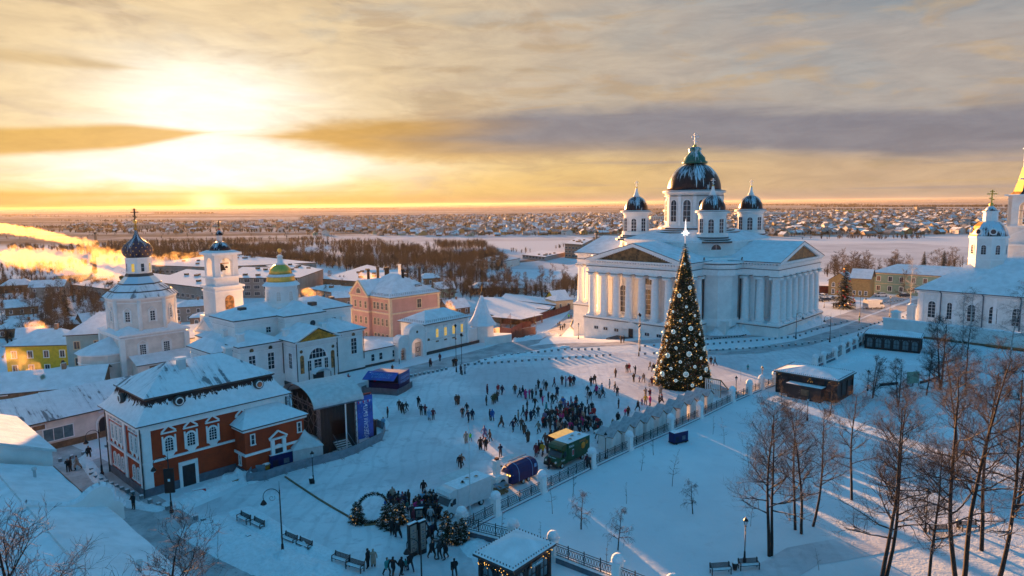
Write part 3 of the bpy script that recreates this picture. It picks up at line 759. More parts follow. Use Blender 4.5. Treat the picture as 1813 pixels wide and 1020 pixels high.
# ------------------------------------------------------------------ white church with the gilded low dome (left middle)
def church_gold():
    O = Vector((-36.2, 124.2, 0))
    t = thing('church', 'long white church with gilded low dome and arched porch on the square', 'church', O, TH)
    # local: x along the front (b), y into the block (-a)
    w = MB(); P = 'plaster'
    w.box(-4.1, 4.1, 0, 8, 0, 8.6, P, bot=False)                    # porch block
    w.box(4.1, 12.8, 4, 20, 0, 8.2, P, bot=False)                   # right wing
    w.box(-12.2, -4.1, 5, 22, 0, 8.2, P, bot=False)                 # left wing
    w.box(-15.5, -12.2, 8.5, 18.5, 0, 7.2, P, bot=False)
    w.box(-4, 6, 7, 22, 0, 8.3, P, bot=False)
    w.box(-11, 13.6, 9.3, 18.6, 8, 12.2, P, bot=False); w.box(-2.6, 5.6, 6.6, 21, 8, 12.22, P, bot=False)
    obj('wall', w, t)
    bs = MB(); bs.box(-4.3, 4.3, -.2, 8, 0, .7, 'gutter', bot=False); bs.box(4.1, 13, 3.8, 20, 0, 2.1, 'plaster', 'drift', bot=False); bs.box(-12.4, -4.1, 4.8, 20, 0, 2.1, 'plaster', 'drift', bot=False); bs.box(4.1, 13.05, 3.75, 20, 0, .35, 'gutter', bot=False)
    obj('plinth', bs, t)
    co = MB()
    for (a, b, c, d, z) in ((-4.1, 4.1, 0, 8, 8.3), (4.1, 12.8, 4, 20, 7.9), (-12.2, -4.1, 5, 22, 7.9), (-15.5, -12.2, 8.5, 18.5, 6.9), (-11, 13.6, 9.3, 18.6, 11.9), (-2.6, 5.6, 6.6, 21, 11.93)):
        co.box(a - .3, b + .3, c - .3, d + .3, z, z + .3, 'trim'); co.box(a - .08, b + .08, c - .08, d + .08, z - .95, z - .8, 'trim', 'gutter')
    obj('cornice', co, t)
    r = MB(); R = 'roof_clean'
    # porch gable (ridge into the building)
    r.T = Matrix.Rotation(pi / 2, 4, 'Z'); r.gable(-.6, 7, -4.8, 4.8, 8.6, 10.9, R, None, .15, .1); r.T = Matrix.Identity(4)
    r.hip(4.1, 13.2, 3.7, 14, 8.25, 10.4, R, 4.2, .3); r.hip(-12.6, -4.3, 4.7, 14, 8.25, 10.4, R, 4.0, .3)
    r.hip(-15.9, -11.5, 8.3, 18.7, 7.2, 9.0, R, 2.5, .2, axis='y')
    r.hip(4.1, 13.2, 12, 22.4, 8.25, 10.2, R, 4, .3); r.hip(-12.6, -4.3, 12, 22.4, 8.25, 10.2, R, 4, .3)
    r.hip(-11, 13.6, 9.3, 18.6, 12.25, 14.6, R, 5, .45); r.hip(-2.6, 5.6, 6.6, 21, 12.3, 14.75, R, 3.9, .45, axis='y')
    obj('roof', r, t)
    g = MB(); g.face([(3.9, -.62, 8.62), (-3.9, -.62, 8.62), (0, -.62, 10.55)][::-1], 'gold_paint')
    obj('tympanum', g, t)
    pe = MB(); pe.bar((-4.7, -.66, 8.7), (0, -.66, 10.95), .3, .2, 'trim'); pe.bar((4.7, -.66, 8.7), (0, -.66, 10.95), .3, .2, 'trim'); pe.box(-4.7, 4.7, -.7, 0, 8.35, 8.6, 'trim'); obj('pediment', pe, t)
    # porch front
    win(t, 0, 0, 5.1, S, 3.6, 1.8, True, 'trim', 'glass', (4, 1), .3)
    for x, ww in ((-1.75, .75), (0, 1.5), (1.75, .75)): win(t, x, 0, 2.9, S, ww, 2.0, False, 'trim', 'glass', (1, 2), .1)
    for x in (-3.2, 3.2): ic = MB(); ic.face([(a + x, -.03, b + 2.6) for a, b in archpts(.8, 3.4)], 'icon'); obj('icon_panel', ic, t)
    for x in (-3.3, 3.3):
        d_ = MB(); disc(d_, x, 0, 6.7, S, .32, 'fresco'); obj('medallion', d_, t)
    dp = MB(); dp.box(-1.1, 1.1, -.12, .1, 0, 2.3, 'dark'); obj('door', dp, t)
    cn = MB()
    for k in range(8):
        a, b = pi * k / 8, pi * (k + 1) / 8; cn.face([(1.6*cos(a), -1.8, 2.4+.9*sin(a)), (1.6*cos(b), -1.8, 2.4+.9*sin(b)), (1.6*cos(b), 0, 2.4+.9*sin(b)), (1.6*cos(a), 0, 2.4+.9*sin(a))], 'drift')
    for x in (-1.6, 1.6): cn.bar((x, -1.7, 0), (x, -1.7, 2.5), .1, .1, 'iron')
    for x in (-2.6, 2.7): cn.bar((x, -1.2, 0), (x, -1.2, 4.6), .14, .1, 'iron')
    obj('canopy', cn, t)
    for x in (6.2, 10.6):
        win(t, x, 4, 3.5, S, 1.25, 3.1, False, 'trim', 'glass', (1, 3), .12)
    for x in (-6.6, -10.2): win(t, x, 5, 3.4, S, 1.2, 3.0, False, 'trim', 'glass', (1, 3), .12)
    win(t, -4.1, 2.4, 3.4, W_, 1.1, 2.8, False, 'trim', 'glass', (1, 3), .12)
    for x, y in ((6.2, 4), (10.6, 4), (-6.6, 5), (-10.2, 5)):
        d_ = MB(); disc(d_, x, y, 7.35, S, .4, 'fresco'); obj('medallion', d_, t)
    for y in (10.5, 16.5): win(t, -15.5, y, 2.6, W_, 1.1, 2.4, True, 'trim', 'glass', (1, 2), .12)
    for x in (-8.5, -4.6, 9.6): win(t, x, 9.3, 9.4, S, .9, 1.0, False, 'trim', 'glass', (1, 1), .12)
    win(t, -1, 6.6, 9.3, S, .9, 1.0, False, 'trim', 'glass', (1, 1), .12)
    d_ = MB(); disc(d_, 3.2, 6.6, 10.4, S, .6, 'glass', d=.05); obj('round_window', d_, t)
    for x, y in ((-11.4, 6.5), (-3.6, 4.6), (4.4, 5), (11.6, 9.0), (-11.2, 13)):
        ch = MB(); ch.box(x - .5, x + .5, y - .5, y + .5, 8.8, 10.3, 'plaster'); ch.box(x - .62, x + .62, y - .62, y + .62, 10.3, 10.5, 'drift'); obj('chimney', ch, t)
    # drum and gilt dome
    dx, dy = .5 + .3, 13.6; q = MB(); q.lathe([(4.3, 13.2), (4.3, 14.2), (3.55, 14.4), (3.5, 14.6), (3.5, 18.0), (3.8, 18.3)], 32, 'plaster'); dr = obj('drum', q, t, (dx, dy, 1.85)); dr.scale = (.86, .86, .86)
    for k in range(8): a = k * pi / 4 + .1; win(dr, 3.5 * cos(a), 3.5 * sin(a), 15.0, a, .95, 2.1, True, 'trim', 'plaster_old', (1, 3), .12)
    q = MB(); q.lathe([(4.2, 18.3), (4.15, 18.45), (3.3, 19.2)], 16, 'roof_clean', smooth=False); obj('skirt', q, dr)
    q = MB(); q.lathe([(3.1, 19.15), (3.2, 19.5), (2.95, 20.3), (2.95, 20.35)], 24, 'gold'); q.lathe([(3.2, 20.35), (2.6, 20.9)], 24, 'drift'); q.lathe([(2.6, 20.9), (2.3, 21.9), (1.5, 22.8), (.9, 23.1)], 24, 'gold'); obj('dome', q, dr)
    q = MB(); q.lathe([(1.1, 23.0), (.75, 23.5), (.62, 23.6), (.6, 24.7), (.8, 24.8), (.3, 25.3)], 14, 'trim'); q.ball((0, 0, 26.2), .5, 'gold', 12, 7); obj('lantern', q, dr)
    vb = MB(); vb.box(4.6, 6.0, 9.4, 10.6, 13.3, 14.0, 'gutter'); vb.box(-8.5, -7.3, 12, 13.3, 13.4, 14.2, 'gutter'); vb.box(12, 13, 14, 15, 13.2, 13.9, 'gutter'); obj('roof_hatch', vb, t)
    dp = MB()
    for (x, y, z) in ((4.0, 3.9, 8.2), (12.9, 3.9, 8.2), (-4.2, 4.9, 8.2), (-4.25, -.1, 8.3), (4.25, -.1, 8.3)): dp.tube((x, y, 0), (x, y, z), .09, .09, 5, 'gutter')
    obj('downpipe', dp, t)
    # low annex to the right towards the gate
    t2 = thing('annex_building', 'low white one-storey annex with snowy roof between the gilded-dome church and the gate', 'annex', O + XD.to_3d() * 12.8 + YD.to_3d() * 4.2, TH)
    w = MB(); w.box(.1, 9.2, 0, 6, 0, 3.4, 'plaster', bot=False); obj('wall', w, t2)
    w = MB(); w.box(.1, 9.25, -.06, 0, 0, .5, 'gutter', bot=False); obj('plinth', w, t2)
    w = MB(); w.hip(.4, 9.2, 0, 6, 3.4, 4.7, 'roof_clean', 2.8, .35, axis='x'); obj('roof', w, t2)
    for x in (2.4, 4.4, 7.8): win(t2, x, 0, 1.1, S, .8, 1.4, False, 'trim', 'glass', (0, 1), .1)
    q = MB(); q.box(8.9, 9.1, -.09, -.03, 2.0, 2.4, 'green_roof'); obj('sign_plate', q, t2)
church_gold()

def bell_tower():
    t = thing('bell_tower', 'slender white bell tower with two arched tiers behind the gilded-dome church', 'bell tower', (-60.6, 142.0, -2), TH)
    w = MB()
    w.box(-3.6, 3.6, -3.6, 3.6, 0, 12.6, 'plaster', bot=False); w.box(-4.6, 4.6, -4.2, 4.2, 0, 9.2, 'plaster', bot=False)
    w.box(-2.9, 2.9, -2.9, 2.9, 12.2, 18.6, 'plaster'); obj('wall', w, t)
    pe = MB()
    for ax in range(4):
        pe.T = Matrix.Rotation(ax * pi / 2, 4, 'Z')
        pe.bar((-4.6, -4.3, 9.2), (0, -4.3, 12.2), .4, .3, 'trim'); pe.bar((4.6, -4.3, 9.2), (0, -4.3, 12.2), .4, .3, 'trim')
        pe.face([(-4.4, -4.2, 9.2), (4.4, -4.2, 9.2), (0, -4.2, 11.9)], 'plaster'); pe.box(-4.8, 4.8, -4.5, -3.6, 9.0, 9.3, 'trim', 'drift')
        pe.face([(-4.8, -4.5, 9.35), (0, -4.5, 12.5), (0, 0, 12.5), (-4.8, 0, 9.35)][::-1], 'drift'); pe.face([(4.8, -4.5, 9.35), (0, -4.5, 12.5), (0, 0, 12.5), (4.8, 0, 9.35)], 'drift')
    obj('pediment', pe, t)
    c = MB()
    for (o, a, b, m) in ((3.3, 18.5, 18.9, 'drift'), (3.1, 17.6, 17.9, None), (3.0, 20.4, 20.8, 'drift'), (3.05, 12.9, 13.1, None), (3.1, 25.2, 25.7, 'drift')): c.box(-o, o, -o, o, a, b, 'trim', m)
    obj('cornice', c, t)
    # open belfry: four corner piers, arched heads
    p = MB(); r = 2.45
    p.box(-r, r, -r, r, 18.9, 20.4, 'plaster')
    for sx in (-1, 1):
        for sy in (-1, 1):
            p.box(min(sx*r, sx*1.35), max(sx*r, sx*1.35), min(sy*r, sy*1.35), max(sy*r, sy*1.35), 20.4, 25.3, 'plaster')
    for ax in range(4):
        p.T = Matrix.Rotation(ax * pi / 2, 4, 'Z'); K = 10
        for k in range(K):
            a, b = pi * k / K, pi * (k + 1) / K; xa, xb = 1.3 * cos(a), 1.3 * cos(b); za, zb_ = 23.4 + 1.2 * sin(a), 23.4 + 1.2 * sin(b)
            p.face([(xa, -r + .01, za), (xb, -r + .01, zb_), (xb, -r + .01, 25.3), (xa, -r + .01, 25.3)], 'plaster'); p.face([(xa, -r + .01, za), (xb, -r + .01, zb_), (xb, -1.3, zb_), (xa, -1.3, za)], 'plaster')
        p.box(-1.5, -1.3, -r - .06, -1.4, 20.5, 23.5, 'trim'); p.box(1.3, 1.5, -r - .06, -1.4, 20.5, 23.5, 'trim')
    obj('belfry', p, t)
    b = MB(); b.lathe([(.9, 21.9), (.75, 22.2), (.5, 22.9), (.2, 23.2)], 12, 'iron'); b.box(-1.6, 1.6, -.08, .08, 23.2, 23.4, 'wood'); b.lathe([(.3, 22.3), (.2, 22.7)], 8, 'iron', 1.1, 0); obj('bell', b, t)
    i = MB(); i.face([(a, -2.96, b_ + 14.0) for a, b_ in archpts(1.9, 2.9)], 'icon'); obj('icon_panel', i, t)
    rf = MB(); rf.frustum([(-3.2,-3.2),(3.2,-3.2),(3.2,3.2),(-3.2,3.2)], 25.7, [(-2.2,-2.2),(2.2,-2.2),(2.2,2.2),(-2.2,2.2)], 26.2, 'roof_clean')
    rf.lathe([(2.35, 26.2), (2.2, 26.9), (1.5, 27.9), (.8, 28.4)], 24, 'dome_dark'); rf.lathe([(.62, 28.3), (.6, 29.9), (.8, 30)], 12, 'trim'); rf.lathe([(.85, 30), (.8, 30.5), (.35, 31.1), (.1, 31.5)], 14, 'dome_dark'); rf.ball((0, 0, 31.7), .3, 'red_plastic', 8, 5)
    ro = obj('roof', rf, t, (0, 0, 5.14)); ro.scale = (.92, .92, .8); cross(t, 0, 0, 30.4, 1.9, 'iron')
bell_tower()

def church_drum():
    O = Vector((-76.0, 130.6, 0))
    t = thing('church', 'tall white church with octagonal tier and starred purple onion dome', 'church', O, TH)
    w = MB(); w.box(0, 12.2, 0, 12.2, 0, 8.2, 'plaster_old', bot=False); obj('wall', w, t)
    pl = MB()
    for (x, y) in ((0, 0), (12.2, 0), (0, 12.2), (12.2, 12.2)):
        pl.box(x - .45, x + .45, y - .45, y + .45, 0, 7.6, 'plaster')
    obj('pilaster', pl, t)
    c = MB(); c.box(-.35, 12.55, -.35, 12.55, 7.5, 7.8, 'trim'); c.box(-.6, 12.8, -.6, 12.8, 8.0, 8.35, 'trim', 'roof_clean'); obj('cornice', c, t)
    r = MB(); r.frustum([(-.7,-.7),(12.9,-.7),(12.9,12.9),(-.7,12.9)], 8.36, [(3,3),(9.2,3),(9.2,9.2),(3,9.2)], 10.2, 'roof_snow')
    obj('roof', r, t)
    cx, cy = 6.1, 6.1; a8 = pi / 8
    o = MB(); o.prism(poly(8, 6.15, cx, cy, a8), 8.4, 15.3, 'plaster_old'); oc = obj('octagon', o, t)
    q = MB(); q.prism(poly(8, 6.6, cx, cy, a8), 14.9, 15.35, 'plaster', None, True); q.prism(poly(8, 6.3, cx, cy, a8), 14.2, 14.4, 'plaster', None, True); obj('cornice', q, oc)
    for k in range(8):
        a = a8 + k * pi / 4; q = MB(); q.lathe([(.4, 8.4), (.4, 14.9)], 8, 'plaster', cx + 6.1 * cos(a), cy + 6.1 * sin(a)); obj('pilaster', q, oc)
        a = k * pi / 4; rr = 6.15 * cos(a8) + .01
        win(oc, cx + rr * cos(a), cy + rr * sin(a), 10.6, a, .85, 1.9, False, 'plaster', 'glass', (1, 3), .12, 'kok')
    q = MB()
    q.frustum(poly(8, 7.0, cx, cy, a8), 15.3, poly(8, 5.9, cx, cy, a8), 16.3, 'roof_patchy', 'gutter'); q.frustum(poly(8, 5.6, cx, cy, a8), 16.5, poly(8, 4.0, cx, cy, a8), 17.7, 'roof_patchy', 'gutter')
    q.prism(poly(8, 5.75, cx, cy, a8), 16.2, 16.5, 'gutter'); q.frustum(poly(8, 3.9, cx, cy, a8), 17.9, poly(8, 2.7, cx, cy, a8), 19.2, 'dome_patch', 'gutter'); q.prism(poly(8, 4.05, cx, cy, a8), 17.6, 17.9, 'gutter')
    q.frustum(poly(8, 2.7, cx, cy, a8), 19.2, poly(8, 2.4, cx, cy, a8), 19.8, 'gutter'); obj('tiered_roof', q, t)
    q = MB(); q.prism(poly(8, 2.35, cx, cy, a8), 19.2, 22.9, 'plaster'); q.prism(poly(8, 2.5, cx, cy, a8), 22.7, 23.02, 'trim', None, True); dr = obj('drum', q, t)
    for k in range(8): a = k * pi / 4; rr = 2.35 * cos(a8) + .01; win(dr, cx + rr * cos(a), cy + rr * sin(a), 20.2, a, .62, 1.6, False, 'trim', 'lit_glass' if k in (2, 3, 4, 5, 6, 1, 7, 0) and k % 2 else 'glass', (0, 1), .12)
    q = MB(); prof = [(2.1, 24.3), (2.65, 24.8), (2.88, 25.5), (2.8, 26.2), (2.3, 27.0), (1.5, 27.6), (.8, 28.2), (.42, 29.0), (.25, 29.8)]
    q.lathe(prof, 28, 'purple_dome', cx, cy); dm = obj('onion_dome', q, t, (0, 0, -1.3))
    st = MB()
    for i, (rr, z) in enumerate(((2.76, 25.0), (2.9, 25.7), (2.72, 26.4), (2.22, 27.1))):
        for k in range(16):
            a = 2 * pi * (k + .5 * (i % 2)) / 16
            st.T = Matrix.Translation((cx + rr * cos(a), cy + rr * sin(a), z)) @ Matrix.Rotation(a, 4, 'Z')
            pts = [(.03, (.16 if j % 2 == 0 else .07) * cos(j * pi / 5 + pi/2), (.16 if j % 2 == 0 else .07) * sin(j * pi / 5 + pi/2)) for j in range(10)]
            st.face(pts, 'gold')
    tag(obj('gold_star', st, dm), kind='stuff')
    q = MB(); q.lathe([(.2, 29.6), (.3, 29.9), (.15, 30.3), (.32, 30.7), (.1, 31.1), (.06, 31.4)], 10, 'gold_paint', cx, cy); obj('finial', q, t, (0, 0, -1.3)); cross(t, cx, cy, 29.9, 3.0, 'iron')
    for x in (3.7, 8.2): win(t, x, 0, 3.6, S, 1.1, 2.4, False, 'plaster', 'glass', (2, 5), .18, 'kok')
    win(t, 0, 8, 3.6, W_, 1.1, 2.4, False, 'plaster', 'glass', (2, 5), .18, 'kok')
    # apse on the left with conical roof
    q = MB(); q.prism(poly(12, 5.0, -1.0, 6.0, pi / 12), 0, 4.9, 'plaster_old'); q.prism(poly(12, 5.2, -1.0, 6.0, pi / 12), 4.6, 4.95, 'trim', None, True); q.prism(poly(12, 5.1, -1.0, 6.0, pi / 12), 2.9, 3.1, 'trim', None, True); ap = obj('apse', q, t)
    q = MB(); q.frustum(poly(12, 5.6, -1.0, 6.0, pi / 12), 4.9, poly(12, .2, 0, 6.0, pi / 12), 7.6, 'roof_clean'); obj('apse_roof', q, ap)
    win(ap, -1 - 5.0 * cos(pi/12) * cos(1.05), 6 - 5.0 * cos(pi/12) * sin(1.05), 1.2, pi + 1.05, .8, 1.3, True, 'plaster', 'glass', (1, 1), .12)
    # lean-to on the near side
    q = MB(); q.box(1.5, 13.5, -3.4, 0, 0, 2.7, 'plaster_old', bot=False); q.box(3.5, 12.5, -3.45, -3.38, .4, 2.2, 'brown_wall'); ln = obj('lean_to', q, t)
    q = MB(); q.face([(1.0, -4.0, 2.75), (14, -4.0, 2.75), (14, 0, 4.1), (1.0, 0, 4.1)], 'roof_clean'); q.box(1.0, 14, -4.0, -3.9, 2.6, 2.74, 'gutter'); obj('lean_to_roof', q, ln)
    q = MB(); q.tube((2.2, 3.2, 7), (2.2, 3.2, 7.9), .12, .12, 6, 'gutter'); q.box(1.95, 2.45, 3, 3.4, 7.9, 8.0, 'gutter'); obj('vent_pipe', q, ap)
church_drum()
# ------------------------------------------------------------------ red merchant house with mansard roof
def red_house():
    t = thing('red_house', 'two-storey red brick house with white baroque window surrounds and snowy mansard roof', 'house', (-42.2, 74.8, 0), TH)
    L, D = 17.6, 11.8
    w = MB(); w.box(0, L, 0, D, 0, 8.3, 'red_wall', bot=False); obj('wall', w, t)
    w = MB(); w.box(-.12, L + .12, -.12, D + .12, 0, 1.0, 'grey_plinth', bot=False); obj('plinth', w, t)
    tr = MB()
    for (x0, x1, y0, y1) in ((-.14, .95, -.14, .02), (-.14, .02, -.14, .9), (-.14, .02, 5.2, 6.0), (-.14, .02, D - .7, D + .1), (L - 1.1, L + .14, -.14, .02)): tr.box(x0, x1, y0, y1, 1.0, 8.3, 'trim')
    tr.box(-.2, L + .2, -.2, D + .2, 3.9, 4.15, 'trim', 'drift')
    obj('pilaster', tr, t)
    c = MB(); c.box(-.2, L + .2, -.2, D + .2, 7.7, 8.2, 'trim'); c.box(-.45, L + .45, -.45, D + .45, 8.2, 8.55, 'trim'); obj('cornice', c, t)
    def loop(o): return [(-o, -o), (L + o, -o), (L + o, D + o), (-o, D + o)]
    r = MB(); pr = [(.75, 8.62), (.25, 9.0), (-.3, 9.6), (-.8, 10.35), (-1.1, 11.1)]
    for (o0, z0), (o1, z1) in zip(pr, pr[1:]):
        A, B = loop(o0), loop(o1)
        for i in range(4):
            j = (i + 1) % 4; r.face([(*A[i], z0), (*A[j], z0), (*B[j], z1), (*B[i], z1)], 'mansard')
    A = loop(.75)
    for i in range(4): j = (i + 1) % 4; r.face([(*A[i], 8.5), (*A[j], 8.5), (*A[j], 8.63), (*A[i], 8.63)], 'gutter')
    r.face([(*p, 8.5) for p in A[::-1]], 'gutter')
    r.box(.9, L - .9, .9, D - .9, 11.0, 11.16, 'gutter')
    obj('mansard_roof', r, t)
    r = MB(); r.hip(.9, L - .9, .9, D - .9, 11.1, 14.1, 'roof_patchy', 4.6, .12); obj('roof', r, t)
    for x, y in ((6.6, 4.6), (13.4, 6.6)):
        c = MB(); c.box(x - .42, x + .42, y - .42, y + .42, 12.2, 14.4, 'canvas'); c.box(x - .55, x + .55, y - .55, y + .55, 14.4, 14.65, 'trim', 'drift'); c.box(x-.5, x+.5, y-.5, y+.5, 12.3, 12.75, 'gutter'); obj('chimney', c, t)
    for x, y, a in ((4.5, -.1, S), (14.4, -.1, S), (-.1, 7.0, W_)):
        d = MB(); d.lathe([(.5, 0), (.62, 0), (.62, .5), (.5, .55)], 14, 'gutter'); d.lathe([(.34, .5), (.34, .58)], 14, 'glass'); d.lathe([(.48, .52), (.48, .6), (.36, .6)], 14, 'trim', cap=False)
        o = obj('dormer', d, t, (x + (.75 if a == W_ else 0), y + (.85 if a == S else 0), 10.35)); o.rotation_euler = (pi / 2, 0, a + pi / 2)
    for x in (2.9, 5.4, 8.0, 11.7): win(t, x, 0, 4.8 if x < 11 else 5.1, S, .9, 1.6 if x < 11 else 1.2, x < 8.5, 'trim', 'glass', (2, 4), .22, 'baroque')
    for y in (1.7, 3.1, 6.9, 8.3, 9.7):
        win(t, 0, y, 4.95, W_, .62, 1.75, False, 'trim', 'glass_blue', (1, 3), .2, 'baroque')
        win(t, 0, y, 1.55, W_, .6, 1.45, True, 'trim', 'glass_blue', (1, 3), .2)
    d = MB(); d.box(4.1, 5.6, -.16, 0, 0, 2.6, 'dark'); d.box(3.75, 4.1, -.22, 0, 0, 2.8, 'trim'); d.box(5.6, 5.95, -.22, 0, 0, 2.8, 'trim'); d.box(3.75, 5.95, -.22, 0, 2.6, 3.05, 'trim'); obj('door', d, t)
    for x, y in ((-.2, -.05), (-.2, D + .1), (L + .05, -.2)):
        d = MB(); d.tube((x, y - .1, 0), (x, y - .1, 8.6), .08, .08, 6, 'gutter'); obj('downpipe', d, t)
    # entrance annex
    O2 = Vector((11.2, -2.9, 0))
    a = MB(); a.box(10.6, 18.6, -2.9, 0, 0, 5.9, 'red_wall', bot=False); an = obj('annex', a, t)
    a = MB(); a.box(10.5, 18.7, -3.0, -.1, 0, .8, 'grey_plinth', bot=False); obj('plinth', a, an)
    a = MB(); a.box(10.45, 18.75, -3.05, -.1, 2.55, 2.85, 'trim', 'drift'); a.box(10.3, 18.9, -3.2, -.1, 5.65, 5.95, 'trim'); obj('cornice', a, an)
    a = MB()
    x0, x1, y0, z0, z1 = 10.1, 19.1, -3.4, 5.96, 7.7
    a.face([(x0, y0, z0+.15), (x1, y0, z0+.15), (x1 - 2.6, 0, z1), (x0 + 2.2, 0, z1)], 'roof_snow'); a.face([(x0, 0, z0+.15), (x0, y0, z0+.15), (x0 + 2.2, 0, z1)], 'roof_snow'); a.face([(x1, y0, z0+.15), (x1, 0, z0+.15), (x1 - 2.6, 0, z1)], 'roof_snow')
    a.box(x0, x1, y0, -.1, z0, z0 + .14, 'gutter'); obj('roof', a, an)
    for x in (11.6, 17.9): win(an, x, -2.9, 3.9, S, .4, 1.2, False, 'trim', 'glass', (0, 1), .12)
    win(an, 10.6, -1.4, 1.2, W_, .4, 1.2, False, 'trim', 'glass', (0, 1), .12)
    d = MB(); d.box(14.3, 15.4, -3.05, -2.9, 0, 2.5, 'dark'); d.box(13.85, 14.3, -3.2, -2.9, 0, 3.9, 'trim'); d.box(15.4, 15.85, -3.2, -2.9, 0, 3.9, 'trim'); d.box(13.7, 16.0, -3.2, -2.9, 3.75, 3.95, 'trim')
    d.bar((13.6, -3.1, 4.0), (14.85, -3.1, 4.85), .2, .2, 'trim'); d.bar((16.1, -3.1, 4.0), (14.85, -3.1, 4.85), .2, .2, 'trim')
    for k in range(8):
        p, q = pi * k / 8, pi * (k + 1) / 8; d.bar((14.85 + .62*cos(p), -3.05, 2.5 + .5*sin(p)), (14.85 + .62*cos(q), -3.05, 2.5 + .5*sin(q)), .18, .1, 'trim')
    obj('portal', d, an)
    st = MB(); st.box(13.6, 16.1, -4.3, -3.0, 0, .2, 'concrete'); st.box(13.8, 15.9, -3.9, -3.0, .2, .38, 'concrete'); obj('step', st, an)
red_house()

# ------------------------------------------------------------------ long low white house behind it
def long_house():
    a2 = atan2(.79, .62)
    t = thing('long_house', 'long low white building with shallow snow roof, shop doors and an arched gateway', 'building', (-61.2, 93.9, 0), a2)
    w = MB(); w.box(-30, 8.5, 0, 9.5, 0, 4.4, 'plaster_old', bot=False); obj('wall', w, t)
    w = MB(); w.box(-7, 4.6, -.1, 0, 0, .9, 'brown_wall', bot=False); obj('plinth', w, t)
    w = MB(); w.gable(-30, 8.5, 0, 9.5, 4.4, 7.0, 'roof_patchy', 'plaster_old', .16, .5); w.box(-9.9, -9.75, -.5, -.3, 4.3, 4.6, 'gutter'); obj('roof', w, t)
    g = MB(); pts = archpts(1.8, 3.0); g.face([(3.0 + x, -.03, z) for x, z in pts], 'dark')
    for p, q in zip(archpts(2.3, 3.3)[1:], archpts(2.3, 3.3)[2:] + [archpts(2.3, 3.3)[0]]): g.bar((3 + p[0], -.06, p[1]), (3 + q[0], -.06, q[1]), .22, .1, 'trim')
    obj('gateway', g, t)
    win(t, -3.0, 0, 1.3, S, 3.6, 1.7, False, 'trim', 'glass_blue', (2, 0), .1); win(t, -10.3, 0, 2.4, S, 1.7, 1.2, False, 'trim', 'glass', (1, 0), .1); win(t, -16.0, 0, 2.2, S, 1.7, 1.2, False, 'trim', 'glass', (1, 0), .1)
    for x, c in ((-11.2, 'brown_wall'), (-9.2, 'fence_brown'), (-14.6, 'dark')):
        d = MB(); d.box(x - .9, x + .9, -.08, .02, 0, 2.0, c); obj('door', d, t)
    for x in (-11.6, -14.4):
        d = MB(); d.box(x - .9, x + .9, -.14, 0, 2.12, 2.6, 'fence_brown'); d.box(x - .6, x + .6, -.16, -.13, 2.3, 2.42, 'white_ink'); obj('sign_board', d, t)
    d = MB(); d.box(-6.2, -4.4, -.1, 0, 3.1, 3.9, 'trim'); d.box(-6.05, -4.55, -.12, -.09, 3.2, 3.8, 'brown_wall'); d.box(2.2, 3.8, -.1, 0, 3.7, 4.1, 'green_roof'); obj('wall_plaque', d, t)
long_house()

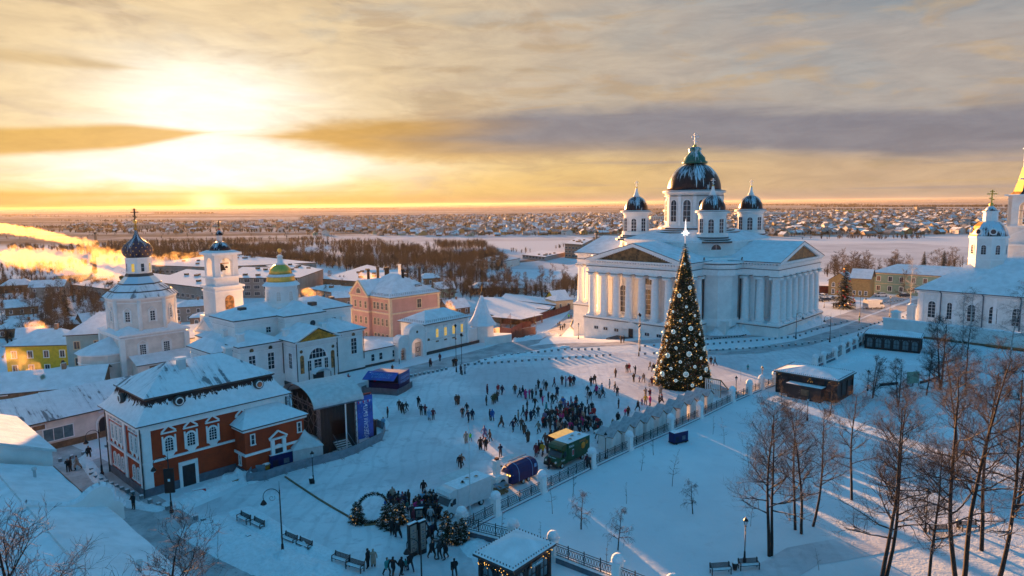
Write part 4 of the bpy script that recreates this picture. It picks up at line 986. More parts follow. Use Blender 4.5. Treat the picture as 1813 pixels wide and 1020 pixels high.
# ------------------------------------------------------------------ roofs in the near left corner
def near_roofs():
    O = Vector((-48.0, 68.7, 0)); A = radians(-43)
    t = thing('near_building', 'near white building at the lower left with broad snow roofs and curved fire wall', 'building', O, A)
    w = MB(); w.box(-1, 40, -10.6, -.3, -.2, 6.0, 'plaster', bot=False); obj('wall', w, t)
    r = MB(); n = 14
    def slope(x0, x1, y0, y1, z0, z1, m='roof_clean'):
        K = 10; J = int((x1 - x0) / 1.2)
        for j in range(J):
            for k in range(K):
                q = []
                for (jj, kk) in ((j, k), (j+1, k), (j+1, k+1), (j, k+1)):
                    x = x0 + (x1 - x0) * jj / J; f = kk / K; q.append((x, y0 + (y1 - y0) * f, z0 + (z1 - z0) * f + .10 * noise.noise(Vector((x * .35, f * 3, z0)))))
                r.face(q if y1 < y0 else q[::-1], m, None, True)
    slope(-1, 13.9, 0, -5.4, 6.0, 8.0); slope(-1, 13.9, -10.9, -5.4, 5.9, 8.0); slope(14.6, 40, .6, -5.4, 6.1, 8.1); slope(14.6, 40, -11.2, -5.4, 6.0, 8.1)
    for y, z in ((.02, 6.0), (-10.95, 5.9)): r.box(-1, 40, min(y, y + .06), max(y, y + .06), z - .25, z + .05, 'gutter')
    r.bar((-1, -5.4, 8.02), (13.9, -5.4, 8.02), .1, .1, 'canvas'); r.bar((14.6, -5.4, 8.12), (40, -5.4, 8.12), .1, .1, 'canvas')
    obj('roof', r, t)
    f = MB(); prof = [(-11.5, 6.3), (-9, 6.9), (-5.4, 8.35), (-4.2, 7.8), (-3.2, 7.4), (-2.4, 7.2), (-1.8, 7.2), (-1.3, 7.4), (-.9, 7.75), (-.4, 8.05), (.1, 8.15), (.6, 8.0), (.95, 7.65), (1.1, 7.2), (1.1, 6.5), (1.5, 6.3), (1.8, 6.0), (1.9, 5.6), (1.9, 4.5), (-11.5, 4.5)]
    fr = [(14.0, y, z) for y, z in prof]; bk = [(14.6, y, z) for y, z in prof]
    f.face(fr[::-1], 'plaster'); f.face(bk, 'plaster')
    for i in range(len(prof)): j = (i + 1) % len(prof); f.face([fr[i], bk[i], bk[j], fr[j]][::-1], 'drift')
    for i in range(len(prof) - 3):
        p, q = prof[i], prof[i + 1]; f.tube((14.3, p[0], p[1] + .05), (14.3, q[0], q[1] + .05), .3, .3, 8, 'drift')
    obj('fire_wall', f, t)
    for x, y, z in ((4.0, -2.6, 6.95), (30.5, -2.0, 6.8)):
        v = MB(); v.lathe([(.13, 0), (.13, .75), (.22, .76), (.22, 1.0)], 10, 'canvas'); obj('vent_pipe', v, t, (x, y, z))
    # taller wing with a gable at the far end
    O2 = O + Vector((-.3, .6, 0))
    t2 = thing('gabled_house', 'white gable-ended house with sunlit snow roof at the left edge above the near roofs', 'house', O2, A)
    w = MB(); w.box(-18, -1.2, -13.6, 0, 0, 7.4, 'plaster', bot=False); w.face([(-1.2, -13.6, 7.4), (-1.2, 0, 7.4), (-1.2, -6.8, 10.3)], 'plaster'); obj('wall', w, t2)
    w = MB(); w.gable(-18, -1.2, -13.6, 0, 7.4, 10.3, 'roof_clean', None, .3, .35, 'canvas'); obj('roof', w, t2)
    tree_loc = None
near_roofs()

# ------------------------------------------------------------------ text on boards
def text(s, size, m, parent, loc, rot, depth=.012, name='lettering', sx=1.0):
    cu = bpy.data.curves.new(name, 'FONT'); cu.body = s; cu.size = size; cu.extrude = depth; cu.align_x = 'CENTER'; cu.align_y = 'CENTER'; cu.resolution_u = 2
    tmp = bpy.data.objects.new('tmp', cu); C.objects.link(tmp); dg = bpy.context.evaluated_depsgraph_get()
    me = bpy.data.meshes.new_from_object(tmp.evaluated_get(dg)); bpy.data.objects.remove(tmp)
    me.materials.clear(); me.materials.append(M[m])
    o = bpy.data.objects.new(name, me); o.location = loc; o.rotation_euler = rot; o.scale = (sx, 1, 1); link(o, parent); return o

# ------------------------------------------------------------------ the concert stage
def stage():
    a = G(568, 806); b = G(632, 789); ang = atan2((b - a).y, (b - a).x)
    t = thing('stage', 'black open-air concert stage with arched snowy canopy and truss side', 'stage', a, ang)
    W, D, H = (b - a).length, 9.5, 7.0
    d = MB(); d.box(.1, W, .3, D, .0, 1.4, 'black'); obj('deck', d, t)
    def curtain(x0, x1, z0=0):
        m = MB(); n = max(4, int((x1 - x0) / .25))
        for k in range(n):
            xa, xb = x0 + (x1 - x0) * k / n, x0 + (x1 - x0) * (k + 1) / n; ya, yb = .06 * (k % 2), .06 * ((k + 1) % 2)
            m.face([(xa, ya, z0), (xb, yb, z0), (xb, yb, H - .7), (xa, ya, H - .7)], 'black')
        return m
    for x0, x1, z in ((0, 1.75, 0), (1.75, 3.8, 4.2), (3.8, W, 0)): obj('curtain', curtain(x0, x1, z), t)
    g = MB(); g.box(1.75, 3.8, 2.6, 2.7, 1.4, 4.2, 'stage_glow'); obj('backdrop', g, t); g = MB(); g.box(W * .52, W, 2.3, 2.4, 1.4, H - 1, 'black'); obj('side_curtain', g, t)
    g = MB(); g.box(W - .1, W, .4, D - .4, 1.4, H - .8, 'stage_glow'); 
    f = MB(); f.tube((3.8, -.1, 0), (3.8, -.1, H - .2), .1, .1, 6, 'trim'); obj('mast', f, t)
    for k in range(7):
        s_ = MB(); s_.box(1.95, 3.9, -.3 - .34 * k, -.02 - .34 * k, 1.28 - .2 * k, 1.34 - .2 * k, 'canvas'); obj('step', s_, t)
    s_ = MB()
    for x in (1.9, 3.95): s_.bar((x, .1, 2.4), (x, -2.4, 1.0), .06, .06, 'grey_plinth'); s_.bar((x, -2.4, 0), (x, -2.4, 1.0), .06, .06, 'grey_plinth'); s_.bar((x, .1, 1.3), (x, -2.4, .05), .1, .06, 'truss')
    obj('stair_rail', s_, t)
    # trusses of the open left end and the back
    tr = MB()
    def lattice(p, q, w=.35):
        p, q = Vector(p), Vector(q); d_ = (q - p); n = max(2, int(d_.length / .8)); u = d_.normalized(); s1 = u.orthogonal().normalized() * w * .5; s2 = u.cross(s1).normalized() * w * .5
        cs = [s1 + s2, s1 - s2, -s1 - s2, -s1 + s2]
        for c in cs: tr.tube(p + c, q + c, .03, .03, 4, 'truss', False)
        for k in range(n):
            aa = p + d_ * (k / n); bb = p + d_ * ((k + 1) / n)
            for i in range(4): tr.tube(aa + cs[i], bb + cs[(i + 1) % 4], .018, .018, 3, 'truss', False)
    for x in (-.1, W + .1):
        for y in (0, D): lattice((x, y, 0), (x, y, H - .6))
    for x in (-.1, W / 2, W + .1):
        K = 12; pr = None
        for k in range(K + 1):
            p = (x, D / 2 - (D / 2 + .3) * cos(pi * k / K), H - .6 + 2.15 * sin(pi * k / K))
            if pr: tr.tube(pr, p, .08, .08, 5, 'truss')
            pr = p
        lattice((x, 0, H - .6), (x, D, H - .6))
    for k in range(6):
        y0_, y1_ = D * k / 6, D * (k + 1) / 6
        for z in (0, 1.9, 3.8, 5.4):
            tr.tube((-.1, y0_, z), (-.1, y1_, z + (1.6 if k % 2 else 0)), .04, .04, 4, 'truss'); tr.tube((-.1, y0_, z), (-.1, y0_, z + 1.9), .04, .04, 4, 'truss')
            tr.tube((-.1, y1_, z), (-.1, y0_, z + 1.7), .03, .03, 4, 'truss')
    obj('truss_frame', tr, t)
    c = MB(); c.box(.3, W, D - .3, D - .2, 0, H, 'black'); c.box(.6, .7, .3, D - .3, 1.3, H - 1, 'black'); obj('back_curtain', c, t)
    cv = MB(); K = 18; J = 8
    for k in range(K):
        for j in range(J):
            q = []
            for kk, jj in ((k, j), (k, j + 1), (k + 1, j + 1), (k + 1, j)):
                th = pi * kk / K; sag = -.12 * sin(pi * jj / J * 2) ** 2
                q.append((-.9 + (W + 2.0) * jj / J, D / 2 - (D / 2 + .45) * cos(th), H - .5 + (2.35 + sag) * sin(th)))
            cv.face(q, 'canvas', None, True)
    cv.tube((-.9, -.5, H - .5), (W + .7, -.5, H - .5), .1, .1, 6, 'grey_plinth'); obj('canopy', cv, t)
    # side banner and loudspeakers
    bn = MB(); bn.box(W + .1, W + 2.45, -.35, -.22, .9, H - .1, 'banner'); bo = obj('banner', bn, t)
    tx = text('ЧУДЕСАМ БЫТЬ!', .84, 'white_ink', bo, (W + 1.4, -.37, 3.2), (pi / 2, -pi / 2, 0), sx=.78)
    pn = MB()
    for k in range(9):
        x = W + .2 + .24 * k; pn.face([(x, -.37, H - .75), (x + .22, -.37, H - .75), (x + .11, -.37, H - 1.15)], ('red_plastic', 'white_ink', 'pale_ink')[k % 3])
    rs = random.Random(3)
    for k in range(26): x = W + .3 + rs.random() * 1.9; z = 1.1 + rs.random() * 4.6; pn.ball((x, -.36, z), .035 + .03 * rs.random(), 'pale_ink', 5, 3)
    obj('pennant', pn, bo)
    for z in (0, ): 
        sp = MB(); sp.box(W + 2.9, W + 3.7, 1.0, 2.0, 0, 2.6, 'black'); obj('speaker_stack', sp, t)
    sp = MB(); sp.box(W + 1.2, W + 2.9, 1.0, 2.0, 4.2, H - .4, 'black'); sp.box(W - .2, W + 3.2, 1.2, 1.5, H - .45, H - .3, 'red_plastic'); obj('line_array', sp, t)
    lr = MB()
    rs = random.Random(5)
    for k in range(16): lr.ball((.3 + k * .36, .3, H - .55 + .1 * rs.random()), .07, 'warm_bulb' if k % 3 == 0 else 'trim', 5, 3)
    obj('spotlight', lr, t)
    return t
stage()
# crowd barrier curving round the stage
def barrier(name, pts, h, m, label, group, z=0.0, cat='barrier', foot=True, slats=False, px=True):
    P = [G(*p) for p in pts] if px else pts
    t = thing(name, label, cat, P[0], 0, group); o = P[0]
    for p, q in zip(P, P[1:]):
        m_ = MB(); a, b = p - o, q - o; d = (b - a); d.z = 0; L = d.length; d.normalize(); n = Vector((-d.y, d.x, 0)) * .025
        m_.face([a + n, b + n, b + n + Vector((0,0,h)), a + n + Vector((0,0,h))], m); m_.face([b - n, a - n, a - n + Vector((0,0,h)), b - n + Vector((0,0,h))], m)
        m_.face([a + n + Vector((0,0,h)), b + n + Vector((0,0,h)), b - n + Vector((0,0,h)), a - n + Vector((0,0,h))], m)
        if slats:
            k = 0
            while k < L:
                c = a + d * k; m_.bar(c + Vector((0,0,0)), c + Vector((0,0,h + .12)), .12, .12, m); k += 2.4
        obj('panel', m_, t)
        if foot:
            f = MB(); nn = n.normalized() * .5
            for c in (a + d * .1, b - d * .1): f.bar(c - nn + Vector((0,0,.03)), c + nn + Vector((0,0,.03)), .05, .05, 'truss'); f.bar(c, c + Vector((0,0,h)), .05, .05, 'truss')
            obj('foot', f, t)
    return t
barrier('crowd_barrier', [(437,855),(470,850),(505,838),(540,828),(573,820),(605,812),(632,802),(655,790),(676,780),(682,763),(668,755),(652,760)], 1.15, 'tarp', 'grey cloth-covered crowd barrier curving round the front of the stage', None)
barrier('crowd_barrier', [(437,855),(447,840),(470,838)], 1.15, 'tarp', 'short grey barrier return at the left end by the red house porch', None)
# white pagoda tent, generators, podium bits
def tent():
    t = thing('pagoda_tent', 'small white pagoda tent with peaked top beside the stage stairs', 'tent', G(541, 812), radians(30))
    w = MB(); w.box(-1.9, 1.9, -1.7, 1.7, 0, 2.1, 'canvas', bot=False); obj('tent_wall', w, t)
    r = MB(); pr = [(2.0, 2.05), (1.5, 2.5), (.85, 2.95), (.35, 3.5), (.05, 4.0)]
    for (a, z0), (b, z1) in zip(pr, pr[1:]): r.frustum([(-a,-a),(a,-a),(a,a),(-a,a)], z0, [(-b,-b),(b,-b),(b,b),(-b,b)], z1, 'canvas')
    obj('tent_roof', r, t)
tent()
def generator(p, rz, label, m='blue_dark', s=1):
    t = thing('generator', label, 'generator', p, rz)
    b = MB(); b.box(-1.5*s, 1.5*s, -.65*s, .65*s, .25*s, 1.9*s, m, 'drift'); b.box(-1.55*s, 1.55*s, -.7*s, .7*s, .1*s, .28*s, 'black'); obj('housing', b, t)
    l = MB()
    for k in range(5): l.box(-1.2*s, -.5*s, -.68*s, -.64*s, (.5 + k * .16)*s, (.58 + k * .16)*s, 'black')
    l.box(.2*s, .9*s, -.68*s, -.64*s, .55*s, 1.2*s, 'grey_plinth'); obj('louvre', l, t)
    e = MB(); e.tube((1.1*s, 0, 1.5*s), (1.1*s, 0, 1.85*s), .07, .07, 6, 'iron'); obj('exhaust', e, t)
    w = MB()
    for x in (-1, 1): w.box(x*s - .1, x*s + .1, -.75*s, .75*s, 0, .12*s, 'black')
    obj('skid', w, t); return t
generator(G(497, 826), radians(40), 'blue generator box standing between the red house porch and the tent')
generator(G(1201, 783), radians(30), 'dark blue cabinet on the park snow beside the iron fence', s=.85)
def cable_drum():
    t = thing('cable_drum', 'orange and black cable drum with snow on top by the red house porch', 'cable drum', G(470, 833), .4)
    b = MB(); b.lathe([(.85, .1), (.85, .2), (.45, .22), (.45, .8), (.85, .82), (.85, .92)], 16, 'wood'); obj('reel', b, t)
    b = MB(); b.lathe([(.7, .92), (.5, 1.05), (.1, 1.1)], 12, 'drift'); obj('snow_cap', b, t)
    b = MB(); b.lathe([(.6, .25), (.6, .78)], 14, 'orange'); obj('cable', b, t)
cable_drum()
def cable():
    pts = [G(*p) for p in ((505,845),(530,862),(565,885),(595,903),(625,920))]; m = MB()
    for p, q in zip(pts, pts[1:]):
        n = 5
        for k in range(n): m.tube(p.lerp(q, k / n) + Vector((0,0,.06)), p.lerp(q, (k + 1) / n) + Vector((0,0,.06)), .12, .12, 6, 'brown_wall')
    tag(obj('cable_cover', m), 'brown cable cover strip lying across the snow to the small spruces', 'cable cover')
cable()
def sledge():
    t = thing('water_barrier', 'red plastic road block lying in snow before the red house', 'road block', G(353, 877), .5)
    m = MB(); m.frustum([(-.8,-.35),(.8,-.35),(.8,.35),(-.8,.35)], 0, [(-.7,-.12),(.7,-.12),(.7,.12),(-.7,.12)], .75, 'red_plastic'); obj('body', m, t)
    m = MB(); m.box(-.7, .7, -.14, .14, .751, .85, 'drift'); m.box(-.4, .4, -.33, -.25, .2, .4, 'trim'); obj('snow_cap', m, t)
sledge()
def pallets():
    t = thing('pallet_pile', 'low pile of boards under snow at the corner of the red house porch', 'pallets', G(418, 852), .9)
    for k in range(3):
        m = MB(); m.box(-1.1 + .2*k, 1.1, -.5, .5 - .1 * k, .14 * k, .14 * k + .12, 'wood' if k else 'tarp', 'drift' if k == 2 else None); obj('pallet', m, t)
pallets()
# ------------------------------------------------------------------ blue kiosk
def blue_kiosk():
    a = G(649, 694); b = G(706, 698); ang = atan2((b - a).y, (b - a).x)
    t = thing('market_kiosk', 'blue market kiosk with raised awning flap and grey cloth skirt on the snow', 'kiosk', a, ang)
    W = (b - a).length
    m = MB(); m.box(.2, W - .1, .5, 5.0, 0, 1.7, 'blue_dark', bot=False); m.box(.2, .45, .5, 5, 1.7, 3.0, 'blue_dark'); m.box(W - .3, W - .1, .5, 5, 1.7, 3.35, 'blue_box'); m.box(.3, W - .2, 4.8, 5, 1.7, 3, 'blue_dark'); obj('wall', m, t)
    m = MB(); m.box(.45, W - .3, 1.2, 1.3, 1.7, 2.9, 'black'); obj('counter_opening', m, t)
    m = MB(); m.face([(.2, .5, 3.5), (W - .1, .5, 3.5), (W - .1, 5.1, 3.1), (.2, 5.1, 3.1)], 'blue_box'); obj('roof', m, t)
    f = MB(); f.face([(-.2, -1.1, 2.55), (W + .1 - .5, -1.1, 2.55), (W - .1, .5, 3.75), (.2, .5, 3.75)], 'banner'); f.face([(-.2, -1.1, 2.5), (.2, .5, 3.7), (W - .1, .5, 3.7), (W - .4, -1.1, 2.5)], 'black')
    fl = obj('awning', f, t); nx = atan2(1.2, 1.6)
    text('РОЖДЕСТВО', .62, 'pale_ink', fl, (W / 2, -.05, 3.37), (nx, 0, 0)); text('В АРЗАМАСЕ', .55, 'pale_ink', fl, (W / 2, -.55, 2.995), (nx, 0, 0))
    q = MB(); q.T = Matrix.Translation((.8, .2, 3.56)); q.ball((0, 0, 0), .17, 'white_ink', 8, 4, .3); obj('snowflake', q, fl)
    text('ПОДАРКИ', .66, 'pale_ink', t, (W - .08, 2.9, 2.45), (pi / 2, 0, pi / 2)); text('РОЖДЕСТВА', .55, 'pale_ink', t, (W - .08, 2.9, 1.75), (pi / 2, 0, pi / 2))
    s = MB(); h = 1.15
    for (p, q) in (((-.5, -.9), (1.7, -1.0)), ((1.7, -1.0), (3.6, -.85)), ((3.6, -.85), (W + .2, -1.0)), ((W + .2, -1.0), (W + .5, 1.8)), ((W + .5, 1.8), (W + .4, 5.0)), ((-.5, -.9), (-.2, .4))):
        s.face([(*p, .0), (*q, .0), (*q, h), (*p, h)], 'tarp'); s.face([(*p, .0), (*p, h), (*q, h), (*q, .0)], 'tarp')
    obj('cloth_skirt', s, t)
    r = MB(); r.ball((1.2, 1.0, 1.85), .25, 'red_plastic', 8, 5); obj('goods', r, t)
blue_kiosk()

# ------------------------------------------------------------------ gate, gatehouse, corner turret
def gate():
    O = Vector((-24.2, 141.4, 0)); ang = atan2(12.7, 8.4)
    ang = TH + radians(3)
    t = thing('gate', 'white double-arched gateway with snow-capped curved gables left of the gatehouse', 'gate', O, ang)
    def arch(x0, x1, zs, zt, ow, oh, nm, m='plaster'):
        g = MB(); xm = (x0 + x1) / 2; K = 10; th = 1.5
        ii = [(xm - ow, 0)] + [(xm - ow * cos(pi * k / K), oh - ow + ow * sin(pi * k / K)) for k in range(K + 1)] + [(xm + ow, 0)]
        oo = [(x0, 0)] + [(xm - (x1 - x0) / 2 * cos(pi * k / K), zs + (zt - zs) * sin(pi * k / K) ** .8) for k in range(K + 1)] + [(x1, 0)]
        for i in range(len(ii) - 1):
            g.face([(oo[i][0], 0, oo[i][1]), (ii[i][0], 0, ii[i][1]), (ii[i+1][0], 0, ii[i+1][1]), (oo[i+1][0], 0, oo[i+1][1])][::-1], m)
            g.face([(oo[i][0], th, oo[i][1]), (oo[i+1][0], th, oo[i+1][1]), (ii[i+1][0], th, ii[i+1][1]), (ii[i][0], th, ii[i][1])][::-1], m)
            g.face([(ii[i][0], 0, ii[i][1]), (ii[i][0], th, ii[i][1]), (ii[i+1][0], th, ii[i+1][1]), (ii[i+1][0], 0, ii[i+1][1])], m)
            zz = .12 if 0 < i < len(ii) - 2 else 0
            g.face([(oo[i][0], -.15, oo[i][1] + zz), (oo[i+1][0], -.15, oo[i+1][1] + zz), (oo[i+1][0], th + .15, oo[i+1][1] + zz), (oo[i][0], th + .15, oo[i][1] + zz)], 'drift' if zz else m)
            if zz: g.face([(oo[i][0], -.15, oo[i][1] - .25), (oo[i+1][0], -.15, oo[i+1][1] - .25), (oo[i+1][0], -.15, oo[i+1][1] + zz), (oo[i][0], -.15, oo[i][1] + zz)], 'trim')
        return obj(nm, g, t)
    arch(0, 3.0, 3.9, 5.4, .75, 2.9, 'side_arch'); arch(3.01, 8.0, 5.1, 7.3, 1.6, 4.3, 'main_arch')
    d = MB(); disc(d, 5.5, 0, 5.7, S, .3, 'fresco', d=.05); disc(d, 1.5, 0, 4.2, S, .25, 'trim', d=.05); obj('medallion', d, t)
    def leaf(x0, x1, z, y, nm):
        l = MB(); n = 7
        for k in range(n + 1): x = x0 + (x1 - x0) * k / n; l.bar((x, y, .1), (x, y, z), .05, .05, 'iron')
        for k in range(4): zz = .2 + (z - .3) * k / 3; l.bar((x0, y, zz), (x1, y, zz), .06, .06, 'iron')
        for k in range(10): a, b = 2*pi*k/10, 2*pi*(k+1)/10; xm = (x0 + x1)/2; l.bar((xm + .5*cos(a), y, z*.5 + .5*sin(a)), (xm + .5*cos(b), y, z*.5 + .5*sin(b)), .07, .07, 'iron')
        return obj(nm, l, t)
    leaf(5.5, 7.0, 3.2, .7, 'gate_leaf'); leaf(.8, 2.2, 2.1, .7, 'gate_leaf')
    # gatehouse
    O2 = O + Vector((cos(ang), sin(ang), 0)) * 8.1 + Vector((-sin(ang), cos(ang), 0)) * .3
    h = thing('gatehouse', 'white single-storey gatehouse with four amber-lit windows and railed snow roof', 'gatehouse', O2, ang)
    L, D = 13.6, 8
    w = MB(); w.box(0, L, 0, D, -2, 6.8, 'plaster', bot=False); obj('wall', w, h)
    w = MB(); w.box(-.06, L + 6, -.1, 0, 0, .7, 'gutter', bot=False); w.box(0, L, -.1, 0, 2.9, 3.1, 'trim', 'gutter'); w.box(0, L, -.15, 0, 6.3, 6.5, 'trim'); w.box(-.15, .45, -.18, 0, .7, 6.3, 'trim'); w.box(L - .45, L + .15, -.18, 0, .7, 6.3, 'trim'); obj('moulding', w, h)
    w = MB(); w.hip(0, L, 0, D, 6.8, 9.2, 'roof_clean', 4.4, .6); obj('roof', w, h)
    r = MB()
    for k in range(22): x = .2 + (L - .4) * k / 21; r.bar((x, -.2, 7.1), (x, -.2, 7.65), .035, .035, 'iron')
    for k in range(12): y = .2 + (D - .4) * k / 11; r.bar((-.2, y, 7.1), (-.2, y, 7.65), .035, .035, 'iron')
    for z in (7.4, 7.65): r.bar((0, -.2, z), (L, -.2, z), .03, .03, 'iron'); r.bar((-.2, 0, z), (-.2, D, z), .03, .03, 'iron')
    obj('roof_railing', r, h)
    for x in (3.6, 6.2, 8.8, 11.5): win(h, x, 0, 3.5, S, .8, 1.9, False, 'trim', 'lit_glass', (1, 2), .15, 'brow'); 
    for x in (3.6, 6.2, 8.8, 11.5):
        q = MB(); q.box(x - .4, x + .4, -.12, 0, 2.45, 2.75, 'brown_wall'); obj('vent_grille', q, h)
    win(h, 0, 3.8, 3.6, W_, .8, 1.8, False, 'trim', 'glass', (1, 2), .15, 'brow')
    q = MB(); disc(q, 1.0, 0, 3.3, S, .38, 'fresco', d=.05); q.bar((.0, -.1, 4.2), (1.0, -.1, 5.0), .12, .1, 'trim'); q.bar((2.0, -.1, 4.2), (1.0, -.1, 5.0), .12, .1, 'trim'); obj('medallion', q, h)
    # wall to the turret
    O3 = O2 + Vector((cos(ang), sin(ang), 0)) * L
    wl = thing('boundary_wall', 'short white wall joining the gatehouse to the corner turret', 'wall', O3, ang)
    m = MB(); m.box(.02, 3.8, .3, .9, -1.5, 3.6, 'plaster', 'drift', bot=False); obj('wall', m, wl)
    m = MB(); m.box(0, 3.8, .15, 1.05, 3.6, 3.85, 'drift'); obj('coping', m, wl)
    tt = thing('corner_turret', 'white octagonal corner turret with a tall snow-covered tent roof', 'turret', O3 + Vector((cos(ang), sin(ang), 0)) * 6.3 + Vector((-sin(ang), cos(ang), 0)) * 1.2, ang)
    m = MB(); m.prism(poly(8, 2.9, a0=pi/8), -3, 4.3, 'plaster'); obj('wall', m, tt)
    m = MB(); m.frustum(poly(8, 3.7, a0=pi/8), 4.0, poly(8, 3.0, a0=pi/8), 4.9, 'roof_clean', 'gutter'); m.frustum(poly(8, 3.0, a0=pi/8), 4.9, poly(8, 2.2, a0=pi/8), 6.3, 'roof_snow'); m.frustum(poly(8, 2.2, a0=pi/8), 6.3, poly(8, .25, a0=pi/8), 11.2, 'roof_snow'); obj('tent_roof', m, tt)
    m = MB(); m.lathe([(.3, 11.1), (.45, 11.4), (.3, 11.8), (.1, 12.1)], 10, 'gutter'); m.bar((0, 0, 12), (0, 0, 13.4), .06, .06, 'gold'); m.bar((-.4, 0, 12.9), (.4, 0, 12.9), .05, .05, 'gold'); obj('finial', m, tt)
gate()

# ------------------------------------------------------------------ pink house
def pink_house():
    O = Vector((-31.2, 172.6, -4)); t = thing('pink_house', 'three-storey pink house with gabled hip roof, chimneys and railings behind the gate', 'house', O, TH)
    L, D, H = 16.0, 17.0, 13.4
    w = MB(); w.box(0, L, 0, D, -5, H, 'pink', bot=False); w.box(-1.0, 0, 8.0, 15.0, -5, H, 'pink', bot=False); w.box(-.0, L, 0, D, -5, -3, 'grey_plinth', bot=False); obj('wall', w, t)
    w = MB()
    for x, y in ((0, 0), (L, 0), (0, D)): w.box(x - .12, x + .6, y - .12, y + .6, -5, H, 'cream')
    w.box(-.2, L + .2, -.2, D + .2, 9.0, 9.4, 'cream', 'drift'); w.box(-1.2, 0, 7.8, 15.2, 9.0, 9.4, 'cream', 'drift'); w.box(-.5, L + .5, -.5, D + .5, H - .4, H, 'cream'); w.box(-1.4, 0, 7.6, 15.4, H - .4, H, 'cream'); obj('moulding', w, t)
    r = MB(); r.hip(0, L, 0, D, H, 18.6, 'roof_clean', 7.4, .7, .15, 'y')
    r.face([(-1.5, 7.5, H), (-1.5, 15.5, H), (-1.5, 11.5, 17.2)][::-1], 'pink'); r.face([(-1.7, 7.3, H), (7, 11.5, 17.4), (-1.7, 11.5, 17.4)], 'roof_clean'); r.face([(-1.7, 15.7, H), (-1.7, 11.5, 17.4), (7, 11.5, 17.4)], 'roof_clean')
    r.bar((-1.6, 7.4, H), (-1.6, 11.5, 17.3), .4, .3, 'cream'); r.bar((-1.6, 15.6, H), (-1.6, 11.5, 17.3), .4, .3, 'cream'); obj('roof', r, t)
    win(t, -1.5, 11.5, 14.0, W_, 1.8, 1.4, True, 'cream', 'glass', (2, 0), .2)
    for z in (-1.2, 2.2, 6.0, 10.2):
        for y in (1.5, 3.3, 5.1, 6.6, 15.9): win(t, 0, y, z, W_, .85, 1.7 if z > 3 else 1.5, False, 'cream', 'glass', (1, 1), .14)
        for y in (9.2, 11.5, 13.8): win(t, -1.0, y, z, W_, .85, 1.7 if z > 3 else 1.5, False, 'cream', 'glass', (1, 1), .14)
    win(t, 9.5, 0, 10.0, S, 1.3, 2.2, False, 'cream', 'glass', (1, 1), .2); win(t, 3.5, 0, 5.0, S, .8, 1.6, False, 'cream', 'glass', (1, 1), .2)
    d = MB(); d.box(10.0, 12.2, 1.9, 5, 14.6, 15.9, 'dark'); d.face([(9.6, 1.5, 15.7), (12.6, 1.5, 15.7), (12.6, 6, 16.7), (9.6, 6, 16.7)], 'drift'); dm = obj('dormer', d, t); win(dm, 11.1, 1.88, 14.8, S, 1.2, .8, False, 'trim', 'glass', (1, 1), .1)
    g = MB()
    for k in range(24): x = (L) * k / 23; g.bar((x, -.25, H + .3), (x, -.25, H + 1.0), .04, .04, 'iron')
    for k in range(12): y = .0 + 7 * k / 11; g.bar((-.25, y, H + .3), (-.25, y, H + 1.0), .04, .04, 'iron')
    for z in (.65, 1.0): g.bar((0, -.25, H + z), (L, -.25, H + z), .04, .04, 'iron'); g.bar((-.25, 0, H + z), (-.25, 7, H + z), .04, .04, 'iron')
    obj('roof_railing', g, t)
    for x, y, c in ((2.5, 12.5, 'black'), (8, 15.8, 'black'), (8.3, 12.5, 'black'), (9.2, 12.8, 'black'), (13.4, 13, 'trim'), (8.6, 5.4, 'black'), (14.8, 6, 'black')):
        q = MB(); q.lathe([(.38, 15.5), (.38, 19.6 if c == 'black' else 20.2), (.5, 19.6 if c == 'black' else 20.2), (.5, 20 if c == 'black' else 20.5)], 10, c, x, y); obj('chimney', q, t)
pink_house()

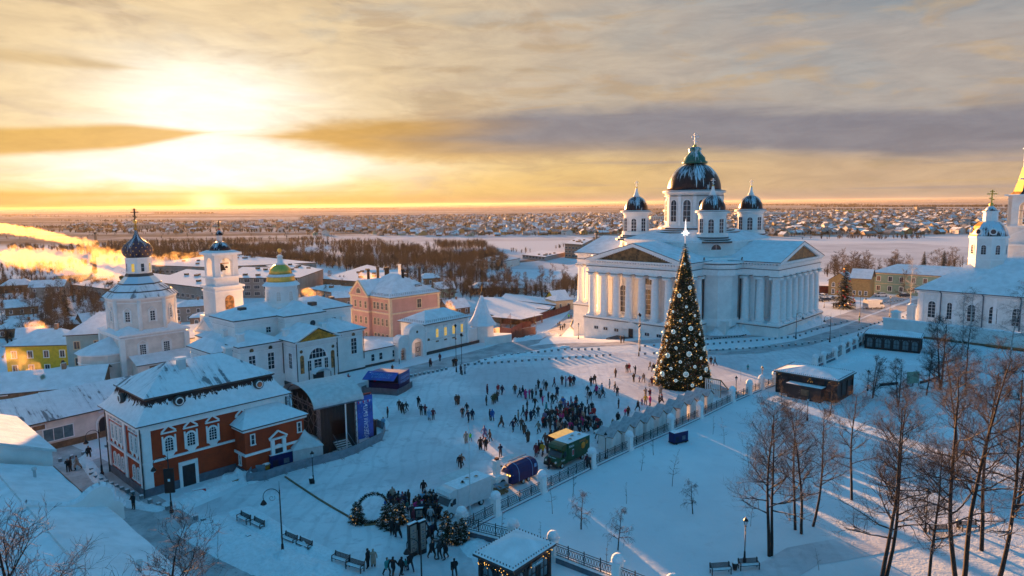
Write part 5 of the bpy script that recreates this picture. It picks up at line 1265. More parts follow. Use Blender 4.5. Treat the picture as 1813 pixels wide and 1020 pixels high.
# ------------------------------------------------------------------ market sheds, brown fences by the slope
def sheds():
    def poly_roof(nm, label, px, z, m, hz, wall='brown_wall', cat='shed', tilt=None, cols=False):
        for _ in range(8): P = [G(x, y, z) for x, y in px]; o = sum(P, Vector()) / len(P); z = .5 * z + .5 * (ter(o.x, o.y) + hz)
        o.z = 0
        t = thing(nm, label, cat, (o.x, o.y, ter(o.x, o.y)), 0); zt = z - ter(o.x, o.y)
        Q = [p - o for p in P]; zs = [zt] * len(Q)
        if tilt: zs = [zt + k for k in tilt]
        r = MB(); r.face([(q.x, q.y, s_ + .3) for q, s_ in zip(Q, zs)], m)
        for i in range(len(Q)): j = (i + 1) % len(Q); r.face([(Q[i].x, Q[i].y, zs[i]), (Q[j].x, Q[j].y, zs[j]), (Q[j].x, Q[j].y, zs[j] + .3), (Q[i].x, Q[i].y, zs[i] + .3)], 'gutter')
        r.face([(q.x, q.y, s_) for q, s_ in zip(Q, zs)][::-1], 'gutter'); obj('roof', r, t)
        w = MB()
        for i in range(len(Q)):
            j = (i + 1) % len(Q); a, b = Q[i] * .94, Q[j] * .94
            if cols:
                for k in range(3): c = a.lerp(b, k / 3); w.bar((c.x, c.y, -4), (c.x, c.y, zt), .5, .5, wall)
            else: w.face([(a.x, a.y, -8), (b.x, b.y, -8), (b.x, b.y, zs[j]), (a.x, a.y, zs[i])], wall)
        obj('post' if cols else 'wall', w, t); return t
    poly_roof('market_shed', 'wide low shed roof with torn dark patches in its snow behind the canopy', [(840,548),(882,562),(930,565),(978,548),(985,541),(890,530),(855,530)], -1.0, 'roof_snow', 2.6, tilt=(0,0,0,0,0,.8,.8))
    poly_roof('market_shed', 'second snow-patched shed roof stepping up towards the yellow house', [(885,530),(985,541),(984,536),(982,533),(895,523)], .2, 'roof_snow', 3.2, tilt=(0,0,0,.8,.8))
    poly_roof('market_canopy', 'flat sunlit snow canopy on dark posts behind the brown curved fence', [(866,560),(922,565),(962,556),(923,548)], 1.0, 'roof_clean', 3.0, cols=True)
    poly_roof('house', 'small sun-touched hut with gable between canopy and yellow house', [(950,546),(972,549),(978,542),(955,540)], .6, 'roof_clean', 2.8, 'ochre_wall')
    t = barrier('board_fence', [(852,578),(868,583),(885,585),(905,583),(925,580),(940,578)], 2.3, 'fence_brown', 'brown board fence curving below the sunlit flat canopy', None, cat='fence', foot=False, slats=True)
    barrier('board_fence', [(940,574),(960,566),(985,558),(1005,551),(1014,546)], 2.6, 'fence_brown', 'long brown board fence climbing beside the lane towards the yellow house', None, cat='fence', foot=False, slats=True)
    barrier('board_fence', [(906,604),(928,597),(948,590)], 2.3, 'fence_brown', 'short brown board fence next to the white wall end', None, cat='fence', foot=False, slats=True)
    barrier('boundary_wall', [(858,612),(878,610),(906,606)], 2.0, 'plaster', 'white rendered wall running right from the corner turret', None, cat='wall', foot=False)
    # yellow cottage left of the cathedral
    h = thing('yellow_cottage', 'pale yellow single-storey cottage with snow roof left of the cathedral columns', 'house', G(984, 552), TH - .35)
    w = MB(); w.box(0, 9, 0, 9, -4, 4.6, 'cream', bot=False); w.box(4.5, 12, 9.1, 16, -4, 4.6, 'yellow_wall', bot=False); obj('wall', w, h)
    w = MB(); w.hip(0, 9, 0, 9, 4.6, 7.2, 'roof_clean', 4.4, .5); w.gable(4.5, 12, 9.1, 16, 4.6, 7.4, 'roof_snow', 'yellow_wall', .2, .5); obj('roof', w, h)
    for x in (2.4, 6.4): win(h, x, 0, 1.4, S, 1.0, 1.8, False, 'trim', 'glass', (1, 1), .15)
sheds()
# ------------------------------------------------------------------ giant new year tree
def new_year_tree():
    p = Vector((30.9, 121.5, 0)); t = thing('christmas_tree', 'giant cone-shaped Christmas tree with lit white baubles and a star on top', 'christmas tree', p)
    H = 25.6; rs = random.Random(11)
    def R(z): f = z / H; return 5.0 * (1 - f) ** .96 + .18
    c = MB(); c.lathe([(R(z) - .3, z) for z in [H * k / 14 for k in range(15)]], 28, 'tinsel'); obj('core', c, t)
    g = MB()
    for i in range(17000):
        f = 1 - math.sqrt(rs.random()); z = H * f * .995 + .05; a = rs.random() * 2 * pi; r = R(z) - .28
        b = Vector((r * cos(a), r * sin(a), z)); L = .42 + .25 * rs.random(); o = Vector((cos(a + rs.uniform(-.7,.7)), sin(a + rs.uniform(-.7,.7)), rs.uniform(-.5, .35))).normalized() * L
        s_ = Vector((-sin(a), cos(a), rs.uniform(-.6, .6))) * .10
        g.face([b - s_, b + s_, b + o], 'tinsel_gold' if rs.random() < .16 else 'tinsel')
    obj('garland', g, t)
    n = 0
    for i in range(84):
        f = 1 - math.sqrt(1 - (i + .5) / 84); z = .8 + (H - 2.5) * f; a = i * 2.39996; r = R(z) + .12; s_ = (.24 if i % 3 else .42) * (1 - .45 * f)
        b = MB(); b.ball((0, 0, 0), s_, 'bauble', 12, 7)
        for ph in range(12): b.bar((s_*1.12*cos(ph*pi/6), s_*.25, s_*1.12*sin(ph*pi/6)), (s_*1.12*cos((ph+1)*pi/6), s_*.25, s_*1.12*sin((ph+1)*pi/6)), .07, .07, 'bauble_ring')
        obj('bauble', b, t, (r * cos(a), r * sin(a), z), a - pi / 2); n += 1
    l = MB()
    for i in range(2600):
        f = 1 - math.sqrt(rs.random()); z = .3 + (H - .5) * f; a = rs.random() * 2 * pi; r = R(z) + .16; k = rs.random(); s_ = .03 + .04 * rs.random()
        l.ball((r * cos(a), r * sin(a), z), s_, 'bauble' if k < .35 else 'warm_bulb' if k < .45 else 'bauble_ring' if k < .55 else 'gold' if k < .85 else 'red_plastic', 5, 3)
    tag(obj('small_light', l, t), kind='stuff')
    s = MB()
    for k in range(8):
        a = k * pi / 4; L = .95 if k % 2 == 0 else .7
        if k == 2: L = 2.6
        d = Vector((cos(a), 0, sin(a))); e = Vector((-sin(a), 0, cos(a)))
        s.face([e * .16, d * L, e * -.16, Vector((0, -.12, 0))], 'star_light'); s.face([e * .16, Vector((0, .12, 0)), e * -.16, d * L], 'star_light')
    s.ball((0, 0, 0), .28, 'star_light', 8, 5); s.bar((0, 0, -1.8), (0, 0, 0), .12, .12, 'trim'); obj('star', s, t, (0, 0, H + 1.9), atan2(-p.x, p.y) * 0 + .25)
new_year_tree()

# ------------------------------------------------------------------ huts
def huts():
    t0 = None; pk = [(1094.4,766.6),(1115.9,756.4),(1134.5,748),(1154,740.5),(1175.5,731),(1193,724.7),(1212.7,716.3),(1230,709),(1244.4,701),(1260,695)]
    words = ['nearest the green food truck', 'second from the green food truck', 'third from the green food truck', 'fourth from the green food truck', 'fifth along the row', 'fifth from the giant tree end', 'fourth from the giant tree end', 'third from the giant tree end', 'second from the giant tree end', 'nearest the giant tree and wooden slide']
    for i, p in enumerate(pk):
        g = G(*p, 2.55) + Vector((-.15, .15, 0)); lab = 'white wooden market hut, ' + words[i]
        if t0 is None:
            t0 = thing('market_hut', lab, 'market hut', (g.x, g.y, 0), TH, 'white market huts in a row along the iron fence')
            m = MB(); m.box(-1.0, 1.0, 0, 2.3, 0, 2.1, 'hut', bot=False); m.face([(-1.0, 0, 2.1), (1.0, 0, 2.1), (0, 0, 2.85)], 'hut'); m.face([(1.0, 2.3, 2.1), (-1.0, 2.3, 2.1), (0, 2.3, 2.85)], 'hut'); m.box(-.02, .02, -.02, 0, 0, 2.7, 'canvas'); obj('wall', m, t0)
            m = MB(); m.T = Matrix.Rotation(-pi / 2, 4, 'Z'); m.gable(-2.6, .15, -1.14, 1.14, 2.02, 2.88, 'hut_roof', None, .08, .0, 'wood'); obj('roof', m, t0)
            m = MB(); m.box(-.9, .9, 2.32, 2.4, .9, 1.9, 'dark'); m.face([(-.95, 2.4, 1.95), (.95, 2.4, 1.95), (.95, 3.2, 2.3), (-.95, 3.2, 2.3)], 'hut'); obj('serving_hatch', m, t0)
        else: copy_tree(t0, loc=(g.x, g.y, 0), label=lab)
huts()
def slide():
    g = G(1276, 704); t = thing('wooden_slide', 'wooden framed snow slide beside the last white hut and giant tree', 'slide', (g.x, g.y, 0), TH)
    m = MB()
    for k in range(9): m.box(-.3, -.22, k * .32, k * .32 + .14, .1, 3.0, 'hut')
    for y in (0, 1.4, 2.8): m.bar((-.2, y, 0), (-.2, y, 3.1), .12, .12, 'wood')
    m.box(-.28, -.15, -.1, 2.9, 1.2, 1.35, 'wood'); m.box(-.3, -.12, -.1, 2.9, 2.95, 3.1, 'wood'); obj('plank_wall', m, t)
    m = MB(); m.bar((-.1, 0, 3.0), (3.2, -.4, .1), .14, .14, 'wood'); m.bar((-.1, 2.8, 3.0), (4.4, 2.6, .1), .14, .14, 'wood'); m.face([(-.1, 0, 2.2), (4.2, 0, .1), (4.2, 2.6, .1), (-.1, 2.6, 2.2)], 'drift'); obj('ramp', m, t)
slide()

# ------------------------------------------------------------------ iron fence round the park
def iron_fence(name, pxs, label, base_h=.15, ph=2.2, zb=0.0, hpx=None, pillars=True, pxlist=True):
    P = [G(*p) if pxlist else p for p in pxs]; o = P[0].copy(); t = thing(name, label, 'fence', o)
    for i, p in enumerate(P):
        q = p - o
        if pillars:
            d = P[min(i + 1, len(P) - 1)] - P[max(0, i - 1)]; a = atan2(d.y, d.x)
            m = MB(); m.box(-.48, .48, -.48, .48, 0, base_h + .1, 'trim'); m.box(-.38, .38, -.38, .38, base_h + .1, ph - .35, 'trim'); m.box(-.5, .5, -.5, .5, ph - .35, ph - .2, 'trim', 'drift')
            m.lathe([(.52, ph - .2), (.56, ph + .02), (.5, ph + .22), (.33, ph + .42), (.1, ph + .52)], 12, 'drift'); obj('pillar', m, t, q, a)
    pan = {}
    for p, q in zip(P, P[1:]):
        d = q - p; L = d.length; a = atan2(d.y, d.x); m = MB(); m.box(.3, L - .3, -.26, .26, -.5, base_h, 'grey_plinth', 'drift', bot=False); m.box(.3, L - .3, -.3, .3, base_h, base_h + .09, 'drift'); obj('plinth', m, t, p - o, a)
        m = MB(); z0, z1 = base_h + .12, base_h + 1.22
        for z in (z0, z0 + .22, z1 - .2, z1): m.bar((.3, 0, z), (L - .3, 0, z), .045, .045, 'iron')
        n = max(2, int(L / 1.6))
        for k in range(1, n): x = L * k / n; m.bar((x, 0, base_h), (x, 0, z1 + .18), .07, .07, 'iron')
        x = .55
        while x < L - .5:
            zc = (z0 + z1) / 2 + .02; r = .13
            K = 8
            for k in range(K):
                u, v = 2*pi*k/K, 2*pi*(k+1)/K; m.bar((x + r*cos(u), 0, zc + .27*sin(u)), (x + r*cos(v), 0, zc + .27*sin(v)), .03, .03, 'iron')
            m.bar((x, 0, z0), (x, 0, z0 + .2), .02, .02, 'iron'); x += .29
        obj('iron_panel', m, t, p - o, a)
    return t
iron_fence('iron_fence', [(818,945),(878,912),(960,872),(1048,828),(1114,797),(1187,764),(1239,740),(1296,712),(1326,699),(1348,690),(1372,682)], 'long black wrought-iron fence with white snow-capped pillars behind the trucks and huts')
iron_fence('iron_fence', [(818,945),(909,968),(979,992),(1093,1036),(1190,1075)], 'black wrought-iron fence turning towards the camera past the small garlanded pavilion', .55, 2.4)
iron_fence('iron_fence', [(1443,650),(1457,645),(1478,636)], 'short iron fence with white pillars behind the middle brown pavilion', .5, 2.2)
iron_fence('iron_fence', [(1492,628),(1504,621),(1515,616),(1524,611),(1533,606)], 'iron fence with closely set white pillars running up to the dark glazed pavilion', .9, 2.2)
def park_gate():
    a, b = G(1480, 637), G(1490, 629); d = b - a; m = MB(); L = d.length
    t = thing('park_gate', 'black iron park gate between white pillars left of the dark pavilion', 'gate', a, atan2(d.y, d.x))
    for k in range(9): x = .2 + (L - .4) * k / 8; m.bar((x, 0, .1), (x, 0, 2.2 + .4 * sin(pi * k / 8)), .05, .05, 'iron')
    for z in (.3, 1.2, 2.0): m.bar((.2, 0, z), (L - .2, 0, z), .05, .05, 'iron')
    obj('gate_leaf', m, t)
park_gate()

# ------------------------------------------------------------------ pavilions
def pavilion(L_, F_, R_, h, label, apex=1.0, nx=4, ny=2, arches=True, lit=True, ridge=False, sign=None):
    a, b, c = G(*L_, h), G(*F_, h), G(*R_, h); x = (b - a); W = x.length; ang = atan2(x.y, x.x); y = Vector((-sin(ang), cos(ang), 0)); D = max(3, (c - b).dot(y))
    o = Vector((a.x, a.y, 0)); t = thing('pavilion', label, 'pavilion', o, ang); ov = .35
    m = MB()
    for k in range(nx + 1): xx = ov + (W - 2*ov) * k / nx; m.box(xx - .16, xx + .16, ov - .1, ov + .2, 0, h, 'black'); m.box(xx - .16, xx + .16, D - ov - .2, D - ov + .1, 0, h, 'black')
    for k in range(ny + 1): yy = ov + (D - 2*ov) * k / ny; m.box(ov - .1, ov + .2, yy - .16, yy + .16, 0, h, 'black'); m.box(W - ov - .2, W - ov + .1, yy - .16, yy + .16, 0, h, 'black')
    m.box(ov - .12, W - ov + .12, ov - .12, D - ov + .12, 0, .4, 'black'); m.box(ov - .14, W - ov + .14, ov - .14, D - ov + .14, h - .55, h, 'black'); obj('frame', m, t)
    m = MB(); m.box(ov + .02, W - ov - .02, ov + .02, D - ov - .02, .3, h - .2, 'dark' if not arches else 'glass_blue'); obj('glazing', m, t)
    if arches:
        for k in range(nx):
            xx = ov + (W - 2*ov) * (k + .5) / nx; ww = (W - 2*ov) / nx * .62; win(t, xx, ov - .02, .45, S, ww, h - 1.1, True, 'black', 'glass_blue', (1, 1), .2)
        for k in range(ny):
            yy = ov + (D - 2*ov) * (k + .5) / ny; ww = (D - 2*ov) / ny * .62; win(t, W - ov + .02, yy, .45, E_, ww, h - 1.1, True, 'black', 'glass_blue', (1, 1), .2)
    r = MB(); r.hip(0, W, 0, D, h, h + apex, 'roof_clean', min(W, D) / 2 * .98, .12, .22); n = int(W / .35)
    for k in range(n): xx = .1 + (W - .2) * k / n; r.box(xx - .03, xx + .03, .05, .12, h + .2, h + .42, 'gutter'); r.box(xx - .03, xx + .03, D - .12, D - .05, h + .2, h + .42, 'gutter')
    n = int(D / .35)
    for k in range(n): yy = .1 + (D - .2) * k / n; r.box(.05, .12, yy - .03, yy + .03, h + .2, h + .42, 'gutter'); r.box(W - .12, W - .05, yy - .03, yy + .03, h + .2, h + .42, 'gutter')
    obj('roof', r, t)
    if lit:
        l = MB(); rs = random.Random(int(W * 100)); q = int(9 * lit)
        for k in range(int(W * q)): l.ball((rs.random() * W, .1 + .15 * rs.random(), h - .05 - .75 * rs.random() ** 2), .035, 'warm_bulb' if rs.random() < .6 else 'gold', 4, 3)
        for k in range(int(D * q)): l.ball((W - .1 - .15 * rs.random(), rs.random() * D, h - .05 - .75 * rs.random() ** 2), .035, 'warm_bulb' if rs.random() < .6 else 'gold', 4, 3)
        tag(obj('garland_light', l, t), kind='stuff')
    return t, W, D
t, W, D = pavilion((840,984), (908.6,1014), (984,967), 2.9, 'small black glazed pavilion hung with warm lights at the bottom of the photo', 1.25, 2, 3)
m = MB(); m.box(W + .02, W + .08, D * .42, D * .68, 2.15, 2.65, 'glass_blue'); sg = obj('sign_board', m, t); text('Арзамас', .36, 'white_ink', sg, (W + .1, D * .55, 2.4), (pi / 2, 0, pi / 2))
t, W, D = pavilion((1371,658), (1484,677), (1522.6,662), 3.6, 'wide dark brown pavilion with snow roof at the fence end, right of the giant tree', 1.0, 5, 3, False, .25)
m = MB(); m.box(W*.28, W*.8, -1.5, .2, 0, 2.3, 'dark'); m.box(W*.26, W*.82, -1.7, .2, 2.3, 2.45, 'dark', 'drift'); m.box(W*.5, W*.62, -1.56, -1.5, .8, 1.8, 'brown_wall'); obj('porch', m, t)
pavilion((1529.4,591.8), (1631.8,601), (1656,594), 3.2, 'long dark glazed pavilion with arched panes before the white churchyard wall', 1.0, 6, 3, True, 0)

# ------------------------------------------------------------------ food trucks and trailer
def wheel(parent, x, y, r=.36, w=.22):
    o = MB(); o.T = Matrix.Translation((x, y, r)) @ Matrix.Rotation(pi / 2, 4, 'X'); o.lathe([(r * .6, -w/2), (r, -w/2), (r, w/2), (r * .6, w/2)], 16, 'tyre'); wh = obj('wheel', o, parent)
    o = MB(); o.T = Matrix.Translation((x, y, r)) @ Matrix.Rotation(pi / 2, 4, 'X'); o.lathe([(.02, -w/2 - .01), (r * .6, -w/2), (r * .6, w/2), (.02, w/2 + .01)], 12, 'canvas'); obj('rim', o, wh)
def box_truck(fpx, label, body, cabm, L=7.2, lux=True, H=2.95, green=False, name='food_truck', cat='food truck', group=None, ang=None, pos=None):
    p = pos or G(*fpx); t = thing(name, label, cat, (p.x, p.y, p.z), TH if ang is None else ang, group)
    b = MB(); y0, y1 = .0, 2.2
    pts = [(2.0, .75), (2.0, H), (2.0, H), (L, H), (L, .55), (2.0, .55)]
    b.box(2.05, L, y0 - .05, y1 + .05, .6, H, body, 'drift'); obj('box_body', b, t)
    c = MB()
    prof = [(0, .45), (0, .95), (.15, 1.15), (.75, 1.35), (1.35, 2.15), (2.05, 2.2), (2.05, .45)]
    c.face([(x, y0, z) for x, z in prof][::-1], cabm); c.face([(x, y1, z) for x, z in prof], cabm)
    for (xa, za), (xb, zb_) in zip(prof, prof[1:]): c.face([(xa, y0, za), (xb, y0, zb_), (xb, y1, zb_), (xa, y1, za)][::-1], cabm)
    c.prism([(.9, y0 + .05), (2.06, y0 - .03), (2.06, y1 + .03), (.9, y1 - .05)], 2.16, 2.2, cabm)
    al = [(1.0, 2.2), (.8, 2.45), (1.0, 2.8), (1.5, H - .02), (2.06, H - .02), (2.06, 2.2)]
    c.face([(x, y0 + .05, z) for x, z in al][::-1], cabm); c.face([(x, y1 - .05, z) for x, z in al], cabm)
    for (xa, za), (xb, zb_) in zip(al, al[1:]): c.face([(xa, y0 + .05, za), (xb, y0 + .05, zb_), (xb, y1 - .05, zb_), (xa, y1 - .05, za)], cabm)
    cb = obj('cab', c, t)
    w = MB(); w.face([(.74, y0 + .15, 1.38), (.74, y1 - .15, 1.38), (1.31, y1 - .2, 2.12), (1.31, y0 + .2, 2.12)][::-1], 'glass'); w.T = Matrix.Translation((-.02, 0, .02)); obj('windscreen', w, cb)
    for y in (y0 - .015, y1 + .015):
        w = MB(); w.face([(1.0, y, 1.4), (1.75, y, 1.4), (1.75, y, 2.05), (1.4, y, 2.05)][::(1 if y < 1 else -1)], 'glass'); obj('side_window', w, cb)
        w = MB(); w.box(.95, 1.05, min(y, y + (-.25 if y < 1 else .25)), max(y, y + (-.25 if y < 1 else .25)), 1.45, 1.8, 'black'); obj('wing_mirror', w, cb)
    for y in (.3, 1.9):
        w = MB(); w.ball((.04, y, .95), .16, 'lamp_glass', 8, 5); obj('headlight', w, cb)
    w = MB(); w.box(-.08, .12, y0, y1, .35, .62, 'black'); obj('bumper', w, cb)
    w = MB(); w.box(-.03, .03, .6, 1.6, .66, .9, 'black'); w.box(-.1, -.08, .85, 1.35, .42, .54, 'trim'); obj('grille', w, cb)
    for x in (.95, L - 1.5):
        for y in (.08, y1 - .08): wheel(t, x, y)
    if lux:
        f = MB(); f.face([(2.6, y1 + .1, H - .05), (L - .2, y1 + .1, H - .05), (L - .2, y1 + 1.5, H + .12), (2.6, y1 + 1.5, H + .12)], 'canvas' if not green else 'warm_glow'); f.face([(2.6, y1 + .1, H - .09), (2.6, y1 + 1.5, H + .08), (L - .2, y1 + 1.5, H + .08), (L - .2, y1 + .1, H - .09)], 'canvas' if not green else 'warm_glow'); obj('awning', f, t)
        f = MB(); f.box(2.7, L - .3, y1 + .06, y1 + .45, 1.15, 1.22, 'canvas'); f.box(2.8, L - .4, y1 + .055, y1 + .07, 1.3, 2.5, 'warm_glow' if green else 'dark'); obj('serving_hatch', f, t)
        for x, y in ((3.4, .7), (4.6, 1.3), (5.6, .9)):
            f = MB(); f.box(x - .2, x + .2, y - .18, y + .18, H, H + .16, 'canvas', 'wood'); obj('roof_vent', f, t)
    return t
tg = box_truck((987, 834), 'green food truck with orange fruit picture on its side, awning open to the crowd', 'truck_green', 'truck_green', 6.6, True, 2.95, True)
f = MB(); f.T = Matrix.Translation((5.2, -.06, 1.95)) @ Matrix.Rotation(pi / 2, 4, 'X'); f.lathe([(.01, 0), (.42, 0), (.42, .03), (.01, .03)], 16, 'orange'); f.T = Matrix.Translation((5.9, -.06, 2.2)) @ Matrix.Rotation(pi / 2, 4, 'X'); f.lathe([(.01, 0), (.26, 0), (.26, .03), (.01, .03)], 14, 'gold_paint'); f.T = Matrix.Identity(4)
f.box(4.4, 5.7, -.08, -.06, 2.5, 2.72, 'wood'); f.box(2.9, 3.2, -.08, -.06, 1.2, 1.9, 'red_plastic'); f.box(2.86, 3.24, -.075, -.06, 1.1, 2.0, 'white_ink'); obj('side_picture', f, tg)
text('Кафе', .42, 'white_ink', tg, (2.75, -.08, 2.45), (pi / 2, 0, 0)); text('Кафе', .3, 'white_ink', tg, (1.1, -.04, 1.05), (pi / 2, 0, 0))
f = MB(); f.box(.28, .75, .5, 1.7, 1.2, 1.24, 'truck_green'); obj('bonnet', f, tg); text('на колёсах', .2, 'white_ink', tg, (.43, 1.1, 1.32), (.3, 0, -pi / 2))
box_truck((786, 925), 'white box-bodied food truck with roof vents and side flap, front of the row', 'truck_white', 'truck_white', 7.0)
def trailer():
    p = G(907, 866); t = thing('food_trailer', 'rounded dark blue retro food trailer with amber bulbs between two trucks', 'food trailer', (p.x, p.y, 0), TH)
    b = MB(); n = 14; L = 4.9; D = 2.1
    sec = [(-.0, .55), (-.0, 1.5), (.12, 2.0), (.45, 2.4), (1.05, 2.55), (1.65, 2.4), (1.98, 2.0), (2.1, 1.5), (2.1, .55)]
    rows = []
    for k, (x, s_) in enumerate(((0, .35), (.15, .7), (.5, .93), (1.0, 1), (L - 1.0, 1), (L - .5, .93), (L - .15, .7), (L, .35))):
        rows.append([(x, 1.05 + (y - 1.05) * (.6 + .4 * s_), .55 + (z - .55) * (.55 + .45 * s_)) for y, z in sec])
    for r, q in zip(rows, rows[1:]):
        for k in range(len(sec) - 1): b.face([r[k], q[k], q[k + 1], r[k + 1]], 'blue_dark', None, True)
    b.face(rows[0][::-1], 'blue_dark'); b.face(rows[-1], 'blue_dark'); b.box(.3, L - .3, .2, 1.9, .35, .56, 'black'); obj('shell', b, t)
    for x in (1.2, 3.6): 
        m = MB(); pr = [(x, y * 1.02 - .02, z * 1.01 + .005) for y, z in sec]
        for u, v in zip(pr, pr[1:]): m.bar(u, v, .05, .05, 'pale_ink')
        obj('seam', m, t)
    m = MB(); m.bar((.2, .1, 1.5), (L - .2, .1, 1.5), .04, .04, 'pale_ink')
    for k in range(5): m.ball((-.03 + .0 * k, .35 + .36 * k, 1.52), .11, 'warm_bulb', 7, 4)
    obj('bulb_string', m, t)
    m = MB(); m.box(3.9, 4.3, -.04, 0.0, 1.5, 1.95, 'pale_ink'); obj('emblem', m, t)
    m = MB(); m.face([(.8, 2.0, 2.3), (L - .8, 2.0, 2.3), (L - .8, 3.1, 2.55), (.8, 3.1, 2.55)], 'canvas'); m.bar((.8, 1.4, 2.75), (L - .9, 1.4, 2.75), .1, .1, 'tarp'); obj('awning', m, t)
    for x in (2.0, 2.9): wheel(t, x, .12, .32); wheel(t, x, 1.98, .32)
    m = MB(); m.bar((0, 1.05, .45), (-1.1, 1.05, .4), .1, .1, 'canvas'); m.bar((-.9, 1.05, 0), (-.9, 1.05, .4), .08, .08, 'iron'); obj('tow_bar', m, t)
    m = MB(); m.box(-.35, .1, 1.7, 2.3, 2.2, 2.4, 'spruce'); obj('spruce_sprig', m, t)
trailer()
def stove():
    p = G(890, 868); t = thing('stove', 'white fairy-tale stove with a chimney between the white truck and blue trailer', 'stove', (p.x, p.y, 0), TH)
    m = MB(); m.box(-1.0, 1.0, 0, 1.8, 0, 1.5, 'hut'); m.box(-.8, .9, .2, 1.6, 1.5, 1.7, 'hut', 'drift'); obj('body', m, t)
    m = MB(); m.box(-.4, .3, .6, 1.2, 1.7, 3.3, 'hut'); m.box(-.5, .4, .5, 1.3, 3.3, 3.45, 'hut'); m.box(-.2, .2, .7, 1.1, 3.45, 3.7, 'fence_brown'); obj('chimney', m, t)
    m = MB(); m.prism([(x, z) for x, z in archpts(.9, .8)], 0, .05, 'dark'); o = obj('hearth', m, t, (0, -.01, .5)); o.rotation_euler = (pi / 2, 0, 0)
    p = G(884, 880); t = thing('log_pile', 'pile of cut logs under a tarp beside the white stove', 'log pile', (p.x, p.y, 0), TH)
    rs = random.Random(4)
    m = MB()
    for k in range(26): x, z = rs.random() * 1.6, .15 + rs.random() * .8; m.tube((x, 0, z), (x + .1, 1.0, z), .14, .14, 7, 'wood', True, True)
    obj('log', m, t); t.children[0]['kind'] = 'stuff'
    m = MB(); m.face([(-.1, -.1, .9), (1.9, -.2, .8), (1.8, 1.1, 1.1), (0, 1.1, 1.15)], 'tarp'); obj('tarp', m, t)
stove()

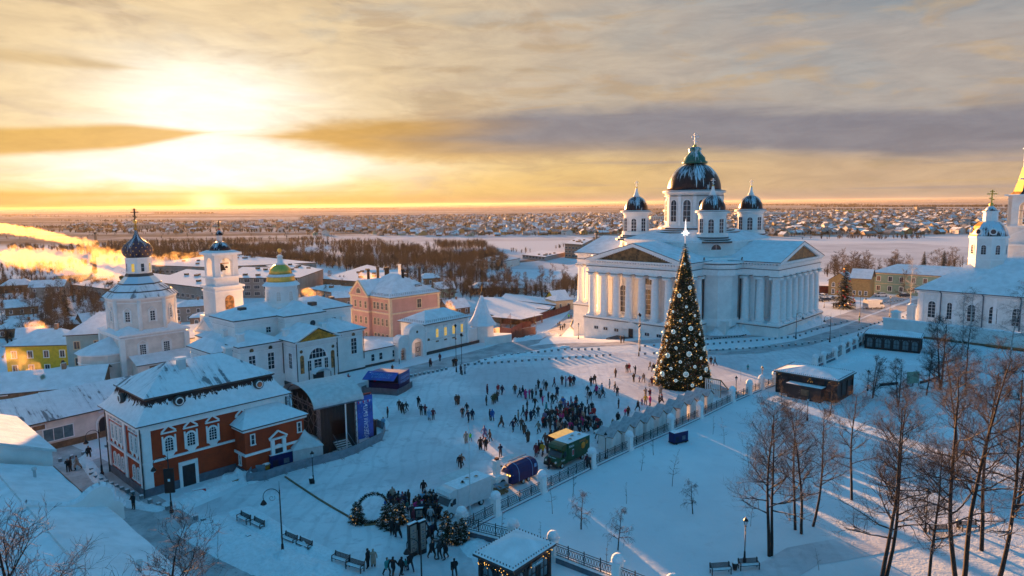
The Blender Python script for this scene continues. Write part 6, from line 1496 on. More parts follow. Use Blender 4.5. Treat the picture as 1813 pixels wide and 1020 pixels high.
# ------------------------------------------------------------------ right-hand church and bell tower
def right_church():
    O = Vector((108.6, 181.0, 0)); A = radians(-49)
    t = thing('church', 'white round-ended church with snowy hip roof and black dome painted sunlit gold at the right', 'church', O, A)
    # local x along the front, y behind it
    L, D = 44, 26
    w = MB(); w.box(0, L, 0, D, -2, 9.0, 'plaster', bot=False); obj('wall', w, t)
    w = MB()
    for z, o in ((8.3, .3), (8.8, .55)): w.box(-o, L + o, -o, D + o, z, z + .3, 'trim')
    w.box(-.1, L + .1, -.1, D, 0, .8, 'trim')
    for x in (1.0, 5.2, 8.8, 17.5, 27): w.box(x - .4, x + .4, -.2, 0, .8, 8.3, 'trim')
    obj('moulding', w, t)
    r = MB(); r.hip(0, L, 0, D, 9.1, 17.6, 'roof_clean', 12, .8); r.face([(8.5, -.9, 9.3), (22, -.9, 9.3), (15.2, 7.5, 14.6)], 'roof_clean'); r.face([(8.5, -.9, 9.3), (15.2, 7.5, 14.6), (7, 7.5, 13)], 'roof_clean'); r.face([(22, -.9, 9.3), (23, 7.5, 13), (15.2, 7.5, 14.6)], 'roof_clean'); obj('roof', r, t)
    for x in (3.5, 7.6, 12.5, 17.2, 22, 26): win(t, x, 0, 2.0, S, 1.7 if x != 7.6 else 1.1, 4.3, True, 'trim', 'glass', (1, 4), .25)
    for y in (5, 12): win(t, 0, y, 2.0, W_, 1.7, 4.3, True, 'trim', 'glass', (1, 4), .25)
    for x in (5.6, 15.0, 22.8): 
        m = MB(); m.tube((x, -.35, .2), (x, -.35, 8.6), .16, .16, 6, 'grey_plinth'); m.tube((x, -.35, 8.6), (x - .3, -.8, 9.3), .16, .2, 6, 'grey_plinth'); obj('downpipe', m, t)
    m = MB(); disc(m, 3.5, 0, 7.3, S, .5, 'trim', d=.06); obj('medallion', m, t)
    Cx = 12.0; Cy = 12.5; a8 = pi / 8
    m = MB(); m.prism(poly(8, 4.3, Cx, Cy, a8), 12.5, 23.2, 'plaster'); m.prism(poly(8, 4.55, Cx, Cy, a8), 22.7, 23.3, 'trim', None, True); m.prism(poly(8, 4.4, Cx, Cy, a8), 17.1, 17.4, 'trim', None, True); dr = obj('drum', m, t)
    for k in range(8):
        a = k * pi / 4; rr = 4.3 * cos(a8) + .01; win(dr, Cx + rr * cos(a), Cy + rr * sin(a), 18.6, a, 1.1, 2.4, True, 'trim', 'glass', (1, 3), .2)
    m = MB(); m.lathe([(4.4, 23.3), (4.25, 23.6), (4.05, 24.6), (3.4, 25.9), (2.4, 26.9), (1.6, 27.3)], 8, 'dome_patch', Cx, Cy, a8, smooth=False); dm = obj('dome', m, dr)
    m = MB()
    A_ = 4.98
    for k in (3, 4): 
        a0, a1 = a8 + k * pi / 4, a8 + (k + 1) * pi / 4
        for (r0_, z0), (r1_, z1) in (((4.42, 23.32), (4.27, 23.62)), ((4.27, 23.62), (4.07, 24.62)), ((4.07, 24.62), (3.42, 25.92)), ((3.42, 25.92), (2.42, 26.92))):
            if k == 4: m.face([(Cx + r0_*cos(a0), Cy + r0_*sin(a0), z0 + .02), (Cx + r0_*cos(a1), Cy + r0_*sin(a1), z0 + .02), (Cx + r1_*cos(a1), Cy + r1_*sin(a1), z1 + .02), (Cx + r1_*cos(a0), Cy + r1_*sin(a0), z1 + .02)], 'gold_paint')
    obj('sunlit_facet', m, dm)  # low sun on the left-facing dome facet, painted in gold colour
    m = MB(); m.prism(poly(8, 1.7, Cx, Cy, a8), 27.2, 29.6, 'trim'); m.prism(poly(8, 2.0, Cx, Cy, a8), 29.5, 29.8, 'trim', 'drift', True); m.lathe([(1.6, 29.8), (1.1, 30.6), (.4, 31.2)], 8, 'dome_patch', Cx, Cy, a8); ln = obj('lantern', m, dm)
    cross(ln, Cx, Cy, 31.0, 4.3, 'gold', True, .1)
    for a in (-pi/2 - .35, -pi / 2 + .45, pi + .3):
        m = MB(); m.lathe([(.9, 0), (.9, .5), (.62, .5)], 14, 'trim', cap=False); m.lathe([(.6, .3), (.6, .35)], 12, 'glass'); o = obj('dormer', m, dm, (Cx + 3.8 * cos(a), Cy + 3.8 * sin(a), 24.5)); o.rotation_euler = (pi / 2, 0, a + pi / 2)
    # bell tower
    T = Vector((140.5, 186, 0)); b = thing('bell_tower', 'tall white bell tower with black tent roof cut by the right frame edge', 'bell tower', T, A + .1)
    m = MB(); m.box(-5.3, 5.3, -5.3, 5.3, 0, 20.5, 'plaster', bot=False); m.box(-4.6, 4.6, -4.6, 4.6, 20.5, 25.3, 'plaster'); obj('wall', m, b)
    m = MB()
    for (z, o) in ((20.3, 5.7), (25.2, 5.0), (33.6, 5.2), (38.0, 2.4)): m.box(-o, o, -o, o, z, z + .45, 'trim', 'drift' if z < 38 else None)
    for ax in range(4):
        m.T = Matrix.Rotation(ax * pi / 2, 4, 'Z'); m.bar((-4.8, -4.7, 22.0), (0, -4.7, 24.8), .4, .3, 'trim'); m.bar((4.8, -4.7, 22.0), (0, -4.7, 24.8), .4, .3, 'trim')
        for p, q in zip(archpts(6.4, 6.5)[1:], archpts(6.4, 6.5)[2:]): m.bar((p[0], -5.35, p[1] + 12.5), (q[0], -5.35, q[1] + 12.5), .4, .2, 'trim')
    obj('moulding', m, b)
    m = MB(); r = 4.4
    for ax in range(4):
        m.T = Matrix.Rotation(ax * pi / 2, 4, 'Z'); K = 12; hw = 1.9
        m.box(-r, -hw, -r, -2.6, 25.3, 33.7, 'plaster') ; m.box(hw, r, -r, -r + .9, 25.3, 33.7, 'plaster')
        for k in range(K):
            a0, a1 = pi * k / K, pi * (k + 1) / K; xa, xb = hw * cos(a0), hw * cos(a1); za, zb_ = 30.6 + 1.6 * sin(a0), 30.6 + 1.6 * sin(a1)
            m.face([(xa, -r, za), (xb, -r, zb_), (xb, -r, 33.7), (xa, -r, 33.7)], 'plaster'); m.face([(xa, -r, za), (xb, -r, zb_), (xb, -2.8, zb_), (xa, -2.8, za)], 'plaster')
        disc(m, 0, -r, 32.9, S, .4, 'dark', d=.05)
    obj('belfry', m, b)
    m = MB(); m.lathe([(1.2, 27.6), (1.0, 28.3), (.6, 29.2), (.2, 29.5)], 14, 'iron'); m.box(-3, 3, -.12, .12, 29.5, 29.8, 'wood'); m.box(-3, 3, -3.9, -3.8, 27.5, 27.7, 'canvas'); m.box(-3, 3, -3.9, -3.8, 29.6, 29.8, 'canvas'); obj('bell', m, b)
    m = MB(); a8 = pi / 8; m.lathe([(4.9, 34.0), (4.0, 34.8), (3.2, 37.5), (2.3, 41.4)], 8, 'dome_dark', a0=a8, smooth=False); m.prism(poly(8, 5.1, a0=a8), 33.9, 34.1, 'trim', 'drift', True)
    for (r0_, z0), (r1_, z1) in (((4.93, 34.03), (4.03, 34.83)), ((4.03, 34.83), (3.23, 37.53)), ((3.23, 37.53), (2.33, 41.4))):
        k = 5; a0, a1 = a8 + (k - 1) * pi / 4, a8 + k * pi / 4; m.face([(r0_*cos(a0), r0_*sin(a0), z0), (r0_*cos(a1), r0_*sin(a1), z0), (r1_*cos(a1), r1_*sin(a1), z1), (r1_*cos(a0), r1_*sin(a0), z1)], 'gold_paint')  # sunlit side of the dark tent roof put into the colour of one facet
    obj('tent_roof', m, b)
    m = MB(); m.prism(poly(8, 2.2, a0=a8), 41.3, 46.2, 'trim'); m.frustum(poly(8, 2.7, a0=a8), 46.2, poly(8, .8, a0=a8), 48.4, 'roof_clean', 'gutter'); m.lathe([(.7, 48.3), (.9, 49), (.5, 49.8), (.1, 50.6)], 10, 'dome_dark'); ln = obj('lantern', m, b)
    for k in range(8): a = k * pi / 4; win(ln, 2.2 * cos(a8) * cos(a), 2.2 * cos(a8) * sin(a), 43.2, a, .7, 1.9, True, 'trim', 'glass', (0, 1), .12)
    cross(b, 0, 0, 50.2, 3.6, 'trim', True, .1)
    m = MB(); m.face([(-6.5, -9, 15.5), (-5.3, -5.3, 17.5), (5.3, -5.3, 17.5), (8, -9, 15.5)][::-1], 'drift'); obj('lower_roof', m, b)
    # churchyard wall
    a, c = G(1562, 590), Vector((121.0, 134.0, 0)); d = c - a; L = d.length
    w = thing('boundary_wall', 'white churchyard wall with snow coping behind the dark glazed pavilion', 'wall', a, atan2(d.y, d.x))
    m = MB(); m.box(0, L, 0, .8, -.5, 3.7, 'plaster', bot=False); obj('wall', m, w)
    m = MB(); m.box(-.15, L, -.2, 1.0, 3.7, 3.95, 'drift'); obj('coping', m, w); m = MB(); m.box(8, L, -.15, 0, 0, .5, 'brown_wall'); m.box(22, 30, -.9, -.1, .3, .6, 'wood'); obj('plinth', m, w)
    for px_, h in (((1585, 585), 4.6), ((1612, 573), 4.9)):
        g = G(*px_); p = thing('gate_pillar', 'white churchyard gate pillar with snow cap beside the wall corner', 'pillar', g, A)
        m = MB(); m.box(-.8, .8, -.8, .8, 0, h, 'plaster'); m.box(-1.0, 1.0, -1.0, 1.0, h, h + .25, 'trim'); obj('shaft', m, p); m = MB(); m.ball((0, 0, h + .25), .75, 'drift', 12, 6, .6); obj('snow_cap', m, p)
right_church()

# ------------------------------------------------------------------ green and yellow houses, cars beyond the cathedral
def green_house():
    p = G(1541, 518); t = thing('green_house', 'long two-storey pale green building with snow roof beyond the parked cars', 'building', p, radians(-44))
    L, D = 46, 13
    w = MB(); w.box(0, L, 0, D, -1, 7.2, 'green_wall', bot=False); obj('wall', w, t)
    w = MB(); w.box(-.3, L + .3, -.3, D + .3, 6.9, 7.25, 'cream'); w.box(-.1, L, -.1, 0, 3.5, 3.65, 'cream'); obj('cornice', w, t)
    w = MB(); w.hip(0, L, 0, D, 7.25, 10.2, 'roof_clean', 7, .5); obj('roof', w, t)
    for i, x in enumerate((2.5, 6.2, 9.8, 13.4, 17.0, 20.6, 24.2, 28, 32)):
        for z in (1.1, 4.5): win(t, x, 0, z, S, 1.1, 1.6, False, 'trim', 'glass' if (i + int(z)) % 4 else 'brown_wall', (1, 0), .14)
    p = G(1466, 522); t = thing('ochre_house', 'ochre wooden house with two snow gables behind the decorated spruce', 'house', p, radians(-36)); t.scale = (.8, .8, .85)
    w = MB(); w.box(0, 9, 0, 12, -1, 6.2, 'ochre_wall', bot=False); w.box(9, 16.5, -1.0, 11, -1, 7.6, 'ochre_wall', bot=False); obj('wall', w, t)
    w = MB(); w.T = Matrix.Rotation(pi / 2, 4, 'Z'); w.gable(0, 12, -9, 0, 6.2, 9.2, 'roof_clean', 'ochre_wall', .2, .5); w.T = Matrix.Identity(4); w.gable(9, 16.5, -1, 11, 7.6, 10.8, 'roof_clean', 'brown_wall', .2, .5); obj('roof', w, t)
    for x, z in ((2, 3.6), (5, 3.6), (2, .8), (5, .8)): win(t, x, 0, z, S, 1.0, 1.7, z > 3, 'trim', 'glass', (1, 1), .18)
    for x in (10.5, 12.8, 15): win(t, x, -1.0, .9, S, .9, 1.5, False, 'trim', 'glass', (1, 1), .15)
    for q in ((1463, 515, 7.5, 'low dark garage with snow roof left of the ochre house', 'fence_brown'), ):
        p = G(q[0] - 6, q[1] + 5); t = thing('garage', q[3], 'garage', p, -.3); w = MB(); w.box(-5, 2, 0, 5, 0, 2.6, q[4], bot=False); obj('wall', w, t); w = MB(); w.box(-5.3, 2.3, -.3, 5.3, 2.6, 2.85, 'gutter', 'drift'); obj('roof', w, t)
green_house()
def make_car(px_, rz, label, m, van=False, group='cars parked beyond the cathedral'):
    p = G(*px_); t = thing('parked_car' if not van else 'parked_van', label, 'car' if not van else 'van', p, rz, group)
    L, W, = (4.4, 1.75) if not van else (5.6, 2.0)
    b = MB()
    if not van: pr = [(0, .35), (0, .75), (.9, .92), (1.5, 1.38), (3.0, 1.42), (3.8, 1.0), (4.4, .9), (4.4, .35)]
    else: pr = [(0, .4), (0, 1.0), (.8, 1.25), (1.4, 2.3), (5.6, 2.4), (5.6, .4)]
    b.face([(x, 0, z) for x, z in pr][::-1], m); b.face([(x, W, z) for x, z in pr], m)
    for (xa, za), (xb, zb_) in zip(pr, pr[1:] + pr[:1]):
        b.face([(xa, 0, za), (xb, 0, zb_), (xb, W, zb_), (xa, W, za)][::-1], 'drift' if (not van and za > 1.3 and zb_ > 1.3) else m, None)
    obj('body', b, t)
    g = MB()
    if not van:
        for y in (-.01, W + .01): g.face([(1.1, y, .95), (3.6, y, .98), (2.95, y, 1.34), (1.6, y, 1.32)][::(1 if y < 1 else -1)], 'glass')
        g.face([(.93, .12, .96), (1.47, .18, 1.36), (1.47, W - .18, 1.36), (.93, W - .12, .96)], 'glass')
    else:
        for y in (-.01, W + .01): g.face([(1.05, y, 1.3), (2.2, y, 1.3), (2.2, y, 1.95), (1.4, y, 1.95)][::(1 if y < 1 else -1)], 'glass')
        g.face([(.8, .1, 1.28), (1.36, .15, 2.2), (1.36, W - .15, 2.2), (.8, W - .1, 1.28)], 'glass')
    obj('window', g, t)
    for y in (.3, W - .3):
        h = MB(); h.ball((.03, y, .68), .13, 'lamp_glass', 6, 4); obj('headlight', h, t)
    for x in (.85, L - .9):
        for y in (.05, W - .05): wheel(t, x, y, .32, .2)
    return t
make_car((1449, 528), .25, 'silver car at the left end of the parking row under light snow', 'car_silver')
make_car((1454, 535), .4, 'dark car parked in front of the silver one by the columns', 'car_dark')
make_car((1474, 533), .3, 'dark car half hidden left of the decorated spruce', 'car_dark')
make_car((1552, 526), 0.1, 'white saloon car parked before the pale green building', 'car_white')
make_car((1592, 527), 0.1, 'dark estate car parked right of the white saloon', 'car_dark')
make_car((1515, 545), 1.2, 'white high-roof van parked nose to the camera beside the box lorry', 'car_white', True, None)
p = G(1556, 545); box_truck(None, 'light box lorry parked beside the white van, cab facing right', 'truck_white', 'truck_white', 6.0, False, 2.9, name='box_lorry', cat='lorry', pos=p, ang=radians(195))
# ------------------------------------------------------------------ trees
def tree_mesh(seed, H, lean=(0, 0), crown0=.35, spread=.55, depth=5, kind='tree', forks=1, m1='bark', m2='twig', nb=9, r0=.2, weep=0, twig=.93, sides=6, thin=1.1):
    rs = random.Random(seed); trunk = MB(); crown = MB()
    def limb(mb, p, d, L, r, lev, up_):
        n = 6 if lev < 2 else 4 if lev < 3 else 3; seg = L / n; pts = [(p, r)]
        for k in range(n):
            d = (d + Vector((rs.uniform(-1, 1), rs.uniform(-1, 1), rs.uniform(-.8, .8) + up_)) * (.24 if lev < 2 else .38)).normalized()
            if weep and lev >= 2: d = (d + Vector((0, 0, -weep * (k + 1) / n))).normalized()
            q = p + d * seg; rr = r * (1 - .62 * (k + 1) / n) if lev else r
            mb.tube(p, q, pts[-1][1], rr, (sides, 5, 4, 3, 3, 3, 3)[min(lev, 6)], m1 if lev < 3 else m2); p = q; pts.append((p, rr))
        if lev >= depth: return
        c = int((nb, 7, 5, 5, 3, 3)[min(lev, 5)] * twig + .5)
        for k in range(c):
            f = .25 + .75 * (k + rs.random()) / c; i = min(n - 1, int(f * n)); fr = f * n - i
            b = pts[i][0].lerp(pts[i + 1][0], fr); br = pts[i][1] * (1 - fr) + pts[i + 1][1] * fr
            ax = Vector((rs.uniform(-1, 1), rs.uniform(-1, 1), rs.uniform(-.3, .6))).normalized()
            nd = (d * .75 + ax * (.85 if lev else .9)).normalized()
            limb(mb, b, nd, L * rs.uniform(.42, .68), max(.006 * thin, br * .62), lev + 1, up_)
    for f in range(forks):
        d = Vector((lean[0] + (f - (forks - 1) / 2) * .22, lean[1] + rs.uniform(-.08, .08), 1)).normalized(); p = Vector((0, 0, -.2)); r = r0 * (1 if forks == 1 else .85); n = 12; pts = [(p, r)]
        for k in range(n):
            d = (d + Vector((rs.uniform(-1, 1), rs.uniform(-1, 1), 0)) * .055 + Vector((0, 0, .05))).normalized(); q = p + d * (H / n); rr = r0 * (1 - .86 * (k + 1) / n) ** .9
            trunk.tube(p, q, pts[-1][1], rr, sides, m1); p = q; pts.append((p, rr))
        cnt = int(nb * 2.0)
        for k in range(cnt):
            ff = crown0 + (1 - crown0) * ((k + rs.random() * .8) / cnt); i = min(n - 1, int(ff * n)); b = pts[i][0].lerp(pts[min(n, i + 1)][0], ff * n - i); a = rs.random() * 2 * pi + k * 2.4
            el = -.05 + .95 * ff + rs.uniform(-.15, .3); nd = Vector((cos(a), sin(a), el)).normalized()
            limb(crown, b, nd, H * spread * .42 * (1.25 - .75 * ff) * rs.uniform(.7, 1.15), pts[i][1] * .55, 1, .1)
    return trunk.mesh('trunk'), crown.mesh('crown')
def put_tree(meshes, p, rz, name, label, group=None, s=1.0, cat='tree'):
    t = thing(name, label, cat, p, rz, group); t.scale = (s, s, s); obj('trunk', meshes[0], t); obj('crown', meshes[1], t); return t
big = [tree_mesh(21, 14.5, (.02, 0), .30, .55, 4, nb=10, r0=.17), tree_mesh(22, 15.5, (-.13, 0), .38, .5, 4, nb=10, r0=.17), tree_mesh(23, 15, (.11, 0), .3, .6, 4, nb=11, r0=.17), tree_mesh(24, 15, (0, 0), .25, .55, 4, forks=2, nb=8, r0=.17)]
park = [((1362,985), 0, .98, 3.1, 'leaning twin-stemmed bare tree, leftmost of the park trees'), ((1366,984), 2, .95, .6, None), ((1419,945), 1, .88, 1, 'slim bare tree close behind the leftmost twin-stemmed tree'), ((1408,938), 0, .85, 4, 'bare tree bending left behind the twin-stemmed tree'),
        ((1439,932), 2, .84, 5.3, 'straight dark bare tree, rightmost of the left park clump'), ((1556,1045), 1, 1.12, 2, 'bare tree leaning left at the bottom edge, middle clump'), ((1563,1042), 2, 1.1, 4.5, 'bare tree leaning right at the bottom edge, middle clump'),
        ((1508,885), 0, .85, 3, 'bare tree with dark upright trunk behind the middle clump'), ((1695,815), 1, 1.0, .3, 'tall bare tree far back beside the park path'), ((1695,1040), 2, 1.25, 1.8, 'bare tree at bottom edge right of the lamp, first of four trunks'), ((1706,1035), 1, 1.3, 4, 'bare tree at bottom edge, second of four trunks right of the lamp'),
        ((1738,975), 0, 1.2, 2.4, 'thick bare tree standing behind the right-hand bench'), ((1765,1035), 2, 1.22, 5.5, 'bare tree with spreading crown, rightmost at the bottom edge'), ((1800,900), 1, 1.0, 3.3, 'bare tree touching the right frame edge half way up the park'), ((1640,1060), 0, .9, 1.1, 'bare tree crown rising at the bottom edge below the lamp')]
for px_, k, s_, rz, lab in park:
    put_tree(big[k], G(*px_), rz, 'bare_tree', lab or 'second stem of the leftmost leaning bare tree, tilted right', 'tall bare trees in the park', s_)
med = [tree_mesh(31, 8, (.03, 0), .12, .6, 4, nb=8, r0=.13, forks=2), tree_mesh(32, 7.5, (0, 0), .15, .55, 4, nb=8, r0=.12)]
for px_, k, s_, rz, lab in [((1545,705), 0, .85, 1, 'small bare tree behind the brown pavilion'), ((1470,735), 1, .7, 2, 'small bushy bare tree in front of the brown pavilion'), ((1385,720), 1, .6, 4, 'low bare shrub tree at the fence by the brown pavilion'), ((1590,720), 0, .9, 3, 'spreading bare tree between pavilion and park signs'),
                            ((1665,690), 0, 1.5, 3, 'broad many-stemmed bare tree in front of the dark glazed pavilion'), ((1710,700), 1, 1.5, 5, 'dense bare tree right of the dark glazed pavilion'), ((1640,700), 1, 1.1, .5, 'bare tree with arching twigs below the dark glazed pavilion')]:
    put_tree(med[k], G(*px_), rz, 'bare_tree', lab, 'smaller bare trees in the park', s_)
bir = [tree_mesh(41, 16, (.0, 0), .28, .5, 4, nb=9, r0=.17, weep=.35, m1='birch_bark', m2='birch_twig', thin=.9), tree_mesh(42, 17, (.01, 0), .25, .5, 4, nb=10, r0=.18, weep=.38, m1='birch_bark', m2='birch_twig', thin=.9)]
for px_, k, s_, rz, lab in [((1700,645), 0, .9, 1, 'pale weeping birch before the church wall, left one'), ((1788,636), 1, .95, 2, 'pale weeping birch before the church wall, right one'), ((1714,618), 1, .8, 4, 'birch close behind the left pale birch at the churchyard wall')]:
    put_tree(bir[k], G(*px_), rz, 'birch', lab, 'birches by the churchyard wall', s_)
# near crowns at the lower left corner
for i, (x, y, z, s_) in enumerate(((-22.8, 25.5, 0, 1.28), (-20.6, 27.3, 0, 1.36), (-17.8, 27.6, 0, 1.26))):
    put_tree(big[(0, 2, 1)[i]], Vector((x, y, -1)), i * 1.7 + .5, 'bare_tree', ('bare treetop in the lower left corner, leftmost of three', 'bare treetop over the near snow roof, middle of three', 'bare treetop over the near roof edge, rightmost of three')[i], 'bare treetops in front of the near roof', s_)
sap = [tree_mesh(51, 3.6, (0, 0), .3, .35, 2, nb=4, r0=.035, sides=4), tree_mesh(52, 4.2, (.03, 0), .3, .4, 2, nb=5, r0=.04, sides=4)]
wsap = [tree_mesh(55, 3.4, (0, 0), .3, .75, 3, nb=6, r0=.06, weep=.8, sides=4, m2='twig')]
for i, (px_, k, s_, lab) in enumerate([((978,910), 1, 1.0, 'thin sapling by the iron fence below the blue trailer'), ((1014,880), 0, 1.1, 'thin sapling below the green truck fence'), ((1109,892), 0, .7, 'short sapling right of the weeping birches'), ((1190,861), 1, 1.15, 'upright sapling in the open snow right of centre'), ((1157,806), 0, 1.1, 'sapling by the fence below the third hut'), ((1135,834), 1, .75, 'sapling left of the upright sapling near the fence'),
        ((1282,787), 1, .9, 'sapling right of the blue cabinet'), ((1262,769), 0, .8, 'sapling close to the fence right of the blue cabinet'), ((1326,826), 1, .9, 'sapling left of the first park trees'), ((1329,932), 1, .8, 'sapling above the park lamp'), ((958,955), 0, .55, 'tiny sapling above the small pavilion'), ((1075,1002), 0, .9, 'sapling at the bottom fence right of the small pavilion'), ((889,945), 0, .9, 'sapling just behind the fence corner pillar'), ((1450,1010), 1, .5, 'tiny sapling by the park path at the bottom'), ((1311,675), 0, .7, 'sapling beside the square lamp right of the giant tree'), ((1656,650), 1, .6, 'sapling left of the pale birches')]):
    put_tree(sap[k], G(*px_), i, 'sapling', lab, 'saplings in the snow', s_)
for px_, s_, lab in (((1029,937), 1.3, 'small weeping birch with brown catkins, left of the pair below the green truck'), ((1094,974), 1.35, 'small weeping birch with brown catkins, nearer one of the pair'), ((1227,910), 1.15, 'small weeping birch alone in the open park snow')):
    put_tree(wsap[0], G(*px_), s_ * 9, 'weeping_birch', lab, 'small weeping birches', s_)

# conifers
def spruce_mesh(seed, H, R, n=900, lights=0, m='spruce', snow=.1):
    rs = random.Random(seed); t = MB(); t.tube((0, 0, 0), (0, 0, H * .9), .05 * R + .04, .02, 6, 'bark'); c = MB(); l = MB()
    lay = int(H * 2.6) + 4
    for k in range(lay):
        f = k / lay; z = H * (.06 + .92 * f); r = R * (1 - f) ** .85 + .05; bn = int(7 + 9 * (1 - f))
        for b in range(bn):
            a = rs.random() * 2 * pi; rr = r * rs.uniform(.75, 1.1); d = Vector((cos(a), sin(a), rs.uniform(-.35, -.05))); e = Vector((-sin(a), cos(a), 0))
            o = Vector((0, 0, z)); nn = max(3, int(n / (lay * bn)))
            for j in range(nn):
                g = (j + rs.random()) / nn; p = o + d * rr * g; w = rr * .26 * (1.1 - g) + .05; dd = (d + e * rs.choice((-1, 1)) * rs.uniform(.3, 1.1) + Vector((0, 0, rs.uniform(-.35, .15)))).normalized() * (w + .10 + .04 * R)
                s_ = e * .05 * (1 + R * .35); c.face([p - s_, p + s_, p + dd], 'drift' if rs.random() < snow else m)
            if lights and rs.random() < lights * .55: l.ball(tuple(o + d * rr * rs.uniform(.8, 1.0)), .035, 'trim' if rs.random() < .75 else 'warm_bulb', 5, 3)
    return t.mesh('trunk'), c.mesh('crown'), (l.mesh('small_light') if lights else None)
sp = [spruce_mesh(1, 2.5, .85, 1500, .45), spruce_mesh(2, 3.6, 1.25, 2200, .35)]
lot = [((630,925), 0, 1.0), ((638,927), 0, .9), ((682,932), 0, 1.05), ((694,935), 0, 1.1), ((703,928), 0, 1.0), ((712,925), 0, 1.05), ((790,958), 1, .95), ((806,960), 0, .95), ((820,960), 0, 1.1), ((799,963), 0, .7)]
sl_ = ['leftmost of the small lit spruces', 'small lit spruce left of the wreath arch', 'small lit spruce just right of the wreath arch', 'small lit spruce with people behind, third right of the arch', 'small lit spruce among the crowd, second last of the arch row', 'rightmost lit spruce of the arch row', 'largest lit spruce before the white food truck', 'lit spruce between the largest one and the fence corner', 'small lit spruce touching the fence corner pillar', 'small spruce at the foot of the largest lit spruce']
for (px_, k, s_), lab in zip(lot, sl_):
    t = thing('small_spruce', lab, 'spruce', G(*px_), s_ * 20, 'small spruces strung with lights'); t.scale = (s_, s_, s_); obj('trunk', sp[k][0], t); obj('crown', sp[k][1], t); tag(obj('small_light', sp[k][2], t), kind='stuff')
ds = spruce_mesh(5, 14, 3.9, 15000, 0, snow=.12)
t = thing('decorated_spruce', 'tall dark spruce with red baubles and snow on the parking place beyond the cathedral', 'spruce', G(1494, 546)); obj('trunk', ds[0], t); obj('crown', ds[1], t)
rs = random.Random(8)
for k in range(26):
    f = rs.random() ** 1.3; a = rs.random() * 2 * pi; r = 3.1 * (1 - f) + .2; b = MB(); b.ball((0, 0, 0), .24, 'red_plastic' if k % 3 else 'gold', 8, 5); obj('bauble', b, t, (r * cos(a), r * sin(a), .8 + 12.2 * f))
yg = spruce_mesh(9, 2.2, .8, 900, 0, snow=.3)
for i, (px_, s_, lab) in enumerate((((1779,662), 1.0, 'young snowy spruce, left of the upper pair by the right edge'), ((1796,659), 1.0, 'young snowy spruce, right of the upper pair by the right edge'), ((1765,687), 1.3, 'young snowy spruce below the upper pair'), ((1786,705), 1.1, 'young snowy spruce, left of the lowest pair'), ((1803,708), 1.0, 'young snowy spruce, right of the lowest pair'))):
    t = thing('young_spruce', lab, 'spruce', G(*px_), i, 'young spruces on the right'); t.scale = (s_,) * 3; obj('trunk', yg[0], t); obj('crown', yg[1], t)
for px_, s_, lab in (((1635,482), 1.0, 'dark spruce behind the green building, left one'), ((1670,482), 1.05, 'dark spruce behind the green building, right one'), ((118,560), 1.0, 'dark spruce in the lower town left of the onion-domed church'), ((408,500), .6, 'small dark spruce behind the slender bell tower')):
    t = thing('dark_spruce', lab, 'spruce', G(*px_), s_, 'dark spruces in the town'); t.scale = (s_,) * 3; obj('trunk', ds[0], t); obj('crown', ds[1], t)
# wreath arch
def wreath():
    p = G(662, 927); t = thing('wreath_arch', 'round spruce wreath arch people stand in, between small lit trees', 'photo arch', (p.x, p.y, 0), .25)
    rs = random.Random(2); m = MB(); R = 1.55
    for k in range(1500):
        a = rs.random() * 2 * pi; c = Vector((R * cos(a), 0, R + .15 + R * sin(a))); d = Vector((rs.uniform(-1, 1), rs.uniform(-1, 1), rs.uniform(-1, 1))).normalized() * .32; s_ = d.orthogonal().normalized() * .04; m.face([c - s_, c + s_, c + d], 'spruce' if rs.random() < .85 else 'drift')
    obj('garland', m, t); m = MB()
    for k in range(24): a, b = 2*pi*k/24, 2*pi*(k+1)/24; m.tube((R*cos(a), 0, R+.15+R*sin(a)), (R*cos(b), 0, R+.15+R*sin(b)), .08, .08, 5, 'spruce')
    m.box(-1, 1, -.4, .4, 0, .12, 'wood'); obj('hoop', m, t)
wreath()

# ------------------------------------------------------------------ lamps, poles, bollards, benches, signs
def lamp_curl(px_, h, rz, label, sign=False):
    t = thing('street_lamp', label, 'street lamp', G(*px_), rz, 'scrolled street lamps'); m = MB()
    m.lathe([(.22, 0), (.22, .3), (.14, .4), (.12, 1.2), (.07, 1.3), (.055, h)], 8, 'iron'); m.tube((0, 0, h), (0, 0, h + .9), .03, .01, 5, 'iron'); obj('pole', m, t)
    m = MB(); K = 14; pr = None
    for k in range(K + 1):
        a = pi * 1.15 * k / K - .15; p = (-.75 + .75 * cos(a), 0, h - .6 + .75 * sin(a))
        if pr: m.tube(pr, p, .035, .035, 5, 'iron')
        pr = p
    pr = None
    for k in range(K + 1):
        a = 2.2 * pi * k / K; r = .1 + .22 * k / K; p = (-.72 + r * cos(a), 0, h - .75 + r * sin(a))
        if pr: m.tube(pr, p, .02, .02, 4, 'iron')
        pr = p
    obj('bracket', m, t); m = MB(); m.lathe([(.02, h - .85), (.12, h - .95), (.3, h - 1.25), (.3, h - 1.3)], 10, 'iron', -1.48, 0); m.lathe([(.22, h - 1.3), (.15, h - 1.45), (.02, h - 1.5)], 10, 'lamp_glass', -1.48, 0); obj('lamp_shade', m, t)
    if sign: m = MB(); m.box(-.5, .5, -.12, .12, 2.3, 5.0, 'black'); m.box(-.12, .12, -.14, -.12, 3.6, 3.9, 'white_ink'); obj('speaker_box', m, t)
